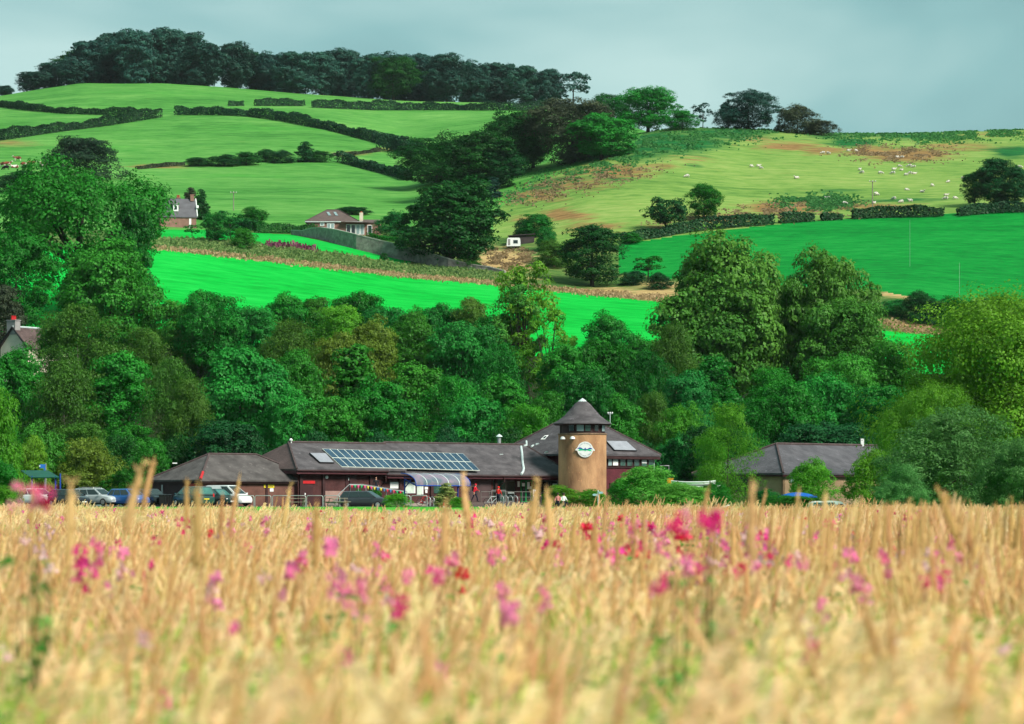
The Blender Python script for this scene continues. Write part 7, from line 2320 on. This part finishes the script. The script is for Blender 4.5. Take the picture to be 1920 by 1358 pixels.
# balsam: stem, leaves and a head of hooded pink flowers
def balsam_meshes(seed, nfl, mat):
    rng = random.Random(seed)
    h = 1.0
    st = MB(); st.tube([(0, 0, 0), (.02, 0, .5), (0, .02, .95)], [.008, .007, .004], 5)
    stem = st.mesh('stem', M('reddish stem', (.20, .10, .05), .6, .2, 8))
    out, tints = ([], [], []), []
    for k in range(16):
        z = rng.uniform(.3, .86); a = rng.uniform(0, 6.28)
        d = Vector((math.cos(a), math.sin(a), .25)); ln = rng.uniform(.08, .14)
        b = Vector((0, 0, z))
        s = Vector((-math.sin(a), math.cos(a), 0)) * ln * .17
        q = [b, b + d * ln * .45 - s, b + d * ln + Vector((0, 0, -.05)), b + d * ln * .45 + s]
        i = len(out[0]); out[0].extend(q); out[1].append((i, i + 1, i + 2, i + 3)); tints.append(rng.random())
    lf = bpy.data.meshes.new('leaves'); lf.from_pydata([tuple(v) for v in out[0]], [], out[1]); lf.materials.append(BALSG)
    lf.attributes.new('tint', 'FLOAT', 'FACE').data.foreach_set('value', tints)
    vs, fs, tt = [], [], []
    for k in range(nfl):
        a = rng.uniform(0, 6.28); r = rng.uniform(.005, .05)
        c = Vector((r * math.cos(a), r * math.sin(a), 1.0 + rng.uniform(-.07, .05)))
        rot = Matrix.Rotation(rng.uniform(0, 6.28), 3, 'Z') @ Matrix.Rotation(rng.uniform(-.5, .5), 3, 'X')
        tn = rng.random(); g = rng.uniform(.75, 1.05)
        # hood petal, two wings, pouch
        for pet in ([(-.012, 0, .010), (.012, 0, .010), (.016, -.010, .030), (0, -.006, .036), (-.016, -.010, .030)], [(0, -.004, .008), (-.022, -.012, .002), (-.026, -.014, -.018), (-.006, -.012, -.022)], [(0, -.004, .008), (.006, -.012, -.022), (.026, -.014, -.018), (.022, -.012, .002)],
                    [(-.010, .0, .010), (-.011, .022, -.004), (.011, .022, -.004), (.010, 0, .010)], [(-.011, .022, -.004), (-.010, .0, -.014), (.010, 0, -.014), (.011, .022, -.004)]):
            i = len(vs)
            vs += [tuple(c + rot @ (Vector(p) * g)) for p in pet]
            fs.append(tuple(range(i, i + len(pet)))); tt.append(min(1, max(0, tn + rng.uniform(-.2, .2))))
    bl = bpy.data.meshes.new('blossom'); bl.from_pydata(vs, [], fs); bl.materials.append(mat)
    bl.attributes.new('tint', 'FLOAT', 'FACE').data.foreach_set('value', tt)
    return stem, lf, bl
BAL = {c: [balsam_meshes(200 + c * 10 + k, 5 + 2 * k, PINKS[c]) for k in range(3)] for c in range(4)}
BALLAB = {0: 'deep pink balsam flower on a leafy stem rising through the tan meadow grass', 1: 'pink balsam flower on a leafy stem rising through the tan meadow grass', 2: 'pale pink balsam flower on a leafy stem in the tan meadow grass', 3: 'crimson balsam flower on a leafy stem rising through the tan meadow grass'}
_bn = 0
def balsam(px, py, c, Y=None, hb=None, label=None):
    global _bn
    rg = random.Random(_bn * 13 + 5)
    hb = hb or rg.uniform(1.10, 1.35)
    if Y is None:
        Y = max(10.5, (EYE - hb - .05) * F / max(py - HY, 6))
        Y = min(Y, 118)
    z0 = near_z(Y)
    h = ZY(py, Y) - z0
    if h < .5:
        return
    t = thing('balsam_plant', label or BALLAB[c], 'flower', (PX(px, Y), Y, z0), 'balsam flowers in the meadow')
    for nm, me in zip(('stem', 'leaves', 'blossom'), BAL[c][_bn % 3]):
        ch = link(nm, me, t)
    w = rg.uniform(.6, .9) * min(1, .5 + Y / 40)
    t.scale = (w, w, h)
    ch.scale, ch.location = (1, 1, w / h), (0, 0, 1 - w / h)
    t.rotation_euler = (0, 0, rg.uniform(0, 6.28))
    _bn += 1
rg = random.Random(31)
for px, py, c in ((34, 926, 1), (60, 928, 1), (76, 933, 1), (84, 940, 0), (88, 930, 0), (70, 938, 2), (1330, 972, 0), (1336, 978, 0), (1322, 968, 0), (1344, 970, 0), (1285, 974, 1), (1262, 974, 0)):
    balsam(px, py, c, 10.5, None, 'pink balsam bloom raised against the white estate car' if px < 200 else 'bright magenta balsam bloom raised against the orange canoes')
for px, py, n, sx, sy, cs in [
     (300, 962, 6, 22, 10, (3, 1, 2)), (215, 965, 5, 40, 8, (2, 1, 3)), (110, 968, 4, 25, 8, (2, 3, 1)), (470, 972, 4, 10, 10, (2, 1)), (40, 1010, 4, 25, 10, (2, 2)), (5, 1000, 2, 6, 8, (3, 2)),
    (88, 1040, 1, 3, 3, (0,)), (155, 1034, 1, 3, 3, (0,)), (203, 1038, 2, 4, 6, (3,)), (285, 1050, 5, 10, 22, (0, 0, 1)), (265, 1075, 2, 8, 5, (0, 1)), (200, 1108, 2, 6, 6, (3,)), (565, 1050, 4, 6, 10, (0, 1, 2)), (490, 1080, 3, 12, 12, (2,)), (400, 1105, 3, 14, 8, (2,)), (625, 1105, 7, 12, 14, (3, 1)),
    (715, 1035, 8, 18, 14, (0, 1, 1)), (690, 1080, 10, 28, 22, (1, 1, 0)), (755, 1070, 5, 6, 14, (3, 0)), (660, 1110, 10, 25, 16, (1, 1, 2)), (725, 1115, 6, 12, 14, (1, 2)), (822, 1030, 6, 18, 10, (3, 3)), (838, 1055, 4, 10, 10, (3, 0)), (820, 1075, 3, 6, 8, (3,)), (750, 1135, 3, 5, 5, (0,)), (675, 1135, 2, 5, 5, (1,)),
    (900, 985, 4, 20, 8, (1, 2, 2)), (940, 1005, 6, 14, 12, (3, 3)), (1000, 1000, 4, 14, 8, (3, 1)), (1030, 985, 5, 16, 10, (3, 1)), (920, 1040, 4, 8, 10, (3, 1)), (1050, 1045, 4, 10, 8, (1,)), (955, 1148, 8, 14, 6, (1, 1)), (1020, 1115, 3, 12, 12, (3, 1)), (1120, 1040, 3, 8, 8, (0, 1)), (945, 1105, 4, 6, 8, (1,)),
    (1130, 965, 6, 22, 6, (1, 2, 1)), (1180, 968, 6, 25, 8, (1, 0)), (1210, 1005, 6, 10, 14, (0, 3)), (1245, 1010, 6, 14, 16, (3, 1)), (1260, 1050, 6, 16, 20, (1, 2, 1)), (1262, 975, 4, 4, 6, (0,)), (1235, 1095, 6, 14, 16, (0, 1, 3)), (1290, 975, 6, 16, 10, (0, 1)), (1333, 975, 8, 10, 10, (0, 0, 0)), (1340, 1000, 6, 12, 10, (1, 2)),
    (1375, 985, 5, 22, 10, (2, 1)), (1428, 1000, 5, 6, 12, (0, 3)), (1452, 1003, 3, 4, 6, (0, 3)), (1510, 990, 8, 14, 12, (1, 2)), (1548, 992, 6, 10, 10, (0, 1)), (1545, 1028, 3, 3, 8, (3,)), (1603, 1025, 5, 6, 14, (3, 0)), (1530, 1060, 5, 26, 12, (1, 0)), (1565, 1075, 4, 6, 10, (0, 1)), (1320, 1060, 8, 14, 12, (0, 1)), (1290, 1060, 5, 6, 16, (0, 1)), (1385, 1045, 5, 16, 22, (0, 3)), (1417, 1060, 2, 3, 6, (0,)),
    (1730, 1075, 6, 5, 16, (0, 1)), (1772, 1075, 5, 6, 14, (3, 0)), (1765, 1095, 3, 5, 6, (3,)), (1838, 1103, 2, 3, 5, (3,)), (1675, 1035, 3, 4, 4, (1, 3)), (1612, 1098, 4, 5, 10, (3, 1)), (1622, 1115, 3, 5, 6, (3, 1)), (1300, 1155, 2, 3, 6, (0, 3)), (1538, 1148, 3, 4, 8, (1,)), (1362, 1195, 4, 5, 16, (1, 1)), (1522, 1222, 3, 5, 7, (1, 0)), (1450, 1230, 3, 6, 6, (1,)), (1820, 1225, 3, 4, 8, (2, 1)), (1882, 1218, 2, 3, 6, (2,)),
    (1520, 1180, 2, 4, 4, (2,)), (437, 1188, 3, 8, 5, (3, 1)), (270, 1200, 3, 6, 6, (2,)), (155, 1290, 2, 4, 4, (0,)), (300, 1310, 3, 5, 4, (1,)), (372, 1285, 3, 6, 6, (2, 1)), (975, 1260, 4, 8, 8, (1, 3)), (835, 1265, 3, 6, 8, (1,)), (1170, 1305, 3, 4, 8, (1,)), (1690, 1215, 3, 5, 8, (2, 1)), (1370, 1335, 3, 8, 6, (1,)), (1610, 1318, 1, 3, 3, (3,)), (1815, 1340, 5, 14, 8, (1,)), (1765, 1330, 4, 6, 16, (1,)), (10, 1225, 2, 5, 5, (2,)), (545, 1295, 2, 4, 6, (2,)), (640, 1230, 3, 6, 6, (1,)), (1375, 1300, 2, 5, 4, (0,))]:
    for k in range(max(1, round(n * .5))):
        if _bn < 296:
            balsam(px + rg.gauss(0, sx * .55), py + rg.gauss(0, sy * .55), cs[k % len(cs)] if cs[k % len(cs)] != 3 or k % 2 else 1)

for k in range(96):
    if _bn < 298:
        px = 1920 * (rg.random() if k % 3 == 0 else rg.betavariate(2.6, 1.7))
        balsam(px, 955 + 170 * rg.betavariate(1.1, 2.4), rg.choice((0, 0, 1, 1, 1, 2, 2, 3)))

fcol = bpy.data.collections.new('balsam sprigs')
for c in range(4):
    for k in range(2):
        vs, fs, ms, tt = [], [], [], []
        mats = []
        for me_, sc_ in zip(BAL[c][k][1:], (1.0, 1.0)):
            o_ = len(vs)
            vs += [tuple(v.co) for v in me_.vertices]
            fs += [tuple(i + o_ for i in p.vertices) for p in me_.polygons]
            ms += [len(mats)] * len(me_.polygons)
            tt += [x.value for x in me_.attributes['tint'].data]
            mats.append(me_.materials[0])
        me = bpy.data.meshes.new('sprig'); me.from_pydata(vs, [], fs)
        for m in mats:
            me.materials.append(m)
        me.polygons.foreach_set('material_index', ms)
        me.attributes.new('tint', 'FLOAT', 'FACE').data.foreach_set('value', tt)
        fcol.objects.link(bpy.data.objects.new('sprig_%d%d' % (c, k), me))
pts, idx, rot, scl = [], [], [], []
for k in range(560):
    y = math.sqrt(rg.uniform(11 ** 2, 95 ** 2)) if k > 150 else rg.uniform(16, 42)
    u = -.19 + .38 * (rg.random() if k % 2 == 0 else rg.betavariate(2.4, 1.7))
    if mnoise.noise(Vector((u * y * .3, y * .12, 9.0))) < -.05:
        continue
    pts.append((u * y, y, near_z(y))); idx.append(rg.choice((0, 1, 2, 3, 2, 3, 4, 5, 6))); rot.append(rg.uniform(0, 6.28))
    scl.append(rg.uniform(1.20, 1.44) * (1 if y < 40 else .86))
me = bpy.data.meshes.new('scattered_blossom')
me.from_pydata(pts, [], [])
for nm, ty, vals in (('idx', 'INT', idx), ('rot', 'FLOAT', rot), ('scl', 'FLOAT', scl)):
    me.attributes.new(nm, ty, 'POINT').data.foreach_set('value', vals)
sb_ = tag(link('scattered_blossom', me), kind='stuff')
ng2 = ng.copy()
for n in ng2.nodes:
    if n.bl_idname == 'GeometryNodeCollectionInfo':
        n.inputs['Collection'].default_value = fcol
sb_.modifiers.new('sow', 'NODES').node_group = ng2

# big green leaves low in the near grass
rng_ = random.Random(3)
out, tints = ([], [], []), []
for k in range(300):
    y = rng_.uniform(4.2, 16) if k < 240 else rng_.uniform(16, 60)
    x = rng_.uniform(-.2, .2) * y
    for j in range(5):
        a = rng_.uniform(0, 6.28); ln = rng_.uniform(.14, .26)
        b = Vector((x + rng_.gauss(0, .04), y + rng_.gauss(0, .04), rng_.uniform(.55, .98)))
        d = Vector((math.cos(a), math.sin(a), rng_.uniform(-.9, .6))).normalized()
        s = d.cross(Vector((rng_.gauss(0, .3), rng_.gauss(0, .3), 1))).normalized() * ln * .19
        i = len(out[0]); out[0].extend([b, b + d * ln * .5 - s, b + d * ln, b + d * ln * .5 + s]); out[1].append((i, i + 1, i + 2, i + 3)); tints.append(rng_.random())
me = bpy.data.meshes.new('meadow_leaves'); me.from_pydata([tuple(v) for v in out[0]], [], out[1]); me.materials.append(BALSG)
me.attributes.new('tint', 'FLOAT', 'FACE').data.foreach_set('value', tints)
tag(link('meadow_leaves', me), kind='stuff')

# ------------------------------------------------------------------ air
mb = MB()
mb.add([(x, y, z) for z in (-1.2, 260) for y in (-30, 1520) for x in (-560, 560)], [(0, 2, 3, 1), (4, 5, 7, 6), (0, 1, 5, 4), (2, 6, 7, 3), (0, 4, 6, 2), (1, 3, 7, 5)])
hm = bpy.data.materials.new('haze')
hm.use_nodes = True
hm.node_tree.nodes.clear()
pv = N(hm.node_tree, 'ShaderNodeVolumePrincipled')
pv.inputs['Color'].default_value = (0.86, 0.95, 1.0, 1)
pv.inputs['Density'].default_value = 0.000024
pv.inputs['Anisotropy'].default_value = 0.2
L(hm.node_tree, pv.outputs[0], N(hm.node_tree, 'ShaderNodeOutputMaterial').inputs['Volume'])
tag(mb.build('haze', hm), kind='stuff')
